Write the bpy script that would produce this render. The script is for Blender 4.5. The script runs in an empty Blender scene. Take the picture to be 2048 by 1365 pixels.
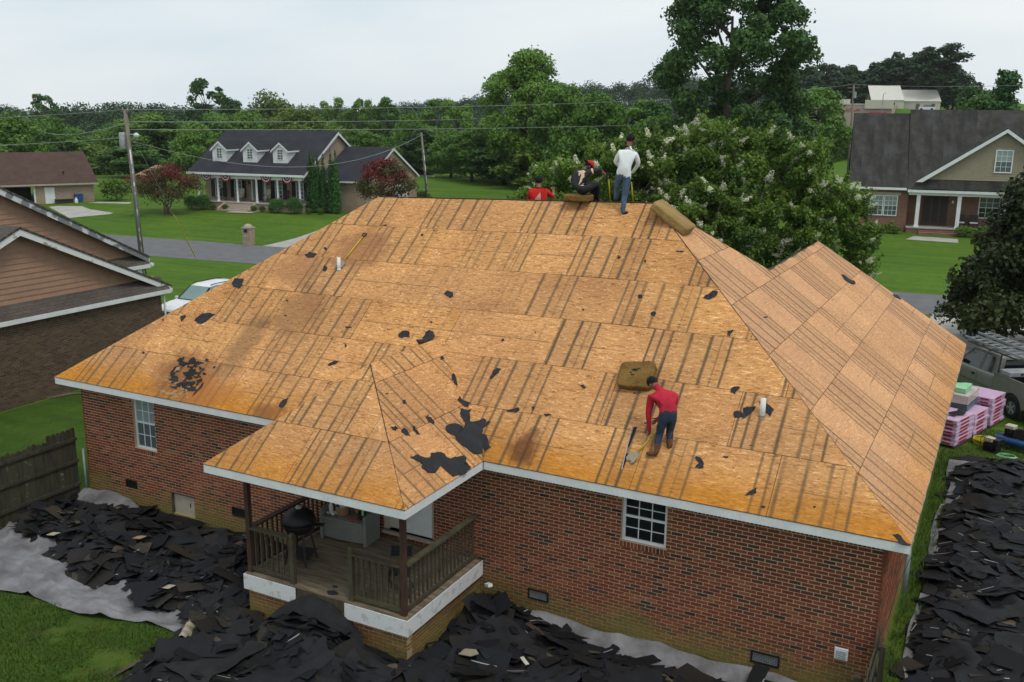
import bpy, bmesh, math, random
from mathutils import Vector, Matrix
R=math.radians
rnd=random.Random(7)
SC=bpy.context.scene; COL=SC.collection
# ---------------------------------------------------------------- camera
cam=bpy.data.cameras.new('camera'); cam.sensor_width=36; cam.lens=1927.14/2048*36; cam.clip_end=3000; cam.clip_start=.1
camo=bpy.data.objects.new('camera',cam); COL.objects.link(camo); SC.camera=camo
cr=Vector((.8864035,.46281387,.00959976)); cu=Vector((-.11513283,.20032708,.97294064)); cf=Vector((-.44836733,.86352324,-.23085569))
CAM=Vector((20.814,-15.316,9.844))
camo.matrix_world=Matrix(((cr.x,cu.x,-cf.x,CAM.x),(cr.y,cu.y,-cf.y,CAM.y),(cr.z,cu.z,-cf.z,CAM.z),(0,0,0,1)))
# ---------------------------------------------------------------- sky, sun, exposure
SUN_EL,SUN_AZ=R(62),R(118)       # high veiled sun, light from behind and to the right of the camera
W=bpy.data.worlds.new('World'); SC.world=W; W.use_nodes=True
def node(nt,t,ins=None,**props):
    n=nt.nodes.new(t)
    for k,v in props.items(): setattr(n,k,v)
    for k,v in (ins or {}).items():
        if isinstance(v,bpy.types.NodeSocket): nt.links.new(v,n.inputs[k])
        else: n.inputs[k].default_value=v
    return n
nt=W.node_tree; nt.nodes.clear()
sky=node(nt,'ShaderNodeTexSky',sky_type='NISHITA',sun_disc=False,sun_elevation=SUN_EL,sun_rotation=SUN_AZ,air_density=1.2,dust_density=3.0,ozone_density=1.0)
tc=node(nt,'ShaderNodeTexCoord')
mp=node(nt,'ShaderNodeMapping',{'Vector':tc.outputs['Generated'],'Scale':(1.3,1.3,5.0)})
cl=node(nt,'ShaderNodeTexNoise',{'Vector':mp.outputs[0],'Scale':1.1,'Detail':5.0,'Roughness':.5,'Distortion':.4})
clr=node(nt,'ShaderNodeValToRGB',{'Fac':cl.outputs['Fac']})
clr.color_ramp.elements[0].position=.30; clr.color_ramp.elements[0].color=(.66,.79,.88,1)
clr.color_ramp.elements[1].position=.68; clr.color_ramp.elements[1].color=(.93,.975,.99,1)
skm=node(nt,'ShaderNodeMixRGB',{'Fac':1.0,'Color1':sky.outputs[0],'Color2':(.09,.09,.09,1)},blend_type='MULTIPLY')
mx=node(nt,'ShaderNodeMixRGB',{'Fac':.9,'Color1':skm.outputs[0],'Color2':clr.outputs[0]})
bg=node(nt,'ShaderNodeBackground',{'Color':mx.outputs[0],'Strength':1.0})
wo=node(nt,'ShaderNodeOutputWorld',{'Surface':bg.outputs[0]})
sl=bpy.data.lights.new('sun','SUN'); sl.energy=1.5; sl.angle=R(14); sl.color=(1,.965,.91)
so=bpy.data.objects.new('sun',sl); COL.objects.link(so)
so.rotation_euler=Vector((-math.sin(SUN_AZ)*math.cos(SUN_EL),-math.cos(SUN_AZ)*math.cos(SUN_EL),-math.sin(SUN_EL))).to_track_quat('-Z','Y').to_euler()
so.location=(40,-40,80)
SC.cycles.max_bounces=6; SC.cycles.diffuse_bounces=3; SC.cycles.glossy_bounces=2; SC.cycles.transmission_bounces=4; SC.cycles.volume_bounces=0; SC.cycles.transparent_max_bounces=4; SC.cycles.use_adaptive_sampling=True; SC.cycles.adaptive_threshold=.02
vs=SC.view_settings; vs.view_transform='Standard'; vs.look='None'; vs.exposure=0.0; vs.gamma=1.0; vs.use_curve_mapping=False
# ---------------------------------------------------------------- materials
MATS={}
def newmat(name):
    m=bpy.data.materials.new(name); m.use_nodes=True; m.node_tree.nodes.clear(); MATS[name]=m
    return m,m.node_tree
def out(nt,sh): node(nt,'ShaderNodeOutputMaterial',{'Surface':sh})
def ramp(nt,fac,stops,interp='LINEAR'):
    r=node(nt,'ShaderNodeValToRGB',{'Fac':fac}); e=r.color_ramp; e.interpolation=interp
    while len(e.elements)<len(stops): e.elements.new(.5)
    for i,(p,c) in enumerate(stops):
        e.elements[i].position=p; e.elements[i].color=(c if len(c)==4 else (*c,1)) if not isinstance(c,(int,float)) else (c,c,c,1)
    return r.outputs['Color']
def mixc(nt,f,a,b,bt='MIX'):
    return node(nt,'ShaderNodeMixRGB',{'Fac':f,'Color1':a if isinstance(a,bpy.types.NodeSocket) else (*a,1),'Color2':b if isinstance(b,bpy.types.NodeSocket) else (*b,1)},blend_type=bt).outputs[0]
def mth(nt,op,a,b=0.0,c=None):
    d={0:a,1:b}
    if c is not None: d[2]=c
    return node(nt,'ShaderNodeMath',d,operation=op).outputs[0]
def noise(nt,vec,scale,detail=4.0,rough=.55,dist=0.0):
    return node(nt,'ShaderNodeTexNoise',{'Vector':vec,'Scale':scale,'Detail':detail,'Roughness':rough,'Distortion':dist}).outputs['Fac']
def scaled(nt,vec,s,loc=(0,0,0),rot=(0,0,0)):
    return node(nt,'ShaderNodeMapping',{'Vector':vec,'Scale':s,'Location':loc,'Rotation':rot}).outputs[0]
def prin(nt,col,rough=.8,bump=None,bs=.2,bd=.02,**kw):
    ins={'Base Color':col if isinstance(col,bpy.types.NodeSocket) else (*col,1),'Roughness':rough}
    for k,v in kw.items(): ins[k]=v
    p=node(nt,'ShaderNodeBsdfPrincipled',ins)
    if bump is not None:
        b=node(nt,'ShaderNodeBump',{'Height':bump,'Strength':bs,'Distance':bd}); nt.links.new(b.outputs[0],p.inputs['Normal'])
    return p.outputs[0]
def pm(name,c1,c2=None,scale=6.0,rough=.75,bs=.15,spec=.3,metal=0.0,stretch=(1,1,1),detail=5.0,contrast=(.35,.65),bd=.01,coat=0.0):
    """worn surface: two tones broken up by noise in the object's own space, with fine relief"""
    m,nt=newmat(name); c2=c2 or tuple(x*.72 for x in c1)
    v=scaled(nt,node(nt,'ShaderNodeTexCoord').outputs['Object'],stretch)
    n=noise(nt,v,scale,detail); f=ramp(nt,n,[(contrast[0],0.0),(contrast[1],1.0)])
    n2=noise(nt,v,scale*7,3.0)
    col=mixc(nt,f,c1,c2); col=mixc(nt,.25,col,ramp(nt,n2,[(.3,.55),(.7,1.0)]),'MULTIPLY')
    out(nt,prin(nt,col,rough,n2,bs,bd,**{'Specular IOR Level':spec,'Metallic':metal,'Coat Weight':coat}))
    return m
def glassmat(name,c,rough=.06,spec=.8):
    m,nt=newmat(name); v=node(nt,'ShaderNodeTexCoord').outputs['Object']
    n=noise(nt,v,1.7,2.0); col=mixc(nt,n,c,tuple(x*.55 for x in c))
    out(nt,prin(nt,col,rough,noise(nt,v,2.3,1.0),.04,.05,**{'Specular IOR Level':spec})); return m
# --- OSB sheathing -------------------------------------------------
LINES=[.012,.080,.150,.295,.440,.515,.585]
def osb():
    m,nt=newmat('osb'); tcn=node(nt,'ShaderNodeTexCoord'); uv=node(nt,'ShaderNodeUVMap',uv_map='uv').outputs[0]
    oi=node(nt,'ShaderNodeObjectInfo'); pos=node(nt,'ShaderNodeNewGeometry').outputs['Position']
    oc=node(nt,'ShaderNodeSeparateColor',{0:oi.outputs['Color']})
    lineI,orange,tone=oc.outputs[0],oc.outputs[1],oc.outputs[2]
    # strands: three sets of long flat cells lying at different angles
    cols=[]
    for k,(ang,sx,sy) in enumerate(((.25,11,46),(-.5,15,42),(1.2,14,50),(0.0,8,30))):
        vv=scaled(nt,uv,(sx,sy,1),(k*3.1,k*1.7,0),(0,0,ang))
        dn=node(nt,'ShaderNodeTexNoise',{'Vector':vv,'Scale':.6,'Detail':2.0}).outputs['Color']
        vv=mixc(nt,.08,vv,dn,'ADD')
        vo=node(nt,'ShaderNodeTexVoronoi',{'Vector':vv,'Scale':1.0,'Randomness':1.0})
        cols.append(node(nt,'ShaderNodeSeparateColor',{0:vo.outputs['Color']}).outputs[0])
    n1=ramp(nt,noise(nt,uv,4.0,3.0),[(.45,0.0),(.55,1.0)]); n2=ramp(nt,noise(nt,scaled(nt,uv,(1,1,1),(7,3,0)),5.0,3.0),[(.47,0.0),(.53,1.0)])
    s=mixc(nt,n1,cols[0],cols[1]); s=mixc(nt,n2,s,cols[2]); s=mixc(nt,.35,s,cols[3])
    base=ramp(nt,s,[(.0,(.155,.060,.020)),(.17,(.36,.166,.053)),(.32,(.505,.244,.080)),(.6,(.58,.287,.099)),(.8,(.66,.35,.138)),(.97,(.85,.55,.285))])
    big=noise(nt,pos,.9,4.0); base=mixc(nt,.5,base,ramp(nt,big,[(.28,(.56,.45,.40)),(.5,(.95,.93,.90)),(.72,(1.15,1.14,1.1))]),'MULTIPLY'); base=mixc(nt,.6,base,ramp(nt,oi.outputs['Random'],[(0,(.80,.76,.74)),(1,(1.1,1.1,1.08))]),'MULTIPLY')
    base=mixc(nt,mth(nt,'MULTIPLY',tone,.55),base,(.63,.355,.215))          # paler, pinker by random tone; right slope's grazing-light paleness painted in
    base=mixc(nt,mth(nt,'MULTIPLY',ramp(nt,noise(nt,uv,17.0,2.0),[(.64,0.0),(.69,1.0)]),.6),base,(.20,.08,.025))
    base=mixc(nt,mth(nt,'MULTIPLY',ramp(nt,noise(nt,scaled(nt,uv,(1,2.2,1),(3,9,0)),23.0,2.0),[(.66,0.0),(.71,1.0)]),.6),base,(.16,.065,.02))
    base=mixc(nt,mth(nt,'MULTIPLY',ramp(nt,noise(nt,scaled(nt,uv,(1,2.6,1),(5,2,0)),19.0,1.0),[(.66,0.0),(.70,1.0)]),.55),base,(.92,.68,.37))
    sep=node(nt,'ShaderNodeSeparateXYZ',{0:uv}); u,v=sep.outputs[0],sep.outputs[1]
    # eave stain: weathered orange band
    ob=mth(nt,'MULTIPLY',orange,ramp(nt,mth(nt,'ADD',mth(nt,'MULTIPLY',v,.8),mth(nt,'MULTIPLY',noise(nt,uv,1.6,4.0),.55)),[(.45,1.0),(1.0,0.0)]))
    base=mixc(nt,mth(nt,'MULTIPLY',ob,.9),base,mixc(nt,s,(.33,.115,.010),(.58,.245,.026)))
    # dark weathering lines at the old shingle joints
    stops=[(0,0.0)]
    for p in LINES:
        w=.0066*(1.45 if p in(.150,.295,.440) else .8 if p==.515 else 1.05); k_=.55 if p==.515 else 1.0; stops+=[(max(p-w*1.9,.0005),0.0),(p-w*.5,k_),(p+w*.5,k_),(p+w*1.9,0.0)]
    uu=mth(nt,'ADD',u,mth(nt,'MULTIPLY',mth(nt,'SUBTRACT',noise(nt,uv,2.2,2.0),.5),.018))
    ln=ramp(nt,mth(nt,'FRACT',mth(nt,'DIVIDE',uu,2.4384)),stops[:30])
    br=ramp(nt,noise(nt,scaled(nt,uv,(3.3,.5,1)),1.3,4.0),[(.2,.35),(.5,1.0)])
    lm=mth(nt,'MULTIPLY',mth(nt,'MULTIPLY',ln,br),lineI)
    # some sheets carry one or two level lines as well
    hl=ramp(nt,mth(nt,'ADD',v,mth(nt,'MULTIPLY',mth(nt,'SUBTRACT',noise(nt,uv,1.4,2.0),.5),.03)),[(.55,0.0),(.565,1.0),(.575,1.0),(.59,0.0)])
    hm=mth(nt,'MULTIPLY',hl,mth(nt,'MULTIPLY',ramp(nt,oi.outputs['Random'],[(.60,0.0),(.64,.8)]),ramp(nt,noise(nt,uv,.9,2.0),[(.42,0.0),(.55,1.0)])))
    lm=mth(nt,'MAXIMUM',lm,mth(nt,'MULTIPLY',hm,.8))
    halo=mth(nt,'MULTIPLY',ramp(nt,mth(nt,'FRACT',mth(nt,'DIVIDE',uu,2.4384)),[(0,.3),(.1,1.0),(.55,1.0),(.66,0.0),(.99,0.0)]),mth(nt,'MULTIPLY',lineI,.22))
    base=mixc(nt,halo,base,(.20,.12,.06))
    base=mixc(nt,mth(nt,'MULTIPLY',lm,.92),base,(.070,.056,.036))
    # water stains and rot with places of their own
    for (c,r,col,amt) in (((6.45,4.1,6.5),(1.0,.75),(.25,.105,.05),.75),((5.1,3.4,5.95),(1.0,.7),(.24,.11,.05),.6),((5.9,2.3,5.15),(.85,1.0),(.17,.085,.045),.55),
                          ((3.9,.55,3.75),(1.15,.75),(.22,.085,.03),.9),((4.9,.3,3.5),(1.1,.5),(.37,.13,.03),.6),((13.0,.34,3.57),(.34,.42),(.10,.035,.015),.95),
                          ((5.0,1.5,4.5),(.5,1.1),(.13,.075,.04),.6),((6.75,.1,3.4),(.5,.3),(.22,.085,.03),.9)):
        d=node(nt,'ShaderNodeVectorMath',{0:pos,1:c},operation='SUBTRACT').outputs[0]
        d=scaled(nt,d,(1/r[0],1/r[1],.55/r[1]))
        ln_=node(nt,'ShaderNodeVectorMath',{0:d},operation='LENGTH').outputs['Value']
        f=ramp(nt,mth(nt,'ADD',ln_,mth(nt,'MULTIPLY',mth(nt,'SUBTRACT',noise(nt,pos,2.6,5.0,.65),.5),1.5)),[(.45,1.0),(1.05,0.0)])
        base=mixc(nt,mth(nt,'MULTIPLY',f,amt),base,mixc(nt,.35,base,col,'MIX'))
        base=mixc(nt,mth(nt,'MULTIPLY',f,amt*.72),base,col)
    out(nt,prin(nt,base,.82,s,.25,.004,**{'Specular IOR Level':.2}))
osb()
# --- brick (each brick carries its own tint) ----------------------------
def brickmat(name,stops,moss=0.0,mosstop=.85):
    m,nt=newmat(name); pos=node(nt,'ShaderNodeNewGeometry').outputs['Position']
    t=node(nt,'ShaderNodeAttribute',attribute_name='tint').outputs['Fac']
    col=ramp(nt,t,stops); n=noise(nt,pos,28.0,4.0)
    col=mixc(nt,.5,col,ramp(nt,n,[(.3,.6),(.7,1.12)]),'MULTIPLY')
    col=mixc(nt,.35,col,ramp(nt,noise(nt,pos,.8,3.0),[(.3,.75),(.7,1.1)]),'MULTIPLY')
    if moss:
        z=node(nt,'ShaderNodeSeparateXYZ',{0:pos}).outputs[2]
        f=ramp(nt,mth(nt,'ADD',mth(nt,'DIVIDE',z,mosstop),mth(nt,'MULTIPLY',mth(nt,'SUBTRACT',noise(nt,pos,1.3,5.0,.6),.5),1.5)),[(.2,1.0),(1.05,0.0)])
        col=mixc(nt,mth(nt,'MULTIPLY',f,moss),col,mixc(nt,n,(.115,.105,.024),(.215,.185,.055)))
    out(nt,prin(nt,col,.88,n,.35,.006,**{'Specular IOR Level':.2})); return m
RED=[(0,(.034,.029,.023)),(.10,(.062,.042,.029)),(.20,(.105,.046,.027)),(.30,(.155,.044,.023)),(.7,(.20,.056,.028)),(.9,(.235,.072,.034)),(1,(.27,.115,.055))]
brickmat('brick_red',RED,.8,.9); 
brickmat('brick_tan',[(0,(.13,.10,.075)),(.5,(.24,.18,.125)),(1,(.33,.26,.19))]); brickmat('brick_brown',[(0,(.075,.050,.036)),(.4,(.105,.070,.047)),(.9,(.135,.088,.057)),(1,(.16,.11,.07))])
brickmat('brick_dark',[(0,(.09,.04,.028)),(.5,(.17,.075,.05)),(1,(.23,.11,.075))])
def mortar(name,c,moss):
    m,nt=newmat(name); pos=node(nt,'ShaderNodeNewGeometry').outputs['Position']; n=noise(nt,pos,30.0,3.0)
    col=mixc(nt,.4,c,ramp(nt,n,[(.3,.65),(.7,1.1)]),'MULTIPLY')
    if moss:
        z=node(nt,'ShaderNodeSeparateXYZ',{0:pos}).outputs[2]
        f=ramp(nt,mth(nt,'ADD',mth(nt,'DIVIDE',z,1.0),mth(nt,'MULTIPLY',mth(nt,'SUBTRACT',noise(nt,pos,1.3,5.0,.6),.5),1.5)),[(.2,1.0),(1.05,0.0)])
        col=mixc(nt,mth(nt,'MULTIPLY',f,.8),col,(.23,.20,.065))
    out(nt,prin(nt,col,.92,n,.3,.004)); return m
mortar('mortar',(.54,.365,.245),1); mortar('mortar_tan',(.34,.29,.23),0); mortar('mortar_brown',(.20,.155,.12),0)
pm('white_paint',(.74,.76,.76),(.66,.68,.68),3,.5,.05); pm('white_peel',(.66,.67,.66),(.50,.49,.45),5,.6,.2,contrast=(.55,.62))
pm('white_old',(.70,.71,.70),(.40,.30,.22),2.6,.6,.2,contrast=(.60,.64),stretch=(1,1,1)); pm('peel_gray',(.20,.215,.225),(.62,.64,.64),2.2,.6,.2,contrast=(.50,.55))
pm('felt',(.017,.018,.022),(.027,.028,.033),4,.8,.35); pm('felt_heap',(.0085,.0088,.0105),(.014,.0145,.0175),3,.8,.4); pm('felt_dark',(.010,.010,.011),(.018,.018,.02),4,.85,.3)
pm('roof_base',(.055,.038,.022),None,8); pm('wood_old',(.085,.066,.045),(.048,.042,.026),5,.85,.4,stretch=(2.5,2.5,.5)); pm('wood_moss',(.090,.085,.042),(.055,.042,.028),4,.88,.4)
pm('wood_deck',(.235,.185,.125),(.12,.09,.06),3,.85,.4,stretch=(.6,4,1)); pm('wood_brown',(.075,.040,.024),(.045,.026,.018),6,.8,.3,stretch=(3,3,.6))
pm('steel_galv',(.36,.38,.39),None,5,.45,.1,.5,.2); pm('alum',(.50,.52,.54),None,5,.4,.05,.5,.25); pm('dark_metal',(.02,.02,.021),None,5,.5,.1,.5)
pm('yellow_paint',(.62,.47,.015),(.45,.33,.02),8,.5); pm('black_plastic',(.013,.013,.014),None,6,.5,.05); pm('pvc',(.78,.78,.76),(.70,.70,.67),5,.4,.03)
pm('foam',(.235,.135,.035),(.155,.085,.022),3,.95,.9,bd=.05,detail=8); pm('foam_light',(.36,.235,.085),(.27,.17,.06),3,.95,.7,bd=.05)
pm('tarp',(.235,.23,.24),(.11,.105,.105),1.6,.7,.5,bd=.04,detail=9); pm('plastic_grey',(.235,.24,.215),(.20,.205,.185),3,.55,.05)
glassmat('glass_dark',(.012,.015,.016)); glassmat('glass_pale',(.30,.38,.38),.1); glassmat('glass_mid',(.11,.14,.15),.08); glassmat('glass_green',(.20,.30,.29),.05,1.0)
glassmat('glass_blind',(.20,.25,.26),.2)
# --- asphalt shingle roofs --------------------------------------------------
def shinglemat(name,a,b,sc=1.0,streak=0.0):
    m,nt=newmat(name); uv=node(nt,'ShaderNodeUVMap',uv_map='uv').outputs[0]
    br=node(nt,'ShaderNodeTexBrick',{'Vector':uv,'Color1':(1,1,1,1),'Color2':(.72,.72,.72,1),'Mortar':(.45,.45,.45,1),'Scale':sc,'Mortar Size':.012,'Brick Width':.32,'Row Height':.145})
    n=noise(nt,uv,.8,5.0); col=mixc(nt,ramp(nt,n,[(.35,0.0),(.65,1.0)]),a,b); col=mixc(nt,.8,col,br.outputs[0],'MULTIPLY')
    col=mixc(nt,.5,col,ramp(nt,noise(nt,uv,14.0,2.0),[(.3,.6),(.7,1.2)]),'MULTIPLY')
    if streak: col=mixc(nt,mth(nt,'MULTIPLY',ramp(nt,noise(nt,scaled(nt,uv,(1.1,.22,1)),1.2,4.0),[(.45,0.0),(.62,1.0)]),streak),col,(.022,.022,.022))
    out(nt,prin(nt,col,.9,br.outputs['Fac'],-.3,.01,**{'Specular IOR Level':.2})); return m
shinglemat('shingle_dark',(.030,.031,.040),(.043,.044,.052)); shinglemat('shingle_brown',(.105,.066,.052),(.085,.052,.042)); shinglemat('shingle_grey',(.075,.074,.073),(.048,.042,.034),1,.85); shinglemat('shingle_taupe',(.12,.10,.085),(.09,.075,.065))
# --- ground covers --------------------------------------------------
def grassmat(name,a,b,c,mud=None):
    m,nt=newmat(name); pos=node(nt,'ShaderNodeNewGeometry').outputs['Position']
    n1=noise(nt,pos,.13,5.0); n2=noise(nt,pos,1.9,6.0,.65); n3=noise(nt,scaled(nt,pos,(1,.25,1)),26.0,3.0)
    col=mixc(nt,ramp(nt,n1,[(.35,0.0),(.65,1.0)]),a,b); col=mixc(nt,ramp(nt,n2,[(.45,0.0),(.75,.85)]),col,c)
    st=noise(nt,scaled(nt,pos,(.12,1.6,1)),.8,2.0); col=mixc(nt,.55,col,ramp(nt,st,[(.35,.68),(.65,1.15)]),'MULTIPLY'); col=mixc(nt,.35,col,ramp(nt,noise(nt,pos,.45,6.0,.7),[(.3,.6),(.7,1.2)]),'MULTIPLY')
    col=mixc(nt,.55,col,ramp(nt,n3,[(.25,.45),(.75,1.25)]),'MULTIPLY')
    if mud: col=mixc(nt,ramp(nt,noise(nt,pos,.75,6.0,.7),[(.60,0.0),(.70,.85)]),col,mud)
    out(nt,prin(nt,col,.95,n3,.6,.05,**{'Specular IOR Level':.1})); return m
grassmat('grass',(.072,.148,.014),(.100,.175,.018),(.050,.115,.013)); grassmat('grass_side_shaded',(.042,.088,.012),(.058,.108,.014),(.030,.065,.010),(.05,.05,.02)); grassmat('grass_near',(.068,.115,.016),(.05,.10,.014),(.095,.105,.02),(.06,.047,.024))
pm('asphalt',(.150,.150,.155),(.118,.118,.124),1.2,.9,.3); pm('concrete',(.42,.40,.36),(.33,.31,.28),1.1,.9,.2); pm('soil',(.055,.042,.025),None,3,.95,.5)
m,nt=newmat('pond_water'); v=node(nt,'ShaderNodeNewGeometry').outputs['Position']
out(nt,prin(nt,(.016,.022,.016),.05,noise(nt,scaled(nt,v,(.6,2,1)),.8,3.0),.1,.1,**{'Specular IOR Level':.8}))
# --- foliage ---------------------------------------------------------
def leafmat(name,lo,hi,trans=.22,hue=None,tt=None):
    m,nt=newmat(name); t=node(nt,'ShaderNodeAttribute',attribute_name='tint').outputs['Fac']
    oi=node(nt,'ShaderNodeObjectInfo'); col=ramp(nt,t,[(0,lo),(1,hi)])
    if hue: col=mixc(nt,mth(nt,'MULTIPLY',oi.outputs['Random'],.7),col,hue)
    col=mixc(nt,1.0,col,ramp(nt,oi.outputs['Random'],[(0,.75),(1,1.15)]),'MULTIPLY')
    d=prin(nt,col,.55,**{'Specular IOR Level':.25})
    tr=node(nt,'ShaderNodeBsdfTranslucent',{'Color':mixc(nt,1.0,col,(1.25,1.35,.6),'MULTIPLY')}).outputs[0]
    out(nt,node(nt,'ShaderNodeMixShader',{0:trans,1:d,2:tr}).outputs[0]); return m
leafmat('leaf',(.042,.112,.020),(.140,.275,.046),.25,(.145,.235,.036)); leafmat('leaf_dark',(.025,.070,.017),(.080,.170,.034),.2); leafmat('leaf_far',(.016,.042,.016),(.040,.082,.030),.1)
leafmat('leaf_olive',(0.047,0.088,0.016),(0.128,0.182,0.030),.25); leafmat('leaf_crape',(.028,.075,.013),(.140,.225,.034),.25); leafmat('leaf_magnolia',(.013,.029,.008),(.052,.066,.016),.08)
leafmat('leaf_rust',(.055,.034,.014),(.09,.055,.02),.1); leafmat('leaf_red',(.06,.03,.015),(.20,.022,.028),.2); leafmat('leaf_redgreen',(0.046,0.058,0.018),(0.111,0.078,0.029),.2)
leafmat('flower',(.62,.60,.50),(.80,.79,.72),.3); leafmat('needle',(.022,.078,.018),(.055,.150,.030),.1); leafmat('shrub_leaf',(0.025,0.084,0.017),(0.063,0.161,0.028),.15)
leafmat('blade',(.040,.085,.010),(.115,.20,.028),.25)
pm('bark',(.105,.082,.062),(.060,.047,.036),6,.95,.6,stretch=(2,2,.4)); pm('bark_pale',(.19,.155,.12),(.12,.10,.08),6,.9,.4,stretch=(2,2,.4)); pm('pole_wood',(.215,.19,.155),(.15,.13,.105),3,.9,.3,stretch=(3,3,.3))
# --- clothes, skin -----------------------------------------------------------
for n_,a_,b_ in (('skin',(.23,.115,.07),(.20,.10,.06)),('skin_tan',(.30,.165,.105),None),('shirt_crimson',(.50,.018,.045),(.36,.012,.03)),('shirt_white',(.86,.88,.90),(.76,.78,.81)),('shirt_black',(.020,.020,.024),(.035,.035,.04)),('shirt_red',(.62,.015,.013),(.45,.012,.01)),
    ('jeans_dark',(.022,.034,.060),(.035,.055,.095)),('jeans',(.045,.085,.15),(.09,.14,.22)),('jeans_black',(.018,.020,.023),None),('boots',(.16,.065,.030),(.11,.045,.022)),('shoe_black',(.013,.013,.014),None),('hair',(.006,.0055,.005),None),('cap_red',(.60,.02,.02),None)):
    pm(n_,a_,b_,9,.85,.25,bd=.02)
# --- assorted paints ---------------------------------------------------------
for n_,c_,r_ in (('car_white',(.76,.77,.78),.25),('truck_green',(.21,.215,.19),.3),('truck_dark',(.03,.031,.031),.4),('blue_paint',(.012,.055,.17),.35),('bin_blue',(.02,.08,.24),.5),('cream',(.58,.55,.44),.6),('store_tan',(.42,.34,.29),.7),('sign_red',(.50,.03,.03),.5),('metal_cream',(.62,.60,.52),.45),
    ('siding_tan',(.37,.215,.14),.7),('siding_khaki',(.30,.255,.175),.7),('siding_white',(.72,.73,.73),.6),('stone_beige',(.42,.36,.28),.9),('shutter_black',(.012,.012,.013),.6),('door_wood',(.060,.024,.014),.5),('pink_wrap',(.66,.44,.62),.35),('wrap_red',(.36,.012,.03),.4),('wrap_clear',(.55,.48,.45),.25),('wrap_green',(.30,.62,.33),.35),('wrap_slate',(.10,.14,.17),.35),('cardboard',(.36,.22,.11),.9),('hose_yellow',(.62,.52,.02),.5),('flag_red',(.45,.02,.03),.8),('flag_white',(.74,.73,.72),.8),('flag_blue',(.02,.03,.14),.8),('rubber',(.014,.014,.014),.85),('rim',(.10,.10,.105),.4),('engine_cream',(.52,.47,.34),.5),('pot_dark',(.03,.022,.018),.7),('bird_orange',(.55,.15,.02),.6),('lamp_glass',(.7,.72,.7),.3),('print_grey',(.30,.32,.33),.6),('logo_pale',(.75,.5,.36),.8)):
    pm(n_,c_,tuple(x*.86 for x in c_),4,r_,.05,.45)
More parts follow.
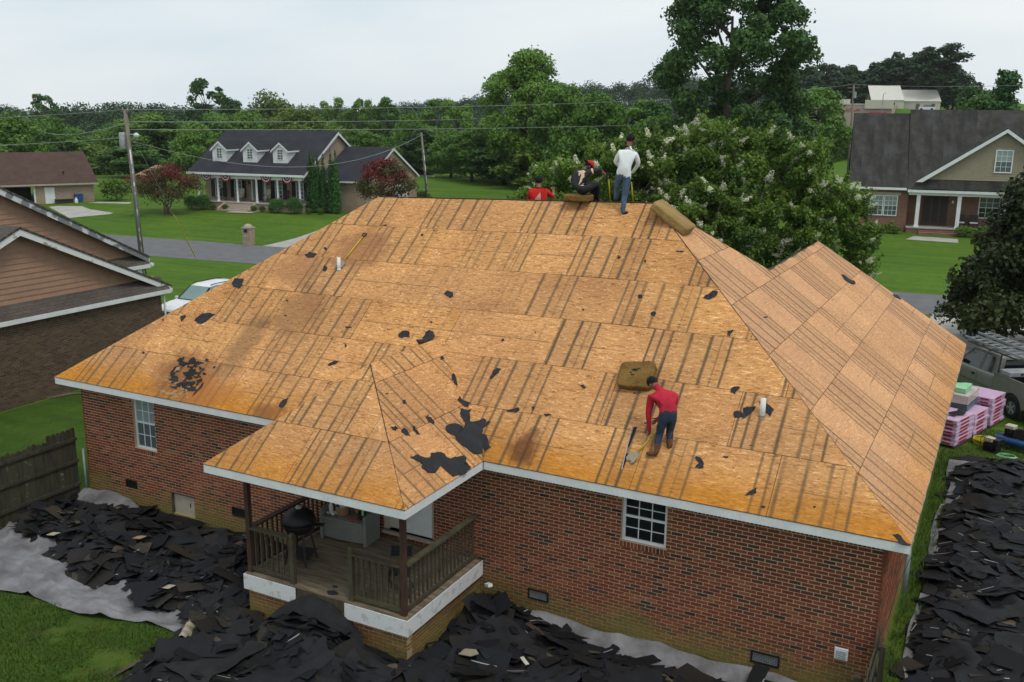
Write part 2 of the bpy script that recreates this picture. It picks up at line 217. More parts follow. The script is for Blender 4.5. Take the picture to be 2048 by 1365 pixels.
# ---------------------------------------------------------------- mesh helpers
class MB:
    """collects faces and links them as ONE mesh object"""
    def __init__(s): s.v=[]; s.f=[]; s.m=[]; s.t=[]; s.u=[]
    def add(s,vs,fs,mi=0,tint=.5,uvs=None):
        o=len(s.v); s.v+=[tuple(p) for p in vs]
        for i,f in enumerate(fs):
            s.f.append([o+k for k in f]); s.m.append(mi); s.t.append(tint); s.u.append([uvs[k] for k in f] if uvs else None)
        return s
    def box(s,lo,hi,mi=0,tint=.5,skip=''):
        x0,y0,z0=lo; x1,y1,z1=hi
        v=[(x0,y0,z0),(x1,y0,z0),(x1,y1,z0),(x0,y1,z0),(x0,y0,z1),(x1,y0,z1),(x1,y1,z1),(x0,y1,z1)]
        F={'b':(0,3,2,1),'t':(4,5,6,7),'f':(0,1,5,4),'r':(1,2,6,5),'k':(2,3,7,6),'l':(3,0,4,7)}
        return s.add(v,[F[k] for k in F if k not in skip],mi,tint)
    def bar(s,p,q,w,h,up=(0,0,1),mi=0,tint=.5):
        p=Vector(p);q=Vector(q);d=(q-p).normalized();u=Vector(up)
        a=d.cross(u)
        if a.length<1e-4: a=d.cross(Vector((1,0,0)))
        a.normalize(); b=a.cross(d)
        v=[c+a*(w/2*i)+b*(h/2*j) for c in (p,q) for i,j in ((-1,-1),(1,-1),(1,1),(-1,1))]
        return s.add(v,[(0,1,2,3),(7,6,5,4),(0,4,5,1),(1,5,6,2),(2,6,7,3),(3,7,4,0)],mi,tint)
    def tube(s,pts,rad,n=8,mi=0,cap=True,tint=.5):
        pts=[Vector(p) for p in pts]; rad=rad if isinstance(rad,(list,tuple)) else [rad]*len(pts)
        rings=[]; ref=None
        for i,p in enumerate(pts):
            d=(pts[min(i+1,len(pts)-1)]-pts[max(i-1,0)]).normalized()
            if ref is None:
                ref=d.orthogonal().normalized()
            a=(ref-d*ref.dot(d)).normalized(); ref=a; b=d.cross(a)
            rings.append([p+(a*math.cos(2*math.pi*k/n)+b*math.sin(2*math.pi*k/n))*rad[i] for k in range(n)])
        vs=[q for r in rings for q in r]; fs=[]
        for i in range(len(pts)-1):
            for k in range(n): fs.append((i*n+k,i*n+(k+1)%n,(i+1)*n+(k+1)%n,(i+1)*n+k))
        if cap: fs.append(tuple(range(n-1,-1,-1))); fs.append(tuple((len(pts)-1)*n+k for k in range(n)))
        return s.add(vs,fs,mi,tint)
    def prism(s,poly,fn,h,mi=0,tint=.5):
        """poly in 2-D, fn(a,b,depth)->xyz"""
        n=len(poly); v=[fn(a,b,0) for a,b in poly]+[fn(a,b,h) for a,b in poly]
        return s.add(v,[tuple(range(n-1,-1,-1)),tuple(range(n,2*n))]+[(i,(i+1)%n,n+(i+1)%n,n+i) for i in range(n)],mi,tint)
    def lathe(s,prof,c=(0,0,0),n=16,mi=0,sx=1,sy=1):
        vs=[(c[0]+r*math.cos(2*math.pi*k/n)*sx,c[1]+r*math.sin(2*math.pi*k/n)*sy,c[2]+z) for r,z in prof for k in range(n)]
        fs=[(i*n+k,i*n+(k+1)%n,(i+1)*n+(k+1)%n,(i+1)*n+k) for i in range(len(prof)-1) for k in range(n)]
        fs+= [tuple(range(n-1,-1,-1)),tuple((len(prof)-1)*n+k for k in range(n))]
        return s.add(vs,fs,mi)
    def grid(s,fn,nu,nv,mi=0,tint=.5,uv=None):
        vs=[fn(i/nu,j/nv) for j in range(nv+1) for i in range(nu+1)]
        us=[uv(i/nu,j/nv) for j in range(nv+1) for i in range(nu+1)] if uv else None
        return s.add(vs,[(j*(nu+1)+i,j*(nu+1)+i+1,(j+1)*(nu+1)+i+1,(j+1)*(nu+1)+i) for j in range(nv) for i in range(nu)],mi,tint,us)
    def mesh(s,name,mats,smooth=False,tint=False):
        me=bpy.data.meshes.new(name); me.from_pydata(s.v,[],s.f); me.update()
        for m in (mats if isinstance(mats,(list,tuple)) else [mats]): me.materials.append(MATS[m])
        me.polygons.foreach_set('material_index',s.m)
        if smooth: me.polygons.foreach_set('use_smooth',[True]*len(s.f))
        if tint:
            a=me.attributes.new('tint','FLOAT','FACE'); a.data.foreach_set('value',s.t)
        if any(u is not None for u in s.u):
            l=me.uv_layers.new(name='uv'); d=[]
            for f,u in zip(s.f,s.u):
                for k in range(len(f)): d+= list(u[k]) if u else [0,0]
            l.data.foreach_set('uv',d)
        return me
    def obj(s,name,mats,parent=None,smooth=False,tint=False,**kw):
        return link(name,s.mesh(name,mats,smooth,tint),parent,**kw)
def tag(o,label=None,cat=None,group=None,kind=None):
    for k,v in (('label',label),('category',cat),('group',group),('kind',kind)):
        if v: o[k]=v
    return o
def link(name,me,parent=None,label=None,cat=None,group=None,kind=None,loc=None,rot=None,scale=None):
    o=bpy.data.objects.new(name,me); COL.objects.link(o)
    if parent: o.parent=parent
    if loc: o.location=loc
    if rot: o.rotation_euler=rot
    if scale: o.scale=scale if isinstance(scale,(tuple,list)) else (scale,)*3
    return tag(o,label,cat,group,kind)
def thing(name,label,cat,loc=(0,0,0),rz=0,group=None,scale=None):
    return link(name,None,None,label,cat,group,loc=loc,rot=(0,0,rz),scale=scale)
def copy_tree(o,parent=None):
    c=o.copy(); COL.objects.link(c)
    if parent: c.parent=parent
    for ch in list(o.children): copy_tree(ch,c)
    return c
def bevel(me,w=.01,seg=2):
    bm=bmesh.new(); bm.from_mesh(me); bmesh.ops.remove_doubles(bm,verts=bm.verts,dist=1e-5)
    bmesh.ops.bevel(bm,geom=[e for e in bm.edges if e.is_manifold and e.calc_face_angle(0)>.4],offset=w,segments=seg,affect='EDGES',profile=.6,clamp_overlap=True); bm.to_mesh(me); bm.free(); return me
def sstep(x,a,b):
    t=min(1,max(0,(x-a)/(b-a))); return t*t*(3-2*t)
def hsh(*a):
    x=math.sin(sum((i+1)*12.9898*v+78.233*i for i,v in enumerate(a)))*43758.5453; return x-math.floor(x)
def vn(x,y,s=0):
    xi,yi=math.floor(x),math.floor(y); fx,fy=x-xi,y-yi; fx=fx*fx*(3-2*fx); fy=fy*fy*(3-2*fy)
    a,b,c,d=hsh(xi,yi,s),hsh(xi+1,yi,s),hsh(xi,yi+1,s),hsh(xi+1,yi+1,s)
    return (a*(1-fx)+b*fx)*(1-fy)+(c*(1-fx)+d*fx)*fy
def clip(poly,a0,a1,b0,b1):
    for ax,val,sg in ((0,a0,1),(0,a1,-1),(1,b0,1),(1,b1,-1)):
        o=[]
        for i in range(len(poly)):
            p,q=poly[i-1],poly[i]; dp=(p[ax]-val)*sg; dq=(q[ax]-val)*sg
            if (dp>=0)!=(dq>=0):
                t=dp/(dp-dq); o.append((p[0]+(q[0]-p[0])*t,p[1]+(q[1]-p[1])*t))
            if dq>=0: o.append(q)
        poly=o
        if len(poly)<3: return []
    r=[]
    for p in poly:
        if not r or (abs(p[0]-r[-1][0])+abs(p[1]-r[-1][1]))>1e-5: r.append(p)
    if len(r)>2 and abs(r[0][0]-r[-1][0])+abs(r[0][1]-r[-1][1])<1e-5: r.pop()
    return r if len(r)>2 else []
def area(p): return abs(sum(p[i-1][0]*p[i][1]-p[i][0]*p[i-1][1] for i in range(len(p))))/2
def bricks(a0,a1,z0,z1,bl=.213,bh=.0715,gap=.0125,holes=(),rng=rnd,soldier=0):
    """running bond as (a0,a1,z0,z1) rectangles, openings left free"""
    res=[]; top=z1-soldier; nrow=max(1,round((top-z0)/bh)); h=(top-z0)/nrow
    for r in range(nrow):
        zb=z0+r*h; zt=zb+h-gap; x=a0-(bl/2 if r%2 else 0)
        while x<a1:
            segs=[(max(x,a0),min(x+bl-gap,a1))]
            for (ha,hb,hc,hd) in holes:
                if zt>hc+.02 and zb<hd-.02:
                    ns=[]
                    for p,q in segs:
                        if q<=ha or p>=hb: ns.append((p,q)); continue
                        if p<ha: ns.append((p,ha-gap*.5))
                        if q>hb: ns.append((hb+gap*.5,q))
                    segs=ns
            for p,q in segs:
                if q-p>.025: res.append((p,q,zb,zt))
            x+=bl
    if soldier:
        x=a0
        while x<a1-.02:
            if not any(x+.07>ha and x<hb and top<hd-.05 for ha,hb,hc,hd in holes): res.append((x,min(x+bh-gap,a1),top,z1-.004))
            x+=bh
    return res
def tintval(): 
    return rnd.random()**.8
def brick_mesh(rects,fn,depth=.03):
    """fn(a,z,d)->xyz; d=0 the brick face, d=depth inside the mortar"""
    b=MB()
    for (p,q,zb,zt) in rects:
        j=(rnd.random()-.5)*.005; c=.003
        v=[fn(p,zb,depth),fn(q,zb,depth),fn(q,zt,depth),fn(p,zt,depth),fn(p+c,zb+c,j),fn(q-c,zb+c,j),fn(q-c,zt-c,j),fn(p+c,zt-c,j)]
        b.add(v,[(4,5,6,7),(0,1,5,4),(1,2,6,5),(2,3,7,6),(3,0,4,7)],0,tintval())
    return b

ORD=['first','second','third','fourth','fifth','sixth','seventh','eighth','ninth','tenth','eleventh','twelfth']+['%dth'%k for k in range(13,60)]
for _k in (20,30,40): ORD[_k]='%dst'%(_k+1); ORD[_k+1]='%dnd'%(_k+2); ORD[_k+2]='%drd'%(_k+3)
# ================================================================ the house being re-roofed
EV=3.3; HL=19.954; HD=11.114; RY=HD/2; PX,PZ=6.015,7.657; QX,QZ=13.547,7.87
WX0,WX1,WY0=.40,19.554,.40
house=thing('brick_house','red brick house whose hip roof is stripped to bare wooden sheathing','house')
def zr(x): return PZ+min(1,max(0,(x-PX)/(QX-PX)))*(QZ-PZ)
SL=math.hypot(RY,QZ-EV); SLR=math.hypot(HL-QX,QZ-EV)
def Fmain(x,b,h=0):
    t=b/SL; zz=zr(x)-EV; n=math.hypot(RY,zz); return (x,RY*t-h*zz/n,EV+zz*t+h*RY/n)
def Fright(y,b,h=0):
    t=b/SLR; w=HL-QX; zz=QZ-EV; return (HL-w*t+h*zz/SLR,y,EV+zz*t+h*w/SLR)
PXA,PXB,PD,PRZ,PRY=7.705,12.267,-2.716,5.036,-.459; PXM=(PXA+PXB)/2
SPF=math.hypot(PRY-PD,PRZ-EV); SPR=math.hypot(PXB-PXM,PRZ-EV)
def Fpf(x,b,h=0):
    t=b/SPF; return (x,PD+(PRY-PD)*t-h*(PRZ-EV)/SPF,EV+(PRZ-EV)*t+h*(PRY-PD)/SPF)
def Fpr(y,b,h=0):
    t=b/SPR; w=PXB-PXM; return (PXB-w*t+h*(PRZ-EV)/SPR,y,EV+(PRZ-EV)*t+h*w/SPR)
def Fpl(y,b,h=0):
    t=b/SPR; w=PXB-PXM; return (PXA+w*t-h*(PRZ-EV)/SPR,y,EV+(PRZ-EV)*t+h*w/SPR)
# roof skin under the sheets, one mesh
WRX,WRY,WRZ=15.79,13.67,6.27; tW=(HL-WRX)/(HL-QX); yv=HD-RY*tW; CY=15.45
rb=MB()
A=(0,0,EV);B_=(HL,0,EV);P=(PX,RY,PZ);Q=(QX,RY,QZ);FL=(0,HD,EV)
rb.grid(lambda u,v:Fmain(PX*v+(HL-(HL-QX)*v-PX*v)*u,SL*v,0),16,8); rb.add([A,P,FL],[(0,1,2)])
rb.add([P,Q,Fright(yv,SLR*tW),(2*WRX-HL,HD,EV),FL],[(0,1,2,3,4)])
rb.add([B_,(HL,CY,EV),(WRX,WRY,WRZ),Fright(yv,SLR*tW),Q],[(0,1,2,3,4)])
rb.add([(WRX,WRY,WRZ),(HL,CY,EV),(2*WRX-HL,CY,EV)],[(0,1,2)]); rb.add([(WRX,WRY,WRZ),(2*WRX-HL,CY,EV),(2*WRX-HL,HD,EV),Fright(yv,SLR*tW)],[(0,1,2,3)])
yj=RY*(PRZ-EV)/(zr(PXM)-EV)
rb.add([(PXA,PD,EV),(PXB,PD,EV),(PXM,PRY,PRZ)],[(0,1,2)]); rb.add([(PXB,PD,EV),(PXB,0,EV),(PXM,yj,PRZ),(PXM,PRY,PRZ)],[(0,1,2,3)]); rb.add([(PXA,0,EV),(PXA,PD,EV),(PXM,PRY,PRZ),(PXM,yj,PRZ)],[(0,1,2,3)])
roof=rb.obj('roof','roof_base',house,label='hip roof stripped of shingles')
def sheets(F,poly,rows,off,stain,orange,tone,parent=roof,T=.013,PW=2.4384,PH=1.2192,us=1.0):
    for r in range(rows):
        for c in range(-2,12):
            a0=off(r)+c*PW; g=.005
            pl=clip(poly,a0+g,a0+PW-g,r*PH+(g if r else 0),(r+1)*PH-g)
            if not pl or area(pl)<.004: continue
            pl=[(a,b) for a,b in pl]; sgn=sum(pl[i-1][0]*pl[i][1]-pl[i][0]*pl[i-1][1] for i in range(len(pl)))
            if sgn<0: pl=pl[::-1]
            n=len(pl); lift=[rnd.random()*.005 for _ in pl]; sh=hsh(r*3.7,off(0))*2.4+(1.22 if r%2 else 0)
            b=MB(); top=[F(a,bb,T+lift[i]) for i,(a,bb) in enumerate(pl)]; bot=[F(a,bb,.001) for a,bb in pl]
            uv=[(a-a0+.3,bb-r*PH) for a,bb in pl]; ou=rnd.random()*0+r*17.0+c*PW*1.0
            b.add(top+bot,[tuple(range(n))]+[(i,n+i,n+(i+1)%n,(i+1)%n) for i in range(n)],0,.5,[((a-off(r)-hsh(r,1.3)*.5)*us+17*PW*4,bb-r*PH) for a,bb in pl]*2)
            o=b.obj('sheathing_panel','osb',parent)
            am=sum(p[0] for p in pl)/n
            o.color=(stain(r,am),orange if r==0 else 0,tone+rnd.random()*.25,1)
def st_main(r,x):
    v=.65+.35*rnd.random()
    if r in(2,3) and 7.0<x<12.5: v*=.22
    if r==4 and 9<x<11: v*=.5
    if r==1 and x<5.2: v*=.35
    return v
# lower-left sheets first so the pattern of end joints steps from row to row as on the roof
sheets(Fmain,[(0,0),(HL,0),(QX,SL),(PX,SL)],6,lambda r:(-.6 if r%2 else .62)+[0,.25,-.2,.1,.4,-.1][r],st_main,1.0,.0,us=.88)
sheets(Fright,[(0,0),(CY,0),(WRY,SLR*tW),(yv,SLR*tW),(RY,SLR)],7,lambda r:(-.9 if r%2 else .3)+[0,.2,.5,.1,.3,.2,0][r],lambda r,y:(.75+.25*rnd.random()) if not(r in(1,2) and 9<y<12) else .2,.45,.75,us=.78)  # raised tone puts the paler grazing-view light into this slope's colour
sheets(Fpf,[(PXA,0),(PXB,0),(PXM,SPF)],3,lambda r:PXA-.5+(1.2 if r%2 else 0),lambda r,x:.9,.75,.1)
sheets(Fpr,[(PD,0),(0.05,0),(yj,SPR),(PRY,SPR)],3,lambda r:PD-.2+(1.2 if r%2 else 0),lambda r,x:.8,.15,.15)
sheets(Fpl,[(PD,0),(0.05,0),(yj,SPR),(PRY,SPR)],3,lambda r:PD-.2+(1.2 if r%2 else 0),lambda r,x:.7,.3,.1)
# hip and ridge boards
def roofbar(name,p,q,w,h,m): return MB().bar(p,q,w,h).obj(name,m,roof)
roofbar('ridge_board',(PX+.02,RY,PZ+.012),(QX,RY,QZ+.012),.05,.03,'roof_base')
for p,q in (((HL-.05,.05,EV+.03),(QX,RY,QZ+.02)),((PXB-.05,PD+.05,EV+.03),(PXM,PRY,PRZ+.02))): roofbar('hip_board',p,q,.018,.02,'wood_brown')
# old shingle strip left along the wing ridge
b=MB(); y0=yv-.1
b.grid(lambda u,v:(WRX-.55*(1-v)+.03*v+.03*math.sin(u*31),y0+(WRY-y0)*u,WRZ-.38*(1-v)+.03),14,3); b.obj('ridge_shingles','felt',roof,label='dark old shingles left along the wing ridge')
# white fascia boards and soffits
def fascia(p,q,nrm,name='fascia',m='white_paint',h=.155):
    p=Vector(p);q=Vector(q);n=Vector(nrm); c=Vector((0,0,-h/2-.012))-n*.012
    return MB().bar(p+c,q+c,.022,h).obj(name,m,house)
fascia((0.0,0,EV),(PXA+.02,0,EV),(0,-1,0)); fascia((PXB-.0,0,EV),(HL-.0,0,EV),(0,-1,0)); fascia((PXA,PD,EV),(PXB,PD,EV),(0,-1,0))
fascia((PXB,PD+.002,EV),(PXB,-.026,EV),(1,0,0)); fascia((PXA,PD+.03,EV),(PXA,-.03,EV),(-1,0,0)); fascia((HL,.002,EV),(HL,CY,EV),(1,0,0),m='peel_gray'); fascia((0,.03,EV),(0,HD,EV),(-1,0,0))
for lo,hi in (((.03,.03,3.135),(PXA-.03,.41,3.15)),((PXB+.03,.03,3.135),(HL-.03,.41,3.15)),((19.50,.42,3.135),(HL-.03,CY,3.15)),((.03,.42,3.135),(.42,HD,3.15)),((PXA+.03,PD+.03,3.135),(PXB-.03,.40,3.15))):
    MB().box(lo,hi).obj('soffit','white_paint',house)
# walls -------------------------------------------------------------------
W1=(2.20,2.93,1.70,2.985); W2=(14.98,15.85,2.10,2.985)
VENTS=[(1.77,2.15,.59,.80),(5.29,5.70,.57,.78),(13.07,13.52,.43,.65),(17.52,18.03,.33,.56)]
ACC=(3.34,4.07,.22,.76); DOOR=(9.62,10.86,1.16,3.05)
def wallcore(lo,hi,name='wall'): return MB().box(lo,hi).obj(name,'mortar',house)
holes=[W1,W2,ACC,DOOR]+VENTS
def slab(a0,a1,z0,z1,hs,y0,y1,m,parent,name):
    """mortar wall as boxes round the openings"""
    xs=sorted({a0,a1,*[h[0] for h in hs],*[h[1] for h in hs]}); zs=sorted({z0,z1,*[h[2] for h in hs],*[h[3] for h in hs]})
    b=MB()
    for i in range(len(xs)-1):
        run=None
        for k in range(len(zs)-1):
            cx,cz=(xs[i]+xs[i+1])/2,(zs[k]+zs[k+1])/2
            if any(h[0]<cx<h[1] and h[2]<cz<h[3] for h in hs):
                if run is not None: b.box((xs[i],y0,run),(xs[i+1],y1,zs[k])); run=None
            elif run is None: run=zs[k]
        if run is not None: b.box((xs[i],y0,run),(xs[i+1],y1,zs[-1]))
    return b.obj(name,m,parent)
wallb=slab(WX0+.01,WX1-.01,-.05,3.13,holes,WY0+.009,WY0+.22,'mortar',house,'wall')
wallr=wallcore((WX1-.2,WY0+.225,-.05),(WX1-.009,CY-.4,3.13)); walll=wallcore((WX0+.009,WY0+.225,-.05),(WX0+.2,HD-.4,3.13)); wallcore((WX0+.21,HD-.6,-.05),(11.6,HD-.4,3.13)); wallcore((11.7,CY-.6,-.05),(WX1-.21,CY-.41,3.13))
rects=bricks(WX0,WX1,0,3.13,holes=holes+[(h[0]-.02,h[1]+.02,h[2]-.13,h[2]) for h in (W1,W2)],soldier=.205)
for hl in (W1,W2):   # rowlock sills
    x=hl[0]-.02
    while x<hl[1]+.0: rects.append((x,x+.060,hl[2]-.125,hl[2]-.006)); x+=.0715
Fw=lambda a,z,d:(a,WY0+d,z)
rects.sort(key=lambda r:(Vector(((r[0]+r[1])/2,WY0,r[2]))-CAM).length)
one=[r for r in rects if r[2]>.02][:300]; ones=set(one); rest=[r for r in rects if r not in ones]
brick_mesh(rest,Fw).obj('bricks','brick_red',wallb,tint=True,kind='stuff')
cache={}
for r in one:
    key=(round(r[1]-r[0],2),round(r[3]-r[2],2),rnd.randrange(9))
    if key not in cache: cache[key]=brick_mesh([(0,r[1]-r[0],0,r[3]-r[2])],lambda a,z,d:(a,d,z)).mesh('brick','brick_red',tint=True)
    link('brick',cache[key],wallb,loc=(r[0],WY0,r[2]))
brick_mesh(bricks(WY0,CY-.4,0,3.13,soldier=.215),lambda a,z,d:(WX1-d,a,z)).obj('bricks','brick_red',wallr,tint=True,kind='stuff')
brick_mesh(bricks(WY0,HD-.4,0,3.13,soldier=.215),lambda a,z,d:(WX0+d,a,z)).obj('bricks','brick_red',walll,tint=True,kind='stuff')
# windows --------------------------------------------------------------------
def window(parent,x0,x1,z0,z1,y,cols,rows,up,lo_,fr='white_paint',fw=.055,depth=.03,ny=-1,split=.5,mw=.016,name='window',fn=None):
    """double-hung sash window; every pane is a piece of its own. fn maps (x,depth outwards,z)"""
    fn=fn or (lambda x,d,z:(x,y+ny*d,z))
    def bx(b,a0,a1,c0,c1,d0,d1): 
        v=[fn(a,d,c) for d in (d0,d1) for a,c in ((a0,c0),(a1,c0),(a1,c1),(a0,c1))]
        b.add(v,[(0,1,2,3),(7,6,5,4),(0,4,5,1),(1,5,6,2),(2,6,7,3),(3,7,4,0)])
    b=MB(); zm=z0+(z1-z0)*split
    bx(b,x0,x0+fw,z0,z1,0,depth); bx(b,x1-fw,x1,z0,z1,0,depth); bx(b,x0+fw,x1-fw,z0,z0+fw,0,depth); bx(b,x0+fw,x1-fw,z1-fw,z1,0,depth)
    f=b.obj(name,fr,parent)
    b=MB(); bx(b,x0+fw,x1-fw,zm-.022,zm+.022,0,depth-.004); b.obj('sash_rail',fr,f)
    for (c0,c1,m) in ((z0+fw,zm-.022,lo_),(zm+.022,z1-fw,up)):
        w=(x1-x0-2*fw); 
        for i in range(1,cols):
            b=MB(); xm=x0+fw+w*i/cols; bx(b,xm-mw/2,xm+mw/2,c0,c1,0,depth*.6); b.obj('muntin',fr,f)
        for k in range(1,rows):
            b=MB(); zz=c0+(c1-c0)*k/rows; bx(b,x0+fw,x1-fw,zz-mw/2,zz+mw/2,0,depth*.5); b.obj('muntin',fr,f)
        for i in range(cols):
            for k in range(rows):
                b=MB(); b.add([fn(x0+fw+w*i/cols,.002+rnd.random()*.002,c0+(c1-c0)*k/rows),fn(x0+fw+w*(i+1)/cols,.002,c0+(c1-c0)*k/rows),fn(x0+fw+w*(i+1)/cols,.002+rnd.random()*.002,c0+(c1-c0)*(k+1)/rows),fn(x0+fw+w*i/cols,.002,c0+(c1-c0)*(k+1)/rows)],[(0,1,2,3)]); b.obj('pane',m,f)
    return f
window(house,*W1[:2],W1[2],W1[3],WY0+.10,3,2,'glass_pale','glass_mid',split=.52); window(house,*W2[:2],W2[2],W2[3],WY0+.10,3,2,'glass_dark','glass_dark',split=.55)
# vents, crawl door, meter box, pipes ---------------------------------------------
for v in VENTS:
    b=MB(); f=.03
    b.box((v[0],WY0-.012,v[2]),(v[0]+f,WY0+.05,v[3])); b.box((v[1]-f,WY0-.012,v[2]),(v[1],WY0+.05,v[3])); b.box((v[0]+f,WY0-.012,v[2]),(v[1]-f,WY0+.05,v[2]+f)); b.box((v[0]+f,WY0-.012,v[3]-f),(v[1]-f,WY0+.05,v[3]))
    ve=b.obj('foundation_vent','black_plastic',house); MB().box((v[0]+f,WY0+.03,v[2]+f),(v[1]-f,WY0+.05,v[3]-f)).obj('screen','felt_dark',ve)
    for k in range(6): MB().box((v[0]+f,WY0+.005,v[2]+f+.004+k*(v[3]-v[2]-2*f)/6),(v[1]-f,WY0+.02,v[2]+f+.012+k*(v[3]-v[2]-2*f)/6)).obj('louver','steel_galv' if v[0]>10 else 'dark_metal',ve)
    if v[0]>10:
        for k in range(1,12): MB().box((v[0]+k*(v[1]-v[0])/12-.003,WY0+.001,v[2]+f),(v[0]+k*(v[1]-v[0])/12+.003,WY0+.004,v[3]-f)).obj('louver','steel_galv',ve)
b=MB(); b.box((ACC[0],WY0+.05,ACC[2]),(ACC[1],WY0+.10,ACC[3])); ac=b.obj('crawl_space_door','stone_beige',house,label='weathered beige crawl space door'); MB().box((ACC[0]-.01,WY0-.01,ACC[3]-.02),(ACC[1]+.01,WY0+.045,ACC[3]+.01)).obj('lintel','wood_old',ac); MB().box((ACC[0]-.01,WY0-.008,ACC[2]),(ACC[0]+.03,WY0+.045,ACC[3]-.022)).obj('jamb','wood_old',ac); MB().bar((3.9,WY0+.045,.45),(3.9,WY0+.045,.55),.02,.015,(0,1,0)).obj('handle','dark_metal',ac)
b=MB().box((18.93,WY0-.05,.83),(19.15,WY0-.006,1.03)); bx_=b.obj('vent_hood','white_paint',house,label='small white louvred wall box')
for k in range(4): MB().bar((18.955,WY0-.056,.865+k*.04),(19.125,WY0-.056,.865+k*.04),.012,.018,(0,1,0)).obj('louver','print_grey',bx_)
for (x,b_) ,h,r in (((6.27,3.46*SL/RY),.34,.045),((17.18,1.5*SL/RY),.36,.05)):
    p=Vector(Fmain(x,b_)); b=MB(); b.tube([p+Vector((0,0,-.05)),p+Vector((0,0,h))],r,14); pi=b.obj('vent_pipe','pvc',house,smooth=True); MB().tube([p+Vector((0,0,.02)),p+Vector((0,0,.065))],r*1.12,14).obj('collar','steel_galv' if x>10 else 'pvc',pi,smooth=True)
MB().tube([(HL-.04,.30,3.12),(HL-.04,.30,2.35)],.04,8).obj('downspout','peel_gray',house,smooth=True)
MB().tube([(HL+.02,.02,3.1),(HL-.12,-.02,2.6),(HL-.2,.02,2.0),(HL-.42,.1,1.2),(HL-.36,.05,.9)],.006,5).obj('hanging_wire','wood_moss',house)
# rotten patch of old shingles low on the left of the slope ------------------------------
b=MB(); c=Vector(Fmain(3.95,.72,.02))
for k in range(60):
    px=3.45+rnd.random()*1.15; pb=.30+rnd.random()*.85; w=.03+rnd.random()*.12*(1.3-abs(px-3.95)); l=.03+rnd.random()*.10; a=rnd.random()*3
    pts=[(px+math.cos(a+t)*w*(.25+1.1*rnd.random()),pb+math.sin(a+t)*l*(.25+1.1*rnd.random())) for t in (0,1.1,2.1,3.1,4.2,5.2)]
    b.add([Fmain(x,bb,.020+rnd.random()*.02) for x,bb in pts],[tuple(range(6))],rnd.choice((0,0,0,1,1,1,1,2)))
b.obj('shingle_residue',['felt','felt_dark','cardboard'],roof,label='rotten patch with black shingle remains near the left eave',kind='stuff')
b=MB()
for k in range(70):
    px=2.95+rnd.random()*.75+k*.013; pb=.06+rnd.random()*.55; w=.02+rnd.random()*.075; a=rnd.random()*3
    pts=[(px+math.cos(a+t)*w*(.2+1.2*rnd.random()),pb+math.sin(a+t)*w*.6*(.2+1.2*rnd.random())) for t in (0,1.1,2.1,3.1,4.2,5.2)]
    b.add([Fmain(x,bb,.019+rnd.random()*.006) for x,bb in pts],[tuple(range(6))])
b.obj('frayed_wood','cardboard',roof,kind='stuff')
# ================================================================ back porch (part of the house)
DX0,DX1,DY0,DZ=8.25,12.0,-2.32,1.02
y=DY0+.0
while y<WY0-.15:
    jz=rnd.random()*.006; MB().box((DX0-.02,y,DZ-.03+jz),(DX1+.02,y+.132,DZ+jz)).obj('deck_board','wood_deck',house); y+=.139
base=slab(DX0+.02,DX1-.02,-.05,.70,[],DY0+.029,DY0+.2,'mortar',house,'porch_foundation'); MB().box((DX1-.2,DY0+.201,-.05),(DX1-.029,WY0+.0,.70)).obj('porch_foundation','mortar',house); MB().box((DX0+.029,DY0+.201,-.05),(DX0+.2,WY0,.70)).obj('porch_foundation','mortar',house)
brick_mesh(bricks(DX0+.02,DX1-.02,0,.70),lambda a,z,d:(a,DY0+.02+d,z)).obj('bricks','brick_red',base,tint=True,kind='stuff'); brick_mesh(bricks(DY0+.03,WY0,0,.70),lambda a,z,d:(DX1-.02-d,a,z)).obj('bricks','brick_red',base,tint=True,kind='stuff')
x=9.5
b=MB()
while x<10.66: b.box((x,DY0-.02,.70),(x+.07,DY0+.10,.76),0,tintval()); x+=.081
b.obj('step_bricks','brick_red',house,tint=True,kind='stuff')
MB().box((9.5,DY0+.0,.765),(10.65,DY0+.1,.985)).obj('riser','wood_old',house)
for lo,hi in (((DX0-.03,DY0-.03,.68),(9.48,DY0-.005,.99)),((10.64,DY0-.03,.68),(DX1+.012,DY0-.005,.99))): MB().box(lo,hi).obj('skirt_board','white_peel',house)
MB().box((DX1+.014,DY0-.03,.68),(DX1+.038,WY0,.99)).obj('skirt_board','white_peel',house); MB().box((DX0-.056,DY0-.03,.68),(DX0-.032,WY0,.99)).obj('skirt_board','white_peel',house)
def post(x,y,z1,w=.092,m='wood_brown',name='porch_post'):
    return MB().box((x-w/2,y-w/2,DZ),(x+w/2,y+w/2,z1)).obj(name,m,house)
post(8.31,-2.24,3.14); post(11.9,-2.24,3.14,m='wood_brown'); 
for x,zt in ((9.37,2.06),(10.75,2.10)):
    w=.046; b=MB(); b.box((x-w,-2.24-w,DZ),(x+w,-2.24+w,zt-.05)); b.add([(x-w,-2.24-w,zt-.05),(x+w,-2.24-w,zt-.05),(x+w,-2.24+w,zt-.05),(x-w,-2.24+w,zt-.05),(x-w*.5,-2.24-w*.5,zt),(x+w*.5,-2.24-w*.5,zt),(x+w*.5,-2.24+w*.5,zt),(x-w*.5,-2.24+w*.5,zt)],[(0,1,5,4),(1,2,6,5),(2,3,7,6),(3,0,4,7),(4,5,6,7)]); b.obj('newel_post','wood_moss',house)
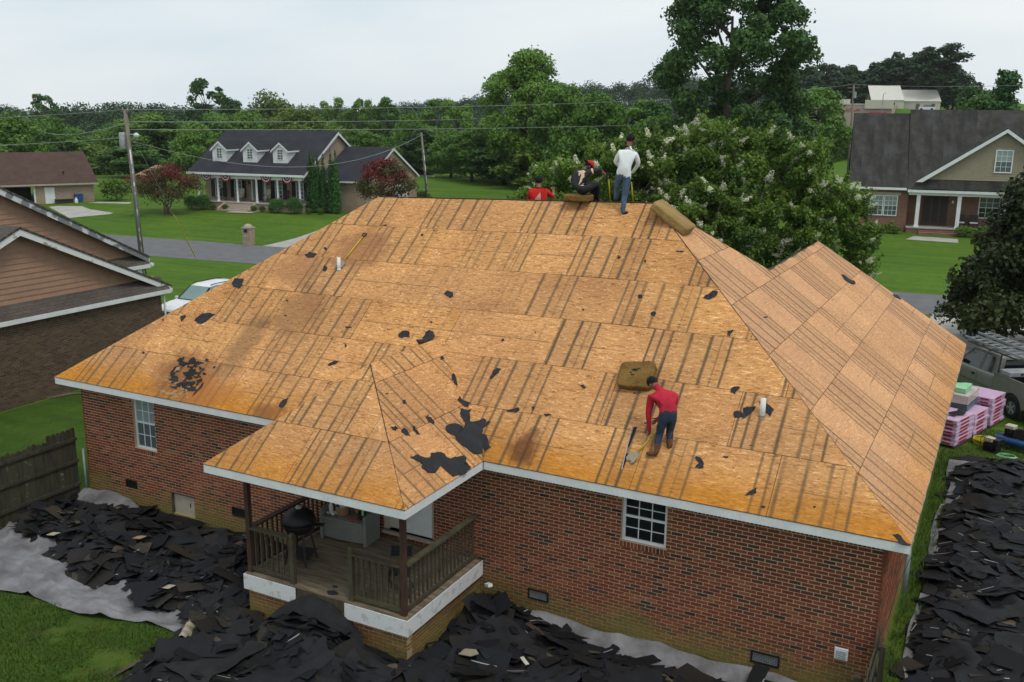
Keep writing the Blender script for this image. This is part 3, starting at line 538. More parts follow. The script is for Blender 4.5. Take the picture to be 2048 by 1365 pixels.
def railing(p,q,z0,z1,m,mr,sp=.128):
    p=Vector(p);q=Vector(q); d=(q-p); L=d.length; d.normalize(); nrm=Vector((-d.y,d.x,0))
    b=MB(); b.bar((p.x,p.y,z1),(q.x,q.y,z1),.13,.036); rl=b.obj('railing',mr,house,label='weathered wooden porch railing')
    MB().bar((p.x,p.y,z0+.09),(q.x,q.y,z0+.09),.036,.07).obj('bottom_rail',m,rl)
    n=int(L/sp)
    for k in range(n):
        c=p+d*(L*(k+.5)/n)+nrm*.034; t=(rnd.random()-.5)*.012; w=.033
        MB().bar((c.x,c.y,z0+.03),(c.x+t,c.y+t,z1-.019),w,w,(d.x,d.y,0)).obj('baluster',m,rl)
railing((8.36,-2.24,0),(9.32,-2.24,0),DZ,1.96,'wood_old','wood_old'); railing((10.80,-2.24,0),(11.85,-2.24,0),DZ,1.97,'wood_moss','wood_old'); railing((11.9,-2.19,0),(11.9,.36,0),DZ,1.97,'wood_old','wood_moss',.14); railing((8.31,-2.19,0),(8.31,.36,0),DZ,1.95,'wood_brown','wood_brown',.14)
# back door
b=MB(); b.box((DOOR[0],WY0+.05,DOOR[2]),(DOOR[0]+.09,WY0+.14,DOOR[3])); b.box((DOOR[1]-.05,WY0+.05,DOOR[2]),(DOOR[1],WY0+.14,DOOR[3])); b.box((DOOR[0]+.09,WY0+.05,DOOR[3]-.08),(DOOR[1]-.05,WY0+.14,DOOR[3])); fr=b.obj('door_frame','cream',house)
MB().box((DOOR[0]+.09,WY0+.10,DOOR[2]+.03),(DOOR[0]+.42,WY0+.13,DOOR[3]-.08)).obj('side_panel','cream',fr); MB().box((DOOR[0]+.47,WY0+.03,DOOR[2]+.03),(DOOR[1]-.05,WY0+.07,DOOR[3]-.08)).obj('door','siding_white',fr); MB().box((DOOR[0]-.02,WY0-.07,DOOR[2]-.05),(DOOR[1]+.02,WY0+.12,DOOR[2])).obj('threshold','stone_beige',fr)
MB().tube([(DOOR[0]+.55,WY0+.03,2.1),(DOOR[0]+.55,WY0-.02,2.1)],.025,8).obj('door_handle','dark_metal',fr)
SCRAPS=[
('torn felt scrap with a slit just above the porch roof peak',[(8.97,2.05,4.94),(8.93,2.15,5.02),(8.98,2.21,5.07),(9.12,2.21,5.07),(9.19,2.14,5.01),(9.25,2.07,4.96),(9.12,2.08,4.96),(9.05,2.04,4.93)]),
('bow-shaped felt scrap lying on the porch ridge top',[(9.44,2.03,4.93),(9.52,1.98,4.88),(9.96,1.53,5.06),(9.99,1.6,5.03),(9.73,2.09,4.98),(9.95,1.98,5.07),(9.75,2.25,5.11),(9.64,2.27,5.12),(9.56,2.23,5.09),(9.58,2.13,5.01),(9.58,2.07,4.96)]),
('flat dark felt strip left of the porch ridge end',[(7.57,1.28,4.31),(7.64,1.25,4.29),(7.77,1.32,4.35),(7.82,1.37,4.38),(7.7,1.37,4.39)]),
('narrow felt strip in the upper part of the porch valley',[(10.71,1.44,4.48),(10.8,1.41,4.44),(10.95,1.24,4.31),(10.88,1.21,4.36),(10.79,1.25,4.42)]),
('crumpled felt scrap midway down the porch valley',[(11.18,0.85,4.13),(11.13,1.02,4.16),(11.22,0.99,4.1),(11.4,0.96,4.08),(11.42,0.86,4),(11.33,0.86,4.01),(11.24,0.96,4.08)]),
('ragged felt scrap in the lower porch valley',[(11.39,0.57,3.96),(11.33,0.76,4.01),(11.42,0.76,3.94),(11.49,0.84,3.98),(11.53,0.71,3.87),(11.63,0.61,3.79),(11.62,0.46,3.79),(11.54,0.45,3.85),(11.45,0.5,3.92)]),
('largest torn sheet of black felt across the porch valley foot',[(11.48,-0.11,3.9),(11.5,0.13,3.89),(11.56,0.25,3.84),(11.65,0.28,3.77),(11.56,0.52,3.84),(11.67,0.61,3.8),(11.86,0.71,3.88),(12.04,0.67,3.84),(12,0.6,3.78),(11.95,0.54,3.74),(11.98,0.44,3.66),(12.1,0.41,3.64),(12.17,0.29,3.54),(12.3,0.24,3.5),(12.18,0.13,3.4),(12.1,-0.09,3.43),(11.96,-0.12,3.53),(11.76,-0.18,3.69),(11.7,-0.12,3.73),(11.6,-0.21,3.81),(11.53,-0.19,3.86)]),
('ragged black felt sheet along the porch roof right eave',[(11.64,-1.63,3.77),(11.67,-1.4,3.75),(11.77,-1.32,3.68),(11.8,-1.21,3.66),(11.74,-1.07,3.7),(11.8,-0.84,3.65),(11.97,-0.75,3.53),(12.03,-0.37,3.48),(12.09,-0.39,3.43),(12.14,-0.55,3.4),(12.21,-0.47,3.34),(12.27,-0.55,3.3),(12.29,-0.78,3.28),(12.23,-1.09,3.33),(12.13,-1.12,3.4),(12.1,-0.93,3.42),(11.98,-0.93,3.52),(11.95,-0.98,3.54),(12,-1.21,3.5),(12.04,-1.4,3.47),(11.97,-1.56,3.52),(11.87,-1.59,3.6),(11.83,-1.5,3.63),(11.74,-1.55,3.7)]),
('curved felt scrap in the middle of the porch right slope',[(11.18,-0.38,4.12),(11.17,-0.26,4.13),(11.22,-0.25,4.09),(11.34,-0.3,4.01),(11.36,-0.38,3.99),(11.29,-0.44,4.04)]),
('pointed felt scrap near the porch hip',[(11.2,-1.21,4.11),(11.2,-1.14,4.11),(11.27,-1.11,4.06),(11.37,-1.17,3.98),(11.32,-1.25,4.02),(11.24,-1.28,4.08)]),
('twin-lobed felt scrap between hip and valley of the porch roof',[(11.24,-0.93,4.08),(11.24,-0.85,4.08),(11.33,-0.89,4.01),(11.42,-0.93,3.95),(11.38,-0.99,3.97),(11.3,-0.98,4.04)]),
('small ragged felt scrap on the porch hip',[(11.08,-1.39,4.2),(11.12,-1.34,4.17),(11.1,-1.28,4.19),(11.17,-1.27,4.14),(11.18,-1.37,4.13),(11.14,-1.42,4.15)]),
('long ragged felt piece near the left hip',[(3.03,1.81,4.72),(3.11,1.89,4.78),(3.12,2,4.87),(3.25,2.04,4.9),(3.53,2.04,4.9),(3.47,1.95,4.83),(3.41,1.83,4.74),(3.31,1.76,4.68),(3.13,1.78,4.69)]),
('small triangular felt flap near the left hip',[(2.51,1.88,4.77),(2.66,1.91,4.8),(2.69,1.82,4.73),(2.67,1.74,4.66)]),
('curled grey shingle piece below the parked white car',[(3.35,2.84,5.53),(3.35,2.97,5.63),(3.61,3,5.65),(3.72,2.83,5.52),(3.67,2.73,5.44),(3.43,2.78,5.48)]),
('flat felt scrap on the brown stain below the far end of the ridge',[(4.97,3.78,6.27),(5.07,3.86,6.33),(5.31,3.84,6.31),(5.3,3.74,6.23),(5.1,3.72,6.22)]),
('thin felt scrap left of the upper vent pipe',[(5.81,3.42,5.98),(5.77,3.57,6.1),(5.89,3.51,6.06),(5.92,3.41,5.98)]),
('tilted felt strip above the left end of the porch eave',[(6.97,0.28,3.52),(6.99,0.41,3.63),(7.09,0.47,3.67),(7.14,0.38,3.6),(7.11,0.27,3.51)]),
('five-sided felt scrap in the middle of the main slope',[(9.49,3.12,5.8),(9.53,3.21,5.87),(9.7,3.17,5.85),(9.76,3.08,5.78),(9.71,3.03,5.73)]),
('long felt scrap above the porch valley on the main slope',[(11.6,1.5,4.52),(11.59,1.62,4.61),(11.65,1.69,4.67),(11.76,1.69,4.67),(11.74,1.6,4.6),(11.68,1.52,4.54),(11.64,1.46,4.48)]),
('flat torn scrap below the porch valley top on the main slope',[(12.26,0.93,4.06),(12.38,0.95,4.08),(12.5,1.01,4.12),(12.56,0.98,4.1),(12.51,0.92,4.05),(12.33,0.91,4.04)]),
('thin dark sliver left of the crimson-shirted worker',[(13.08,0.97,4.09),(13.18,0.99,4.11),(13.26,0.97,4.1),(13.15,0.93,4.06)]),
('small wedge scrap below and left of the foam pad',[(13.54,1.6,4.61),(13.63,1.6,4.62),(13.71,1.56,4.58),(13.66,1.53,4.56)]),
('frayed felt scrap at the right hip',[(15.39,3.54,6.21),(15.47,3.62,6.28),(15.54,3.68,6.33),(15.65,3.68,6.32),(15.63,3.58,6.25),(15.53,3.51,6.19)]),
('wavy felt scrap beside the lower right hip',[(16.08,2.94,5.72),(16.19,2.98,5.75),(16.17,2.9,5.68),(16.16,2.83,5.63),(16.11,2.84,5.64)]),
('felt scrap up-slope from the lower vent pipe',[(16.5,1.84,4.81),(16.51,1.93,4.89),(16.6,1.96,4.91),(16.64,1.92,4.88),(16.58,1.81,4.79)]),
('squarish felt scrap left of the lower vent pipe',[(16.66,1.51,4.54),(16.73,1.54,4.57),(16.82,1.52,4.55),(16.82,1.44,4.49),(16.7,1.42,4.47)]),
('pointed felt scrap next to the lower vent pipe on its left',[(16.81,1.59,4.61),(17.02,1.66,4.67),(17.01,1.59,4.61),(16.86,1.41,4.46)]),
('torn felt scrap around the foot of the lower vent pipe',[(17.06,1.74,4.73),(17.1,1.8,4.78),(17.2,1.73,4.73),(17.35,1.65,4.66),(17.32,1.52,4.55),(17.2,1.59,4.6)]),
('narrow felt scrap on the wing roof near its ridge',[(16.75,12,5.59),(16.86,12.19,5.51),(17.1,12.35,5.34),(17.09,11.98,5.35),(16.9,11.79,5.48)]),
('dark felt flap at the far edge of the wing roof',[(17.89,14.3,4.77),(17.99,14.66,4.7),(18.12,14.5,4.61),(17.99,14.25,4.7)]),
('hooked felt scrap downhill of the crimson-shirted worker',[(16.23,0.67,3.85),(16.28,0.7,3.87),(16.37,0.65,3.84),(16.42,0.59,3.79),(16.44,0.53,3.73),(16.37,0.51,3.72),(16.29,0.52,3.72),(16.33,0.6,3.79),(16.28,0.63,3.82)]),
('black felt flap on the near right roof corner',[(19.66,0.08,3.36),(19.74,0.11,3.39),(19.82,0.05,3.34),(19.94,-0.02,3.29),(19.93,-0.03,3.28),(19.78,-0.03,3.27),(19.75,-0.01,3.29),(19.76,0.02,3.32)]),
('pointed felt scrap near the right end of the front eave',[(17.27,0.23,3.49),(17.32,0.31,3.56),(17.42,0.38,3.61),(17.44,0.3,3.55),(17.35,0.26,3.52)])]
TINY=[[(5.51,4.01,6.44),(5.49,3.97,6.41),(5.45,3.97,6.41),(5.4,4,6.44),(5.4,4.04,6.47),(5.44,4.04,6.47)],[(7.79,1.33,4.36),(7.77,1.31,4.34),(7.65,1.29,4.32),(7.6,1.31,4.34),(7.62,1.33,4.36),(7.74,1.35,4.37)],[(7.76,1.74,4.68),(7.79,1.69,4.64),(7.75,1.7,4.65),(7.71,1.73,4.67),(7.69,1.78,4.71),(7.72,1.77,4.71)],[(7.62,2.14,4.99),(7.57,2.12,4.98),(7.48,2.1,4.97),(7.44,2.12,4.98),(7.46,2.14,4.99),(7.56,2.15,5)],[(4.28,0.96,4.06),(4.27,0.94,4.03),(4.23,0.92,4.02),(4.19,0.95,4.05),(4.17,0.99,4.07),(4.23,1,4.08)],[(2.06,1.74,4.66),(2.09,1.7,4.63),(2.07,1.7,4.63),(2.02,1.74,4.66),(2,1.77,4.69),(2.02,1.77,4.69)],[(2.26,0.9,4),(2.25,0.87,3.99),(2.21,0.87,3.98),(2.16,0.88,3.99),(2.16,0.91,4.02),(2.21,0.91,4.02)],[(6.83,4.74,7.04),(6.83,4.72,7.02),(6.76,4.72,7.02),(6.69,4.73,7.03),(6.73,4.75,7.04),(6.8,4.75,7.05)],[(8.05,4.53,6.9),(8.05,4.49,6.87),(8.01,4.5,6.87),(7.98,4.52,6.89),(7.97,4.56,6.92),(8.01,4.56,6.92)],[(13.31,4.25,6.79),(13.29,4.22,6.76),(13.26,4.21,6.76),(13.24,4.24,6.78),(13.23,4.28,6.81),(13.27,4.27,6.8)],[(14.13,3.44,6.13),(14.11,3.41,6.1),(14.07,3.4,6.09),(14.04,3.43,6.12),(14.05,3.46,6.14),(14.09,3.47,6.15)],[(14.52,3.12,5.86),(14.52,3.08,5.83),(14.48,3.07,5.82),(14.43,3.11,5.86),(14.45,3.15,5.89),(14.49,3.16,5.9)],[(12.84,1.05,4.16),(12.83,1.03,4.14),(12.8,1.02,4.14),(12.78,1.05,4.16),(12.78,1.07,4.18),(12.81,1.08,4.18)],[(10.83,-0.5,4.39),(10.85,-0.55,4.38),(10.84,-0.61,4.39),(10.8,-0.58,4.41),(10.78,-0.52,4.43),(10.8,-0.48,4.42)],[(9.6,2.46,5.27),(9.59,2.44,5.26),(9.56,2.44,5.25),(9.54,2.45,5.27),(9.54,2.47,5.28),(9.57,2.47,5.28)],[(11.51,2.26,5.14),(11.51,2.24,5.12),(11.48,2.23,5.11),(11.45,2.25,5.13),(11.45,2.28,5.15),(11.49,2.28,5.15)],[(14.55,3.12,5.87),(14.54,3.06,5.82),(14.48,3.07,5.83),(14.45,3.11,5.86),(14.45,3.15,5.89),(14.49,3.16,5.9)],[(14.13,3.45,6.13),(14.11,3.42,6.11),(14.06,3.4,6.09),(14.03,3.44,6.13),(14.04,3.47,6.16),(14.09,3.47,6.16)],[(16.5,4.42,5.76),(16.5,4.36,5.76),(16.48,4.24,5.78),(16.46,4.24,5.79),(16.46,4.32,5.79),(16.49,4.44,5.77)],[(15.18,8.15,6.71),(15.17,7.97,6.71),(15.14,7.75,6.73),(15.11,7.69,6.76),(15.12,7.88,6.75),(15.14,8.07,6.73)],[(16.8,0.78,3.94),(16.79,0.76,3.92),(16.75,0.75,3.92),(16.71,0.76,3.93),(16.73,0.78,3.94),(16.77,0.78,3.94)],[(14.74,1.58,4.6),(14.73,1.57,4.59),(14.71,1.57,4.59),(14.69,1.58,4.6),(14.7,1.59,4.61),(14.72,1.59,4.61)],[(17.64,0.13,3.41),(17.63,0.11,3.39),(17.59,0.11,3.39),(17.57,0.12,3.39),(17.59,0.13,3.41),(17.62,0.13,3.41)],[(18.42,0.26,3.51),(18.42,0.25,3.51),(18.4,0.25,3.5),(18.39,0.25,3.51),(18.4,0.26,3.52),(18.41,0.27,3.52)],[(12.99,3.05,5.8),(12.98,3.04,5.79),(12.96,3.04,5.79),(12.94,3.05,5.8),(12.95,3.07,5.81),(12.97,3.07,5.82)],[(10.38,1.63,4.73),(10.4,1.56,4.72),(10.39,1.5,4.73),(10.36,1.52,4.75),(10.34,1.6,4.77),(10.35,1.63,4.76)],[(10.58,-0.73,4.58),(10.59,-0.76,4.58),(10.57,-0.81,4.59),(10.56,-0.81,4.6),(10.56,-0.78,4.6),(10.57,-0.72,4.59)],[(14.66,4.49,6.99),(14.62,4.46,6.97),(14.51,4.46,6.97),(14.46,4.47,6.98),(14.5,4.48,6.99),(14.6,4.49,7)],[(12.14,2.49,5.33),(12.14,2.47,5.31),(12.13,2.47,5.31),(12.11,2.48,5.32),(12.11,2.51,5.34),(12.12,2.51,5.34)],[(13.92,4.2,6.76),(13.91,4.18,6.74),(13.88,4.18,6.74),(13.86,4.2,6.75),(13.87,4.22,6.77),(13.89,4.23,6.78)],[(5.63,2.23,5.05),(5.63,2.21,5.03),(5.6,2.21,5.03),(5.56,2.22,5.04),(5.57,2.24,5.06),(5.6,2.24,5.06)],[(5.39,2.59,5.33),(5.39,2.57,5.32),(5.36,2.57,5.31),(5.33,2.59,5.33),(5.33,2.6,5.34),(5.36,2.61,5.35)],[(17.15,1.02,4.14),(17.14,1.01,4.13),(17.11,1.01,4.13),(17.09,1.01,4.13),(17.11,1.02,4.14),(17.14,1.02,4.14)],[(15.14,1.1,4.2),(15.14,1.09,4.2),(15.11,1.09,4.19),(15.1,1.09,4.2),(15.1,1.11,4.21),(15.13,1.11,4.21)],[(15.96,0.85,4),(15.96,0.85,4),(15.95,0.85,4),(15.95,0.85,4),(15.95,0.86,4),(15.96,0.86,4)]]
# ================================================================ loose things on the roof
def scrap(pts,label,group=None,lift=.035):
    P=[Vector(p) for p in pts]; c=sum(P,Vector())/len(P)
    n=Vector()
    for i in range(len(P)): n+=(P[i-1]-c).cross(P[i]-c)
    n.normalize()
    if n.z<0: n=-n; P=P[::-1]
    # roughen the outline: torn felt
    Q=[]
    for i in range(len(P)):
        a,b=P[i],P[(i+1)%len(P)]; Q.append(a); L=(b-a).length; k=max(1,min(3,int(L/.10)))
        for j in range(1,k+1):
            t=j/(k+1); Q.append(a.lerp(b,t)+(c-a).normalized()*(rnd.random()-.5)*.05)
    bm=bmesh.new(); top=[]
    for q in Q: top.append(bm.verts.new((q-c)+n*(.020+lift*rnd.random()**2)))
    bm.faces.new(top)
    bmesh.ops.triangulate(bm,faces=bm.faces[:])
    me=bpy.data.meshes.new('felt_scrap')
    ex=bmesh.ops.extrude_face_region(bm,geom=bm.faces[:]); 
    for v in ex['geom']:
        if isinstance(v,bmesh.types.BMVert): v.co-=n*.006
    bmesh.ops.recalc_face_normals(bm,faces=bm.faces); bm.to_mesh(me); bm.free(); me.materials.append(MATS['felt'])
    return link('felt_scrap',me,None,label,'roofing felt',group,loc=c)
for l,p in SCRAPS: scrap(p,l,'torn felt scraps on the bare roof')
for p in TINY: scrap(p,'tiny dark crumb of felt left on the bare sheathing','felt crumbs on the roof',.015)
def frame_from(x,y,z):
    M=Matrix((x,y,z)).transposed().to_4x4(); return M
def foam(name,label,c,ax,ay,az,sx,sy,sz,mat,seed,soft=1.0):
    r=random.Random(seed); b=MB(); N=14
    def f(u,v,w):
        x,y,z=(u-.5),(v-.5),(w-.5)
        k=1-.10*soft*(abs(2*x)**6*abs(2*y)**6); x*=k;y*=k
        j=soft*(.030*(vn(u*7,v*7,seed)-.5)+.02*(vn(u*19,v*19,seed+3)-.5))
        return (x*sx+j*.6,y*sy+(vn(v*6,w*3+u*5,seed+1)-.5)*.03*soft,z*sz+j*(1 if w>.5 else .15)+(w-.5)*-.012*(abs(2*x)**4+abs(2*y)**4))
    for (fn,a_,b_) in ((lambda u,v:f(u,v,1),N,N),(lambda u,v:f(1-u,v,0),N,N),(lambda u,v:f(u,0,v),N,4),(lambda u,v:f(1-u,1,v),N,4),(lambda u,v:f(0,1-u,v),N,4),(lambda u,v:f(1,u,v),N,4)): b.grid(fn,a_,b_)
    me=b.mesh(name,mat,smooth=True); bm=bmesh.new(); bm.from_mesh(me); bmesh.ops.remove_doubles(bm,verts=bm.verts,dist=.012); bm.to_mesh(me); bm.free()
    o=link(name,me,None,label,'foam pad','foam seat pads on the roof'); M=frame_from(Vector(ax).normalized(),Vector(ay).normalized(),Vector(az).normalized()); M.translation=Vector(c); o.matrix_world=M; return o
nm=Vector((0,-(QZ-EV)/SL,RY/SL)); up=Vector((0,RY/SL,(QZ-EV)/SL)); c=Vector(Fmain(14.66,1.86*SL/RY,.092))
ax=(Vector((1,0,0))*.995+up*.1).normalized(); pa=foam('foam_pad','square brown foam pad lying mid-slope behind the crimson-shirted worker',c,ax,nm.cross(ax),nm,.70,.60,.15,'foam',1)
b=MB()
for (px,py,q1,q2) in ((-.04,.09,1.4,.5),(-.06,-.04,.9,.6),(.03,.12,.5,.3),(-.11,.02,.4,.25)): b.lathe([(.001,-.012),(.040,-.01),(.044,.002),(.02,.004)],(px,py,.080),9,0,q1,q2)
b.obj('hole','felt_dark',pa)
foam('foam_pad','brown foam pad under the seated worker on the ridge',(11.73,5.50,7.925),(1,.05,0),(-.05,1,0),(0,0,1),.62,.50,.15,'foam',2)
nr=Vector(((QZ-EV)/SLR,0,(HL-QX)/SLR)); dn=Vector(((HL-QX)/SLR,0,-(QZ-EV)/SLR)); a1=(dn+Vector((0,.05,0))).normalized()
foam('foam_pad','pale thick foam block at the top of the right hip',Vector(Fright(5.30,SLR*.925,.115)),a1,nr.cross(a1),nr,.98,.70,.19,'foam_light',3,.3)
# tools -----------------------------------------------------------------------------
def shovel(label,top,blade,bn,grip=True,bl=.26,bw=.24):
    """tear-off shovel: yellow shaft, black D-grip, flat notched blade"""
    t=Vector(top); q=Vector(blade); d=(q-t).normalized(); n=Vector(bn).normalized(); s=d.cross(n).normalized(); n=s.cross(d)
    o=thing('shovel',label,'shovel',q,group='tear-off shovels'); T=t-q
    MB().tube([T,d*-bl],.017,8).obj('handle','yellow_paint',o,smooth=True)
    b=MB(); pl=[(-.02,-bl),(.02,-bl),(.05,-bl*.8),(bw/2,-bl*.62),(bw/2,-bl*.05),(bw*.3,.03),(0,.0),(-bw*.3,.03),(-bw/2,-bl*.05),(-bw/2,-bl*.62),(-.05,-bl*.8)]
    b.prism(pl,lambda a,bb,h:s*a+d*bb+n*(h+.02*(abs(a)/(bw/2))**2),.006); b.obj('blade','siding_khaki',o)
    if grip:
        b=MB(); b.tube([T,T-d*.06+s*.05,T-d*.12+s*.055,T-d*.12-s*.055,T-d*.06-s*.05,T],.014,6); b.obj('grip','black_plastic',o,smooth=True)
    return o
sn=nm
shovel('yellow shovel lying beside the upper vent pipe',Vector((6.36,4.36,6.74))+sn*.04,Vector((6.22,3.52,6.06))+sn*.04,sn)
shovel('yellow-handled shovel upright at the seated worker\'s hand',(12.42,5.60,8.38),(12.42,5.80,7.60),(0,1,.3),bl=.22)
shovel('yellow-handled shovel held in front of the white-shirted worker',(12.95,5.66,8.32),(12.96,5.92,7.52),(0,1,.3),False,bl=.22)
b=MB(); p0,p1=Vector(Fmain(14.90,1.30,.02)),Vector(Fmain(15.00,.36,.02)); m_=p0.lerp(p1,.45)
b.bar(p0,p1,.012,.03,nm); b.obj('metal_flashing','alum',None,label='long narrow metal edge strip beside the crimson-shirted worker',cat='flashing')
b=MB(); 
b.add([Vector(Fmain(x,bb,.0195)) for x,bb in ((14.93,1.30),(15.00,1.31),(14.985,.86),(14.955,.84))],[(0,1,2,3)]); b.add([Vector(Fmain(x,bb,.0195)) for x,bb in ((14.97,.72),(15.02,.70),(15.02,.42),(14.99,.40))],[(0,1,2,3)])
b.obj('painted_gap','felt_dark',roof)  # dark sheets laid on the panels paint the shadow in the cut slot
# ================================================================ people
HR=Vector((.8868,.4621,0)); HF=Vector((-.4621,.8868,0))     # to the right and away, level, as seen from the street behind
def person(name,label,loc,J,mat,face,bare_forearm=False,cap=None,hair=True,fingers=(1,1),scale=1.0,hem=.0,prt=None):
    loc=Vector(loc)
    def W3(j): return HR*j[0]+HF*j[1]+Vector((0,0,j[2]))
    K={k:W3(v) for k,v in J.items()}
    rad={'pelvis':(.155,.130),'waist':(.150,.120),'chest':(.185,.130),'collar':(.10,.09),'neck':(.054,.054),'jaw':(.076,.080),'head':(.090,.098),'shL':(.088,.088),'shR':(.088,.088),'elL':(.056,.056),'elR':(.056,.056),'wrL':(.036,.036),'wrR':(.036,.036),'haL':(.030,.040),'haR':(.030,.040),'hpL':(.105,.11),'hpR':(.105,.11),'knL':(.076,.076),'knR':(.076,.076),'caL':(.068,.068),'caR':(.068,.068),'anL':(.052,.054),'anR':(.052,.054),'toL':(.036,.032),'toR':(.036,.032)}
    K['collar']=K['chest'].lerp(K['neck'],.58)
    for s in 'LR':
        if 'ca'+s not in K: K['ca'+s]=K['kn'+s].lerp(K['an'+s],.42)
    names=list(rad); E=[('pelvis','waist','shirt'),('waist','chest','shirt'),('chest','collar','shirt'),('collar','neck','skin'),('neck','jaw','skin'),('jaw','head','skin')]
    for s in 'LR': E+=[('chest','sh'+s,'shirt'),('sh'+s,'el'+s,'shirt'),('el'+s,'wr'+s,'skin' if bare_forearm else 'shirt'),('wr'+s,'ha'+s,'skin'),('pelvis','hp'+s,'pants'),('hp'+s,'kn'+s,'pants'),('kn'+s,'ca'+s,'pants'),('ca'+s,'an'+s,'low'),('an'+s,'to'+s,'shoe')]
    me=bpy.data.meshes.new('sk'); me.from_pydata([K[n] for n in names],[(names.index(a),names.index(b)) for a,b,_ in E],[]); ob=bpy.data.objects.new('sk',me); COL.objects.link(ob)
    ob.modifiers.new('skin','SKIN'); ss=ob.modifiers.new('sub','SUBSURF'); ss.levels=2
    for i,n in enumerate(names): me.skin_vertices[0].data[i].radius=rad[n]; me.skin_vertices[0].data[i].use_root=(n=='pelvis')
    dg=bpy.context.evaluated_depsgraph_get(); body=bpy.data.meshes.new_from_object(ob.evaluated_get(dg)); bpy.data.objects.remove(ob); bpy.data.meshes.remove(me)
    order=['shirt','pants','skin','low','shoe']+(['print'] if prt else []); mat=dict(mat,print=prt) if prt else mat; body.materials.clear()
    for k in order: body.materials.append(MATS[mat[k]])
    segs=[(K[a],K[b],order.index(z),max(rad[a][0],rad[b][0])) for a,b,z in E]
    nz=Vector((0,0,0))
    for p in body.polygons:
        c=p.center; best=None
        for a,b,z,r in segs:
            ab=b-a; t=max(0,min(1,(c-a).dot(ab)/max(ab.length_squared,1e-9))); d=(c-a-ab*t).length/r
            if best is None or d<best[0]: best=(d,z)
        zz=best[1]; ax_=(K['waist']-K['pelvis'])
        if zz in(0,1) and (c-K['pelvis']).length<.30 and min((c-K[q]).length for q in ('wrL','wrR','elL','elR'))>.12: zz=0 if (c-K['pelvis']).dot(ax_.normalized())>hem else 1
        if prt and zz==0:
            rel=c-K['chest'].lerp(K['waist'],.2); sl=(c-K['shR'].lerp(K['elR'],.35)).length
            if (abs(rel.dot(HR))<.075 and abs(rel.dot(Vector((0,0,1))))<.17 and rel.dot(HF)<0 and vn(c.x*34,c.z*30+c.y*20,7)>.40) or (sl<.09 and math.sin((c-K['shR']).length*75)>.35): zz=5
        p.material_index=zz; p.use_smooth=True
    # cloth folds
    for v in body.vertices:
        c=v.co; v.co=c+v.normal*(.010*(vn(c.x*13+c.z*9,c.y*13-c.z*5,3)-.5))
    bm=bmesh.new(); bm.from_mesh(body); ex=MB(); fv=W3(face).normalized()
    for s,on in (('L',fingers[0]),('R',fingers[1])):
        if not on: continue
        w,h=K['wr'+s],K['ha'+s]; d=(h-w).normalized(); n=(fv-d*fv.dot(d)); n=n.normalized() if n.length>.05 else d.orthogonal().normalized(); sd=d.cross(n)
        for i,(o_,l_) in enumerate(((-.030,.066),(-.010,.080),(.011,.076),(.030,.058))):
            p=h+sd*o_-d*.01; ex.tube([p,p+d*l_*.45+n*.004,p+d*l_*.75+n*.025,p+d*l_*.80+n*.045],[.010,.0095,.0085,.007],6,2)
        sg=-1; p=w+d*.035+sd*.028*sg; ex.tube([p,p+d*.03+sd*.03*sg+n*.01,p+d*.06+sd*.032*sg+n*.03],[.012,.0105,.008],6,2)
    hd=K['head']; upv=(K['head']-K['neck']).normalized(); side=fv.cross(upv).normalized(); fv2=upv.cross(side).normalized(); fv2=fv2 if fv2.dot(fv)>0 else -fv2
    cz=(K['jaw']+K['head'])/2
    ex.tube([cz+fv2*.075+upv*.03,cz+fv2*.108-upv*.012,cz+fv2*.085-upv*.02],[.010,.016,.012],6,2)
    for sg in (-1,1): ex.tube([cz+side*.078*sg+upv*.03,cz+side*.092*sg-fv2*.012+upv*.01,cz+side*.078*sg-upv*.025],[.012,.018,.010],6,2); ex.tube([cz+fv2*.082+side*.032*sg+upv*.025,cz+fv2*.090+side*.032*sg+upv*.025],.010,6,4)
    ex.tube([cz+fv2*.080-side*.025-upv*.055,cz+fv2*.088-upv*.055,cz+fv2*.080+side*.025-upv*.055],.006,5,4)
    em=ex.mesh('x',[mat[k] for k in order],smooth=True); bm.from_mesh(em); bm.to_mesh(body); bm.free(); bpy.data.meshes.remove(em)
    o=link(name,body,None,label,'person','roofers at work',loc=loc,scale=scale); body.name='person'
    if hair:
        b=MB(); NU,NV=16,8; hc=hd+upv*.0
        def hf(u,v):
            a=2*math.pi*u; t=v*.60*math.pi; back=-math.cos(a)    # lower at the back
            t*=1+.30*back; r=(.106+.008*vn(u*14,v*9,5)); d=fv2*math.cos(a)*math.sin(t)+side*math.sin(a)*math.sin(t)*.90+upv*math.cos(t)*1.06
            return hc+d*r+upv*.016-fv2*.006
        b.grid(hf,NU,NV); b.obj('hair','hair',o,smooth=True)
    if cap:
        b=MB(); hc=hd+upv*.02
        def cfn(u,v):
            a=2*math.pi*u; t=v*.5*math.pi; return hc+(fv2*math.cos(a)*math.sin(t)+side*math.sin(a)*math.sin(t)+upv*math.cos(t))*.120
        b.grid(cfn,16,6); b.obj('cap',cap,o,smooth=True)
        MB().prism([(-.07,0),(.07,0),(.06,.07),(0,.09),(-.06,.07)],lambda a,bb,h:hc+side*a-fv2*(.10+bb)+upv*(h-.01),.008).obj('visor','black_plastic',o)
    return o
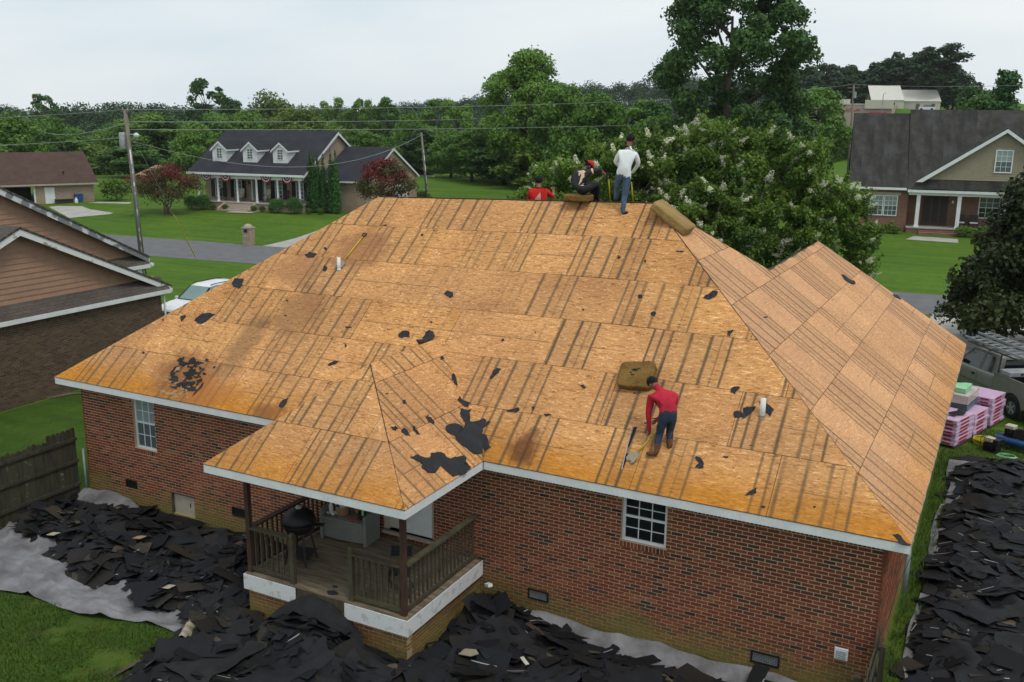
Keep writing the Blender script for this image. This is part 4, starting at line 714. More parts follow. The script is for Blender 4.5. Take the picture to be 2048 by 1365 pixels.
# the man scraping near the eave
person('person','worker in crimson shirt, jeans and brown boots bending over a shovel',(15.64,.62,3.79),dict(pelvis=(.08,-.02,.80),waist=(.055,.05,.94),chest=(-.01,.22,1.10),neck=(-.09,.31,1.20),jaw=(-.13,.37,1.235),head=(-.175,.43,1.27),
    shL=(-.22,.22,1.06),shR=(.20,.16,1.09),elL=(-.26,.20,.74),elR=(.20,.33,.80),wrL=(-.23,.22,.45),wrR=(-.06,.34,.62),haL=(-.225,.23,.37),haR=(-.13,.30,.57),
    hpL=(-.01,.0,.76),hpR=(.16,.0,.77),knL=(-.06,.10,.41),knR=(.135,.17,.47),anL=(-.12,-.02,.06),anR=(.135,.07,.14),toL=(-.30,.06,.05),toR=(.11,.25,.24)),
    dict(shirt='shirt_crimson',pants='jeans_dark',skin='skin',low='boots',shoe='boots'),(-.5,.75,-.4),hem=.05)
shovel('yellow-handled shovel scraping the eave in the crimson-shirted worker\'s hands',(15.50,.92,4.28),(15.10,.40,3.69),(nm+Vector((0,0,.3))),False,bl=.22,bw=.20)
# the man standing on the ridge
person('person','worker in white long-sleeved shirt and blue jeans standing at the ridge',(12.90,5.24,7.60),dict(pelvis=(.03,.06,.94),waist=(.06,.06,1.08),chest=(.10,.10,1.27),neck=(.13,.14,1.53),jaw=(.15,.18,1.60),head=(.165,.20,1.68),
    shL=(-.065,.12,1.375),shR=(.275,.06,1.375),elL=(-.15,.26,1.18),elR=(.36,.12,1.15),wrL=(.02,.42,1.02),wrR=(.26,.30,.95),haL=(.09,.43,.99),haR=(.21,.36,.91),
    hpL=(-.06,.10,.89),hpR=(.11,.03,.89),knL=(-.09,.22,.62),knR=(.07,.05,.48),anL=(-.10,.36,.34),anR=(.02,-.01,.07),toL=(-.09,.52,.31),toR=(.20,.03,.035)),
    dict(shirt='shirt_white',pants='jeans',skin='skin',low='jeans',shoe='shoe_black'),(.35,.9,-.3),hem=-.06)
# the man sitting on the foam pad
person('person','worker in black printed shirt and red cap seated on a foam pad',(11.76,5.44,8.00),dict(pelvis=(.02,.02,.10),waist=(.0,.05,.22),chest=(.05,.10,.42),neck=(.13,.14,.56),jaw=(.18,.17,.60),head=(.22,.19,.65),
    shL=(-.06,.24,.47),shR=(.21,.03,.51),elL=(-.16,.34,.28),elR=(.46,.05,.58),wrL=(.0,.40,.22),wrR=(.58,.14,.47),haL=(.07,.41,.23),haR=(.62,.16,.42),
    hpL=(.05,.13,.09),hpR=(.07,-.07,.09),knL=(.34,.34,.24),knR=(.42,.06,.25),anL=(.38,.50,-.16),anR=(.44,.24,-.12),toL=(.48,.60,-.24),toR=(.55,.34,-.20)),
    dict(shirt='shirt_black',pants='jeans_black',skin='skin_tan',low='jeans_black',shoe='boots'),(.85,.4,-.4),True,cap='cap_red',hair=True,prt='logo_pale')
# the man behind the ridge
w4=person('person','worker in bright red printed shirt mostly hidden behind the ridge',(10.22,6.45,7.27),dict(pelvis=(.0,.0,.16),waist=(.0,.0,.30),chest=(.0,.0,.56),neck=(.0,.02,.76),jaw=(.0,.05,.84),head=(.0,.07,.92),
    shL=(-.20,.0,.66),shR=(.20,.0,.66),elL=(-.25,.12,.42),elR=(.36,.08,.52),wrL=(-.12,.30,.36),wrR=(.38,.22,.66),haL=(-.05,.33,.36),haR=(.35,.24,.72),
    hpL=(-.10,.02,.15),hpR=(.10,.02,.15),knL=(-.14,.42,.18),knR=(.14,.42,.18),anL=(-.14,.62,-.26),anR=(.14,.62,-.26),toL=(-.14,.80,-.36),toR=(.14,.80,-.36)),
    dict(shirt='shirt_red',pants='jeans_dark',skin='skin_tan',low='jeans_dark',shoe='shoe_black'),(.1,1,-.3),True)
# printed emblem on his back: a pale triangle over a line
b=MB()
def onback(a,z): return HR*a+HF*(-.150+.05*abs(a)*1.5)+Vector((0,0,z))
b.add([onback(-.07,.52),onback(.05,.52),onback(.035,.66)],[(0,1,2)]); b.add([onback(-.09,.48),onback(.05,.48),onback(.05,.505),onback(-.09,.505)],[(0,1,2,3)]); b.obj('shirt_print','logo_pale',w4)
# ================================================================ terrain, road, drives
def yN(x): return 31.5+.117*(x+31.6)
def yF(x): return 38.5+.09*(x+39.2)
def T(x,y):
    z=.62*sstep(y-.09*(x+30),42,54)*(1-sstep(x,-14,4))
    z+=11.2*sstep(y,214,229)*sstep(x,-75,-30)*(1-sstep(x,60,160))
    z-=1.3*sstep(y,120,150)*(1-sstep(y,205,216))*sstep(x,-60,-30)*(1-sstep(x,30,60))
    z+=15*sstep(y,300,430)*sstep(x,-310,-120)*(1-sstep(x,-60,60))
    z-=4.6*sstep(math.hypot(x-20.8,y+15.3),150,172)*(1-sstep(x,-30,-12))*(1-sstep(y,300,430))
    return z
def axis(lo,hi,c,fine):
    v=[c]; d=fine; p=c
    while p<hi: d=d if p<c+60 else d*1.18; p+=d; v.append(min(p,hi))
    d=fine; p=c
    while p>lo: d=d if p>c-90 else d*1.18; p-=d; v.insert(0,max(p,lo))
    return v
gx=axis(-900,900,0,3.0); gy=axis(-80,1200,30,3.0)
b=MB(); b.add([(x,y,T(x,y)+(.05*(vn(x*.25,y*.25)-.5) if y>45 else 0)) for y in gy for x in gx],[(j*len(gx)+i,j*len(gx)+i+1,(j+1)*len(gx)+i+1,(j+1)*len(gx)+i) for j in range(len(gy)-1) for i in range(len(gx)-1)])
b.obj('ground','grass',None,smooth=True,kind='structure')
def strip(name,mat,f0,f1,x0,x1,n,z):
    b=MB(); b.grid(lambda u,v:(x0+(x1-x0)*u,(f0(x0+(x1-x0)*u)*(1-v)+f1(x0+(x1-x0)*u)*v),z),n,4); return b.obj(name,mat,None,kind='structure')
strip('road','asphalt',yN,yF,-260,180,120,.012)
def patch(name,mat,poly,dz,mirror=None):
    b=MB(); b.add([(x,y,T(x,y)+dz) for x,y in poly],[tuple(range(len(poly)))]); return b.obj(name,mat,None,kind='structure')
def drive(name,p0,p1,w0,w1,n=10,dz=.02,mat='concrete'):
    p0=Vector(p0);p1=Vector(p1);d=(p1-p0).normalized();s=Vector((d.y,-d.x)); b=MB()
    b.grid(lambda u,v:(lambda q:(q.x,q.y,T(q.x,q.y)+dz))(p0.lerp(p1,v)+s*((u-.5)*(w0+(w1-w0)*v))),4,n); return b.obj(name,mat,None,kind='structure')
drive('driveway',(-26.2,39.6),(-29.5,62),4.6,5.2); patch('driveway','concrete',[(-55,43.6),(-53,46.5),(-58.3,53.6),(-61.6,52.2),(-62.4,47.2)],.03); drive('driveway',(20.2,37.5),(20.2,26),5.2,5.2)
drive('path',(-43.2,54.4),(-42.6,51.9),2.4,2.6); drive('path',(15,69.5),(15.1,72.2),4,3.4)
patch('side_lawn','grass_side_shaded',[(-8.2,-10),(-.1,-10),(.3,.4),(.3,10.8),(-8.2,10.9)],.006); patch('worn_lawn','grass_near',[(0,-14),(19.2,-14),(19.2,.3),(8,.3),(.3,.36),(.1,-3)],.006); patch('worn_lawn','grass_near',[(19.6,-6),(27,-6),(27,19),(19.6,15.8)],.006)  # side lawn: houses' shade is put into the darker colour, along with wear
b=MB(); b.grid(lambda u,v:(-60+100*u,128+86*v,-.95),30,10); b.obj('pond','pond_water',None,kind='structure')
# short grass and weeds where the lawn is close enough to see blades
def blades(name,poly,n,h0,h1,label,seed):
    r=random.Random(seed); b=MB(); xs=[p[0] for p in poly]; ys=[p[1] for p in poly]
    def inside(x,y):
        c=False
        for i in range(len(poly)):
            (x1,y1),(x2,y2)=poly[i-1],poly[i]
            if (y1>y)!=(y2>y) and x<(x2-x1)*(y-y1)/(y2-y1)+x1: c=not c
        return c
    k=0
    while k<n:
        x=min(xs)+r.random()*(max(xs)-min(xs)); y=min(ys)+r.random()*(max(ys)-min(ys)); k+=1
        if not inside(x,y): continue
        d=vn(x*1.3,y*1.3,4)*.7+vn(x*5,y*5,9)*.3
        if d<.18+.2*r.random(): continue
        h=(h0+(h1-h0)*r.random())*(.5+d); a=r.random()*6.28; w=.006+.006*r.random(); lx,ly=math.cos(a)*h*.6,math.sin(a)*h*.6
        b.add([(x-math.sin(a)*w,y+math.cos(a)*w,0),(x+math.sin(a)*w,y-math.cos(a)*w,0),(x+lx,y+ly,h)],[(0,1,2)],0,min(1,max(0,d*.9+.3*(r.random()-.5))))
    return b.obj(name,'blade',None,tint=True,kind='stuff',label=label,cat='grass')
blades('grass_blades',[(2.2,-4.1),(7.7,-3.2),(8.4,-5.6),(6.4,-7)],42000,.03,.09,'short green grass at the lower left of the tarp',5); blades('grass_blades',[(19.62,.6),(20.1,.6),(20.0,15.3),(19.62,15.3)],3500,.05,.22,'weeds along the right wall of the brick house',6)
blades('grass_blades',[(19.7,13.6),(22.6,14.6),(22.6,18.6),(20.4,18.0)],9000,.03,.10,'rough grass around the shingle bundles',8)
# ================================================================ tarps and heaps of torn-off shingles
def pdist(x,y,poly):
    ins=False; best=1e9
    for i in range(len(poly)):
        (x1,y1),(x2,y2)=poly[i-1],poly[i]
        if (y1>y)!=(y2>y) and x<(x2-x1)*(y-y1)/(y2-y1)+x1: ins=not ins
        dx,dy=x2-x1,y2-y1; t=max(0,min(1,((x-x1)*dx+(y-y1)*dy)/(dx*dx+dy*dy))); best=min(best,math.hypot(x-x1-t*dx,y-y1-t*dy))
    return best if ins else -best
def ridged(x,y,s): return 1-abs(2*vn(x,y,s)-1)
def tarp_h(x,y):
    a=.05*ridged(x*.9+y*1.6,y*.5-x*.3,11)**2+.11*ridged(x*.45-y*.4,y*1.5+x*.9,12)**5+.05*ridged(x*1.7+y*.8,y*3.1-x*.6,14)**4+.02*vn(x*5,y*5,13)
    a+=.20*sstep(y,-.2,.36)*sstep(2.2-x,-.6,.9)+.10*sstep(-y,3.3,3.9)*vn(x*.8,3,2)*0
    return .022+a
def yl(x): return -3.98+.10*max(0,x-2.9)+.06*max(0,x-5.5)+.09*math.sin(x*2.1)
b=MB(); b.grid(lambda u,v:(lambda x,y:(x,y,tarp_h(x,y)))(.24+(7.75+.22*math.sin(v*9)-.24)*u,yl(.24+7.5*u)+(.37-yl(.24+7.5*u))*v),110,70)
b.obj('tarp','tarp',None,smooth=True,label='large grey tarp spread along the left part of the brick wall',cat='tarp',group='grey tarps under the torn-off shingles')
b=MB(); b.grid(lambda u,v:(lambda x,y:(x,y,.02+.06*ridged(x*1.3,y*2,5)**2+.16*sstep(y,.1,.36)))(13.2+5.4*u,-.75-.9*u+(1.11+.9*u)*v+.05*math.sin(u*17)),60,16); b.obj('tarp','tarp',None,smooth=True,label='grey tarp edge showing along the foot of the wall below the small window',cat='tarp',group='grey tarps under the torn-off shingles')
b=MB(); b.grid(lambda u,v:(lambda x,y:(x,y,.02+.12*ridged(x*1.7,y*1.1,5)**2))(19.86+.28*vn(v*13,1,3)+1.6*u,.2+14.0*v),20,90); b.obj('tarp','tarp',None,smooth=True,label='grey tarp under the shingle heap along the right wall',cat='tarp',group='grey tarps under the torn-off shingles')
HL_=[(.75,-2.0),(.35,-.15),(1.6,-.25),(2.1,.1),(3.1,-.1),(3.7,.2),(4.4,-.05),(5.0,.25),(8.15,.3),(8.15,-2.35),(8.6,-3.3),(7.7,-3.1),(6.9,-2.65),(6.2,-3.05),(5.1,-2.45),(3.9,-2.75),(2.7,-2.2),(2.0,-1.7)]
HM_=[(8.0,-3.0),(8.2,-2.36),(12.06,-2.36),(12.07,.36),(13.4,.38),(14.1,.25),(14.6,-.15),(15.6,-.25),(16.7,-.35),(17.9,-.35),(18.6,-.8),(18.6,-7),(8.4,-7),(7.9,-5.0),(7.5,-4.0)]
HR_=[(20.02,.2),(20.1,2.4),(19.95,3.4),(20.15,4.8),(19.95,6.2),(20.2,8.0),(19.95,9.5),(20.2,11.4),(20.0,13.2),(20.6,14.5),(21.5,14.9),(26,15.2),(26,-1),(20,-1)]
def hl(x,y): d=pdist(x,y,HL_); return -1 if d<0 else (0.05+.13*sstep(d,0,.9)*(.3+.9*vn(x*.9,y*.9,21))+.07*sstep(d,0,.3)*vn(x*3,y*3,22))+tarp_h(x,y)*.6
def hm(x,y):
    d=pdist(x,y,HM_)
    if d<0: return -1
    m=.05+.25*sstep(d,0,.9)*(.25+vn(x*.8,y*.8,23))+.12*sstep(d,0,.3)*vn(x*2.6,y*2.6,24)
    m+=.42*math.exp(-((x-10.2)/1.0)**2-((y+2.75)/.55)**2)+.22*math.exp(-((x-12.5)/.6)**2-((y+.1)/.8)**2)
    return m
def hr(x,y): d=pdist(x,y,HR_); return -1 if d<0 else .06+.22*sstep(d,0,.8)*(.25+vn(x*.8,y*.8,25))+.10*sstep(d,0,.3)*vn(x*2.4,y*2.4,26)
m,nt=newmat('debris'); t_=node(nt,'ShaderNodeAttribute',attribute_name='tint').outputs['Fac']; ps=node(nt,'ShaderNodeNewGeometry').outputs['Position']; n_=noise(nt,ps,22.0,4.0)
cc=ramp(nt,t_,[(0,(.003,.003,.0034)),(.35,(.006,.0062,.008)),(.62,(.010,.0105,.015)),(.80,(.011,.009,.0068)),(.93,(.017,.014,.011)),(.975,(.035,.028,.02)),(1,(.11,.085,.055))])
cc=mixc(nt,.6,cc,ramp(nt,n_,[(.3,.55),(.7,1.3)]),'MULTIPLY'); cc=mixc(nt,.7,cc,ramp(nt,noise(nt,ps,1.1,4.0),[(.3,.45),(.7,1.35)]),'MULTIPLY'); out(nt,prin(nt,cc,.72,n_,.35,.008,**{'Specular IOR Level':.28}))
def piece(r,big=1.0,line=False):
    """one torn strip of shingle: bent, with ragged ends; returns verts, faces"""
    g_=r.random(); L=(.35+.60*r.random()+(.5 if g_<.14 else 0))*big; Wd=(.18+.20*r.random()+(.35 if g_<.08 else 0))*big; nu,nv=6,2; k1=(r.random()-.5)*.55; k2=(r.random()-.5)*.35; tw=(r.random()-.5)*.25
    if r.random()<.14: k1*=2.2
    vs=[]
    for j in range(nv+1):
        for i in range(nu+1):
            x=(i/nu-.5)*L+(r.random()-.5)*.05*(i in(0,nu)); y=(j/nv-.5)*Wd+(r.random()-.5)*.035*(j in(0,nv))*(.4+1.6*(r.random()<.25))
            z=k1*x*x/L*.8+k2*y*y/Wd+tw*x*y/Wd*.6+(r.random()-.5)*.008; vs.append(Vector((x,y,z)))
    fs=[(j*(nu+1)+i,j*(nu+1)+i+1,(j+1)*(nu+1)+i+1,(j+1)*(nu+1)+i) for j in range(nv) for i in range(nu)]
    if r.random()<.4: fs.remove(r.choice([fs[0],fs[nu-1],fs[-1],fs[nu]]))
    return vs,fs,L,Wd
def heap(hf,poly,n,seed,name,label,top_n,toplab,group,near=None):
    r=random.Random(seed); xs=[p[0] for p in poly]; ys=[p[1] for p in poly]; x0,x1,y0,y1=min(xs),max(xs),min(ys),max(ys)
    if near: x0,x1,y0,y1=near
    b=MB(); st=.14; nx=int((x1-x0)/st); ny=int((y1-y0)/st); idx={}
    for j in range(ny+1):
        for i in range(nx+1):
            x=x0+i*st; y=y0+j*st; h=hf(x,y)
            if h>0: idx[i,j]=len(b.v); b.v.append((x,y,h-.03))
    for j in range(ny):
        for i in range(nx):
            q=[(i,j),(i+1,j),(i+1,j+1),(i,j+1)]
            if all(k in idx for k in q): b.f.append([idx[k] for k in q]); b.m.append(0); b.t.append(.1+.25*r.random()); b.u.append(None)
    spots=[]
    while len(spots)<n:
        x=x0+r.random()*(x1-x0); y=y0+r.random()*(y1-y0); h=hf(x,y)
        if h>0: spots.append((x,y,h))
    def orient(x,y,h):
        e=.12; hx=hf(x+e,y); hy=hf(x,y+e); nrm=Vector((-(hx-h)/e if hx>0 else 0,-(hy-h)/e if hy>0 else 0,1)).normalized()
        nrm=(nrm+Vector(((r.random()-.5),(r.random()-.5),0))*(.13 if r.random()<.90 else .8)).normalized(); a=r.gauss(.3,.75); t=Vector((math.cos(a),math.sin(a),0)); t=(t-nrm*t.dot(nrm)).normalized(); return frame_from(t,nrm.cross(t),nrm)
    vis=sorted(spots,key=lambda s:(Vector(s)-CAM).length)
    tops=set(vis[:top_n*2:2]) if top_n else set()
    for s in spots:
        if s in tops: continue
        vs,fs,L,Wd=piece(r); M=orient(*s); M.translation=Vector((s[0],s[1],s[2]+.015+.05*r.random()))
        b.add([M@v for v in vs],fs,0,r.random())
        if r.random()<.13: b.add([M@Vector((p.x,p.y+dy,p.z+.006)) for p in vs[8:13] for dy in (-.011,.011)],[(2*i,2*i+2,2*i+3,2*i+1) for i in range(4)],1,.5)
    o=b.obj(name,['debris','print_grey'],None,tint=True,kind='stuff',label=label,cat='shingle heap')
    for s in tops:
        me=r.choice(PIECES); q=link('torn_shingle',me,None,toplab,'shingle',group); M=orient(*s); M.translation=Vector((s[0],s[1],s[2]+.05+.06*r.random())); q.matrix_world=M
PIECES=[]
_r=random.Random(3)
for k in range(22):
    vs,fs,L,Wd=piece(_r,1.1); b=MB(); tn=_r.choice((.2,.3,.45,.55,.6,.65,.75,.85,.95)); b.add(vs,fs,0,tn); b.add([v-Vector((0,0,.008)) for v in vs],[f[::-1] for f in fs],0,.15)
    if k%2==0:   # pale sealing strip
        y=Wd*.12; row=vs[7:14]; b.add([Vector((p.x,p.y+dy,p.z+.006)) for p in row[1:6] for dy in (-.010,.010)],[(2*i,2*i+2,2*i+3,2*i+1) for i in range(4)],1,.5)
    PIECES.append(b.mesh('torn_shingle',['debris','print_grey'],tint=True))
heap(hl,HL_,1150,31,'shingle_heap','heap of torn black shingles on the tarp left of the porch',90,'torn black shingle lying in the heap on the left tarp','torn shingles left of the porch')
heap(hm,HM_,1500,32,'shingle_heap','heap of torn black shingles in front of and beside the porch',110,'torn black shingle lying in the heap below the porch and wall','torn shingles below the porch',near=(7.4,18.6,-6.2,.4))
heap(hr,HR_,1500,33,'shingle_heap','heap of torn black shingles along the right side of the house',100,'torn black shingle lying in the heap beside the right wall','torn shingles beside the right wall',near=(19.9,24.5,-.6,15.2))
# big crumpled sheets of felt lying over the heaps
for hi,(hf,poly,spots,wh) in enumerate(((hl,HL_,((2.2,-.9),(3.6,-1.7),(5.2,-.7),(6.4,-1.6),(7.3,-.6),(7.4,-2.4)),'left of the porch'),(hm,HM_,((9.2,-4.2),(10.6,-3.9),(12.6,-2.7),(13.2,-1.2),(14.6,-1.9),(15.9,-1.2),(11.8,-3.6),(8.6,-3.4)),'below the porch'),(hr,HR_,((20.9,2.0),(21.4,4.6),(20.8,6.4),(21.6,8.2),(20.9,10.4),(21.6,12.6),(21.9,2.9)),'beside the right wall'))):
    for k,(cx,cy) in enumerate(spots):
        w_,l_=.9+.9*hsh(cx,cy),.55+.5*hsh(cy,cx); an=hsh(cx+cy,2)*3; b=MB()
        def sf(u,v):
            a0=(u-.5)*w_+.12*(vn(v*5,u*2,k)-.5); b0=(v-.5)*l_+.14*(vn(u*6,v*2,k+9)-.5); x=cx+a0*math.cos(an)-b0*math.sin(an); y=cy+a0*math.sin(an)+b0*math.cos(an); h=hf(x,y); h=h if h>0 else .08
            return (x,y,h+.07+.16*ridged(u*1.6+k,v*1.4,k)**2*(.4+.6*hsh(k,hi)))
        b.grid(sf,14,9); b.obj('felt_sheet','felt_heap' if k%3 else 'felt_dark',None,smooth=True,label='crumpled black felt sheet on the heap %s, %s one from the left'%(wh,ORD[sorted(q[0]-.5*q[1] for q in spots).index(cx-.5*cy)]),cat='roofing felt',group='felt sheets on the heap %s'%wh)
# black felt hanging over the porch steps
b=MB()
def fd(u,v):
    x=9.25+1.75*u+1.3*v*u-.35*v*(1-u); y=-2.36-1.15*v-.25*math.sin(u*3)*v; z=.80*(1-v)**1.3*(.45+.55*math.sin(math.pi*min(1,max(0,u*.92+.1)))) +.10+.05*math.sin(u*19+v*4)*v; return (x,y,max(z,hm(x,y)*.9 if hm(x,y)>0 else .05)+.05*vn(u*6,v*6,8)+.03)
b.grid(fd,30,20); b.obj('felt_sheet','felt_dark',None,smooth=True,label='large black felt sheet draped over the porch steps',cat='roofing felt')
# a run of tan ridge caps curled on the grass edge, a tan scrap and a white stick
o=thing('ridge_cap_run','curled run of tan ridge shingles at the right end of the left tarp','shingle',(7.78,-3.45,.12),-1.0)
for k in range(7):
    MB().grid(lambda u,v:((k-3)*.115+.15*v,(u-.5)*.30,.20-.62*(u-.5)**2*1.6+.015*v+.01*k),6,2).obj('cap_shingle','siding_khaki' if k%2 else 'stone_beige',o,smooth=True)
MB().bar((13.96,-1.62,.46),(14.16,-1.80,.47),.07,.012).obj('paint_stick','cream',None,label='pale narrow wooden stick lying on the shingle heap',cat='stick')
MB().prism([(-.16,-.1),(.1,-.12),(.2,0),(.08,.12),(-.14,.1)],lambda a,bb,h:(13.1+a,-2.0+bb,.50+h+a*.15),.012).obj('torn_shingle','siding_khaki',None,label='olive tan shingle scrap among the black ones below the porch',cat='shingle')
for x,y,z,l in ((1.9,-1.85,.24,'tan shingle scrap at the left edge of the left heap'),(4.1,-1.3,.42,'brown rectangular shingle tab on top of the left heap'),(6.3,-2.55,.33,'broken tan shingle at the lower edge of the left heap')):
    MB().prism([(-.15,-.08),(.13,-.10),(.16,.07),(-.12,.09)],lambda a,bb,h:(x+a,y+bb,z+h+a*.2),.01).obj('torn_shingle','cardboard' if x>4 and x<5 else 'stone_beige',None,label=l,cat='shingle')
MB().bar((12.25,.18,.62),(12.38,.10,.66),.10,.06).obj('plastic_bag','white_old',None,label='crumpled white bag in the corner beside the porch',cat='bag')
# ================================================================ fences
def picket_fence(label,x,y0,y1,h,n,face,post_y):
    o=thing('wooden_fence',label,'fence',(x,y0,0)); L=y1-y0
    for k in range(n):
        w=L/n-.006; hh=h+.05*(rnd.random()-.5)+(.12 if k>n*.8 else 0); yy=k*L/n; jx=(rnd.random()-.5)*.015
        MB().prism([(yy,.03),(yy+w,.03),(yy+w,hh-.05),(yy+w*.75,hh),(yy+w*.25,hh),(yy,hh-.05)],lambda a,bb,d:(jx-d,a,bb),.018).obj('picket',rnd.choice(('fence_wood','fence_wood','fence_moss')),o)
    for z in (.35,h*.55,h-.22): MB().box((.012,0,z),(.05,L,z+.085)).obj('rail','fence_wood',o)
    for yy in post_y: MB().box((.052,yy,0),(.14,yy+.09,h-.05)).obj('post','fence_wood',o)
    return o
pm('fence_wood',(.034,.030,.020),(.060,.056,.035),4,.9,.4,stretch=(3,3,.4)); pm('fence_moss',(.055,.055,.030),(.17,.18,.15),6,.9,.4,contrast=(.60,.68))
picket_fence('weathered dark picket fence at the left end of the brick wall',.10,-4.4,.34,1.78,34,1,(.1,2.3)); 
MB().tube([(.24,.42,0),(.24,.42,1.32)],.028,10).obj('metal_post','steel_galv',None,smooth=True,label='bare grey metal post beside the left wooden fence',cat='post')
f2=picket_fence('mossy picket fence end against the right corner of the brick wall',19.62,-3.4,.36,1.55,24,1,(3.3,1.2))
MB().box((-.22,2.55,0),(-.10,2.67,1.28)).obj('post','wood_moss',f2)
# ================================================================ vehicles
def loft(b,secs,mi=0,caps=True):
    n=len(secs[0]); o=[v for s in secs for v in s]; fs=[(i*n+k,i*n+(k+1)%n,(i+1)*n+(k+1)%n,(i+1)*n+k) for i in range(len(secs)-1) for k in range(n)]
    if caps: fs+=[tuple(range(n-1,-1,-1)),tuple((len(secs)-1)*n+k for k in range(n))]
    b.add(o,fs,mi)
def wheel(parent,x,y,r,w,sgn):
    b=MB(); b.tube([(x,y-w/2,r),(x,y-w/2+.03,r),(x,y+w/2-.03,r),(x,y+w/2,r)],[r*.93,r,r,r*.93],22); t=b.obj('wheel','rubber',parent,smooth=False)
    b=MB(); yy=y+sgn*(w/2+.002); b.tube([(x,yy-sgn*.02,r),(x,yy+sgn*.012,r)],[r*.62,r*.60],18); b.obj('rim','rim',t)
    for k in range(5):
        a=2*math.pi*k/5; MB().bar((x,yy+sgn*.014,r),(x+math.cos(a)*r*.55,yy+sgn*.014,r+math.sin(a)*r*.55),.05,.02,(0,1,0)).obj('spoke','alum',t)
def sec(x,w,z0,zs,zt,wt):
    """closed body section: sill, shoulder, top"""
    return [(x,-w*.94,z0),(x,-w,z0+.12),(x,-w,zs-.10),(x,-w*.97,zs),(x,-wt,zt),(x,wt,zt),(x,w*.97,zs),(x,w,zs-.10),(x,w,z0+.12),(x,w*.94,z0)]
def suv(label,loc,rz):
    o=thing('parked_car',label,'car',loc,rz); b=MB()
    S=[(2.32,.62,.42,.66,.70,.45),(2.25,.80,.30,.78,.84,.62),(2.0,.88,.24,.90,.96,.72),(1.5,.92,.22,.97,1.03,.76),(1.0,.93,.22,1.0,1.07,.78),(.85,.93,.22,1.01,1.08,.78),(-.5,.93,.22,1.03,1.06,.80),(-1.6,.92,.24,1.05,1.08,.78),(-2.15,.89,.30,1.06,1.08,.74),(-2.32,.80,.42,.95,1.0,.66)]
    loft(b,[sec(*s) for s in S]); me=b.mesh('body','car_white',smooth=True); link('body',bevel(me,.02,2),o)
    # cabin: glass volume, roof skin, pillars
    g=[(.95,.74,1.06,.74,1.065),(.25,.72,1.05,.60,1.60),(-.1,.72,1.05,.585,1.66),(-1.4,.72,1.05,.58,1.66),(-1.95,.72,1.06,.56,1.58),(-2.2,.70,1.07,.62,1.12)]
    b=MB(); loft(b,[[(x,-w,z0),(x,-wt,zt),(x,wt,zt),(x,w,z0)] for x,w,z0,wt,zt in g]); b.obj('windows','glass_green',o)
    b=MB(); R_=[(.22,.60,1.605),(-.1,.60,1.675),(-1.4,.595,1.675),(-2.0,.575,1.59)]; loft(b,[[(x,-w,z-.03),(x,-w*.93,z+.022),(x,w*.93,z+.022),(x,w,z-.03)] for x,w,z in R_]); b.obj('roof_panel','car_white',o,smooth=False)
    for s in (-1,1):
        b=MB(); b.bar((.93,.745*s,1.07),(.23,.61*s,1.60),.07,.05); b.obj('pillar','shutter_black',o); MB().bar((-.62,.725*s,1.05),(-.66,.592*s,1.64),.08,.03).obj('pillar','car_white',o); MB().bar((-1.95,.72*s,1.05),(-1.75,.60*s,1.62),.25,.04).obj('pillar','car_white',o)
        MB().tube([(.1,.56*s,1.70),(-.1,.56*s,1.735),(-1.5,.55*s,1.735),(-1.75,.55*s,1.69)],.018,6).obj('roof_rail','black_plastic',o)
        b=MB(); b.box((.70,.93*s-.02,.98),(.84,.93*s+.17*s+.02,1.14)); link('mirror',bevel(b.mesh('mirror','car_white'),.02),o)
        b=MB(); b.add([(2.26,.50*s,.74),(2.21,.80*s,.74),(2.03,.86*s,.88),(2.14,.55*s,.86)],[(0,1,2,3)]); b.obj('headlight','lamp_glass',o)
        wheel(o,1.42,.80*s,.35,.23,s); wheel(o,-1.40,.80*s,.35,.23,s)
    b=MB(); b.box((2.27,-.42,.50),(2.345,.42,.74)); b.obj('grille','shutter_black',o)
    for z in (.56,.62,.68): MB().box((2.345,-.40,z),(2.353,.40,z+.018)).obj('grille_bar','alum',o)
    MB().bar((.98,-.70,1.085),(.98,.70,1.085),.06,.03).obj('wiper_cowl','shutter_black',o)
    return o
suv('white crossover car parked between the two brick houses',(-13.35,18.3,0),R(-90))
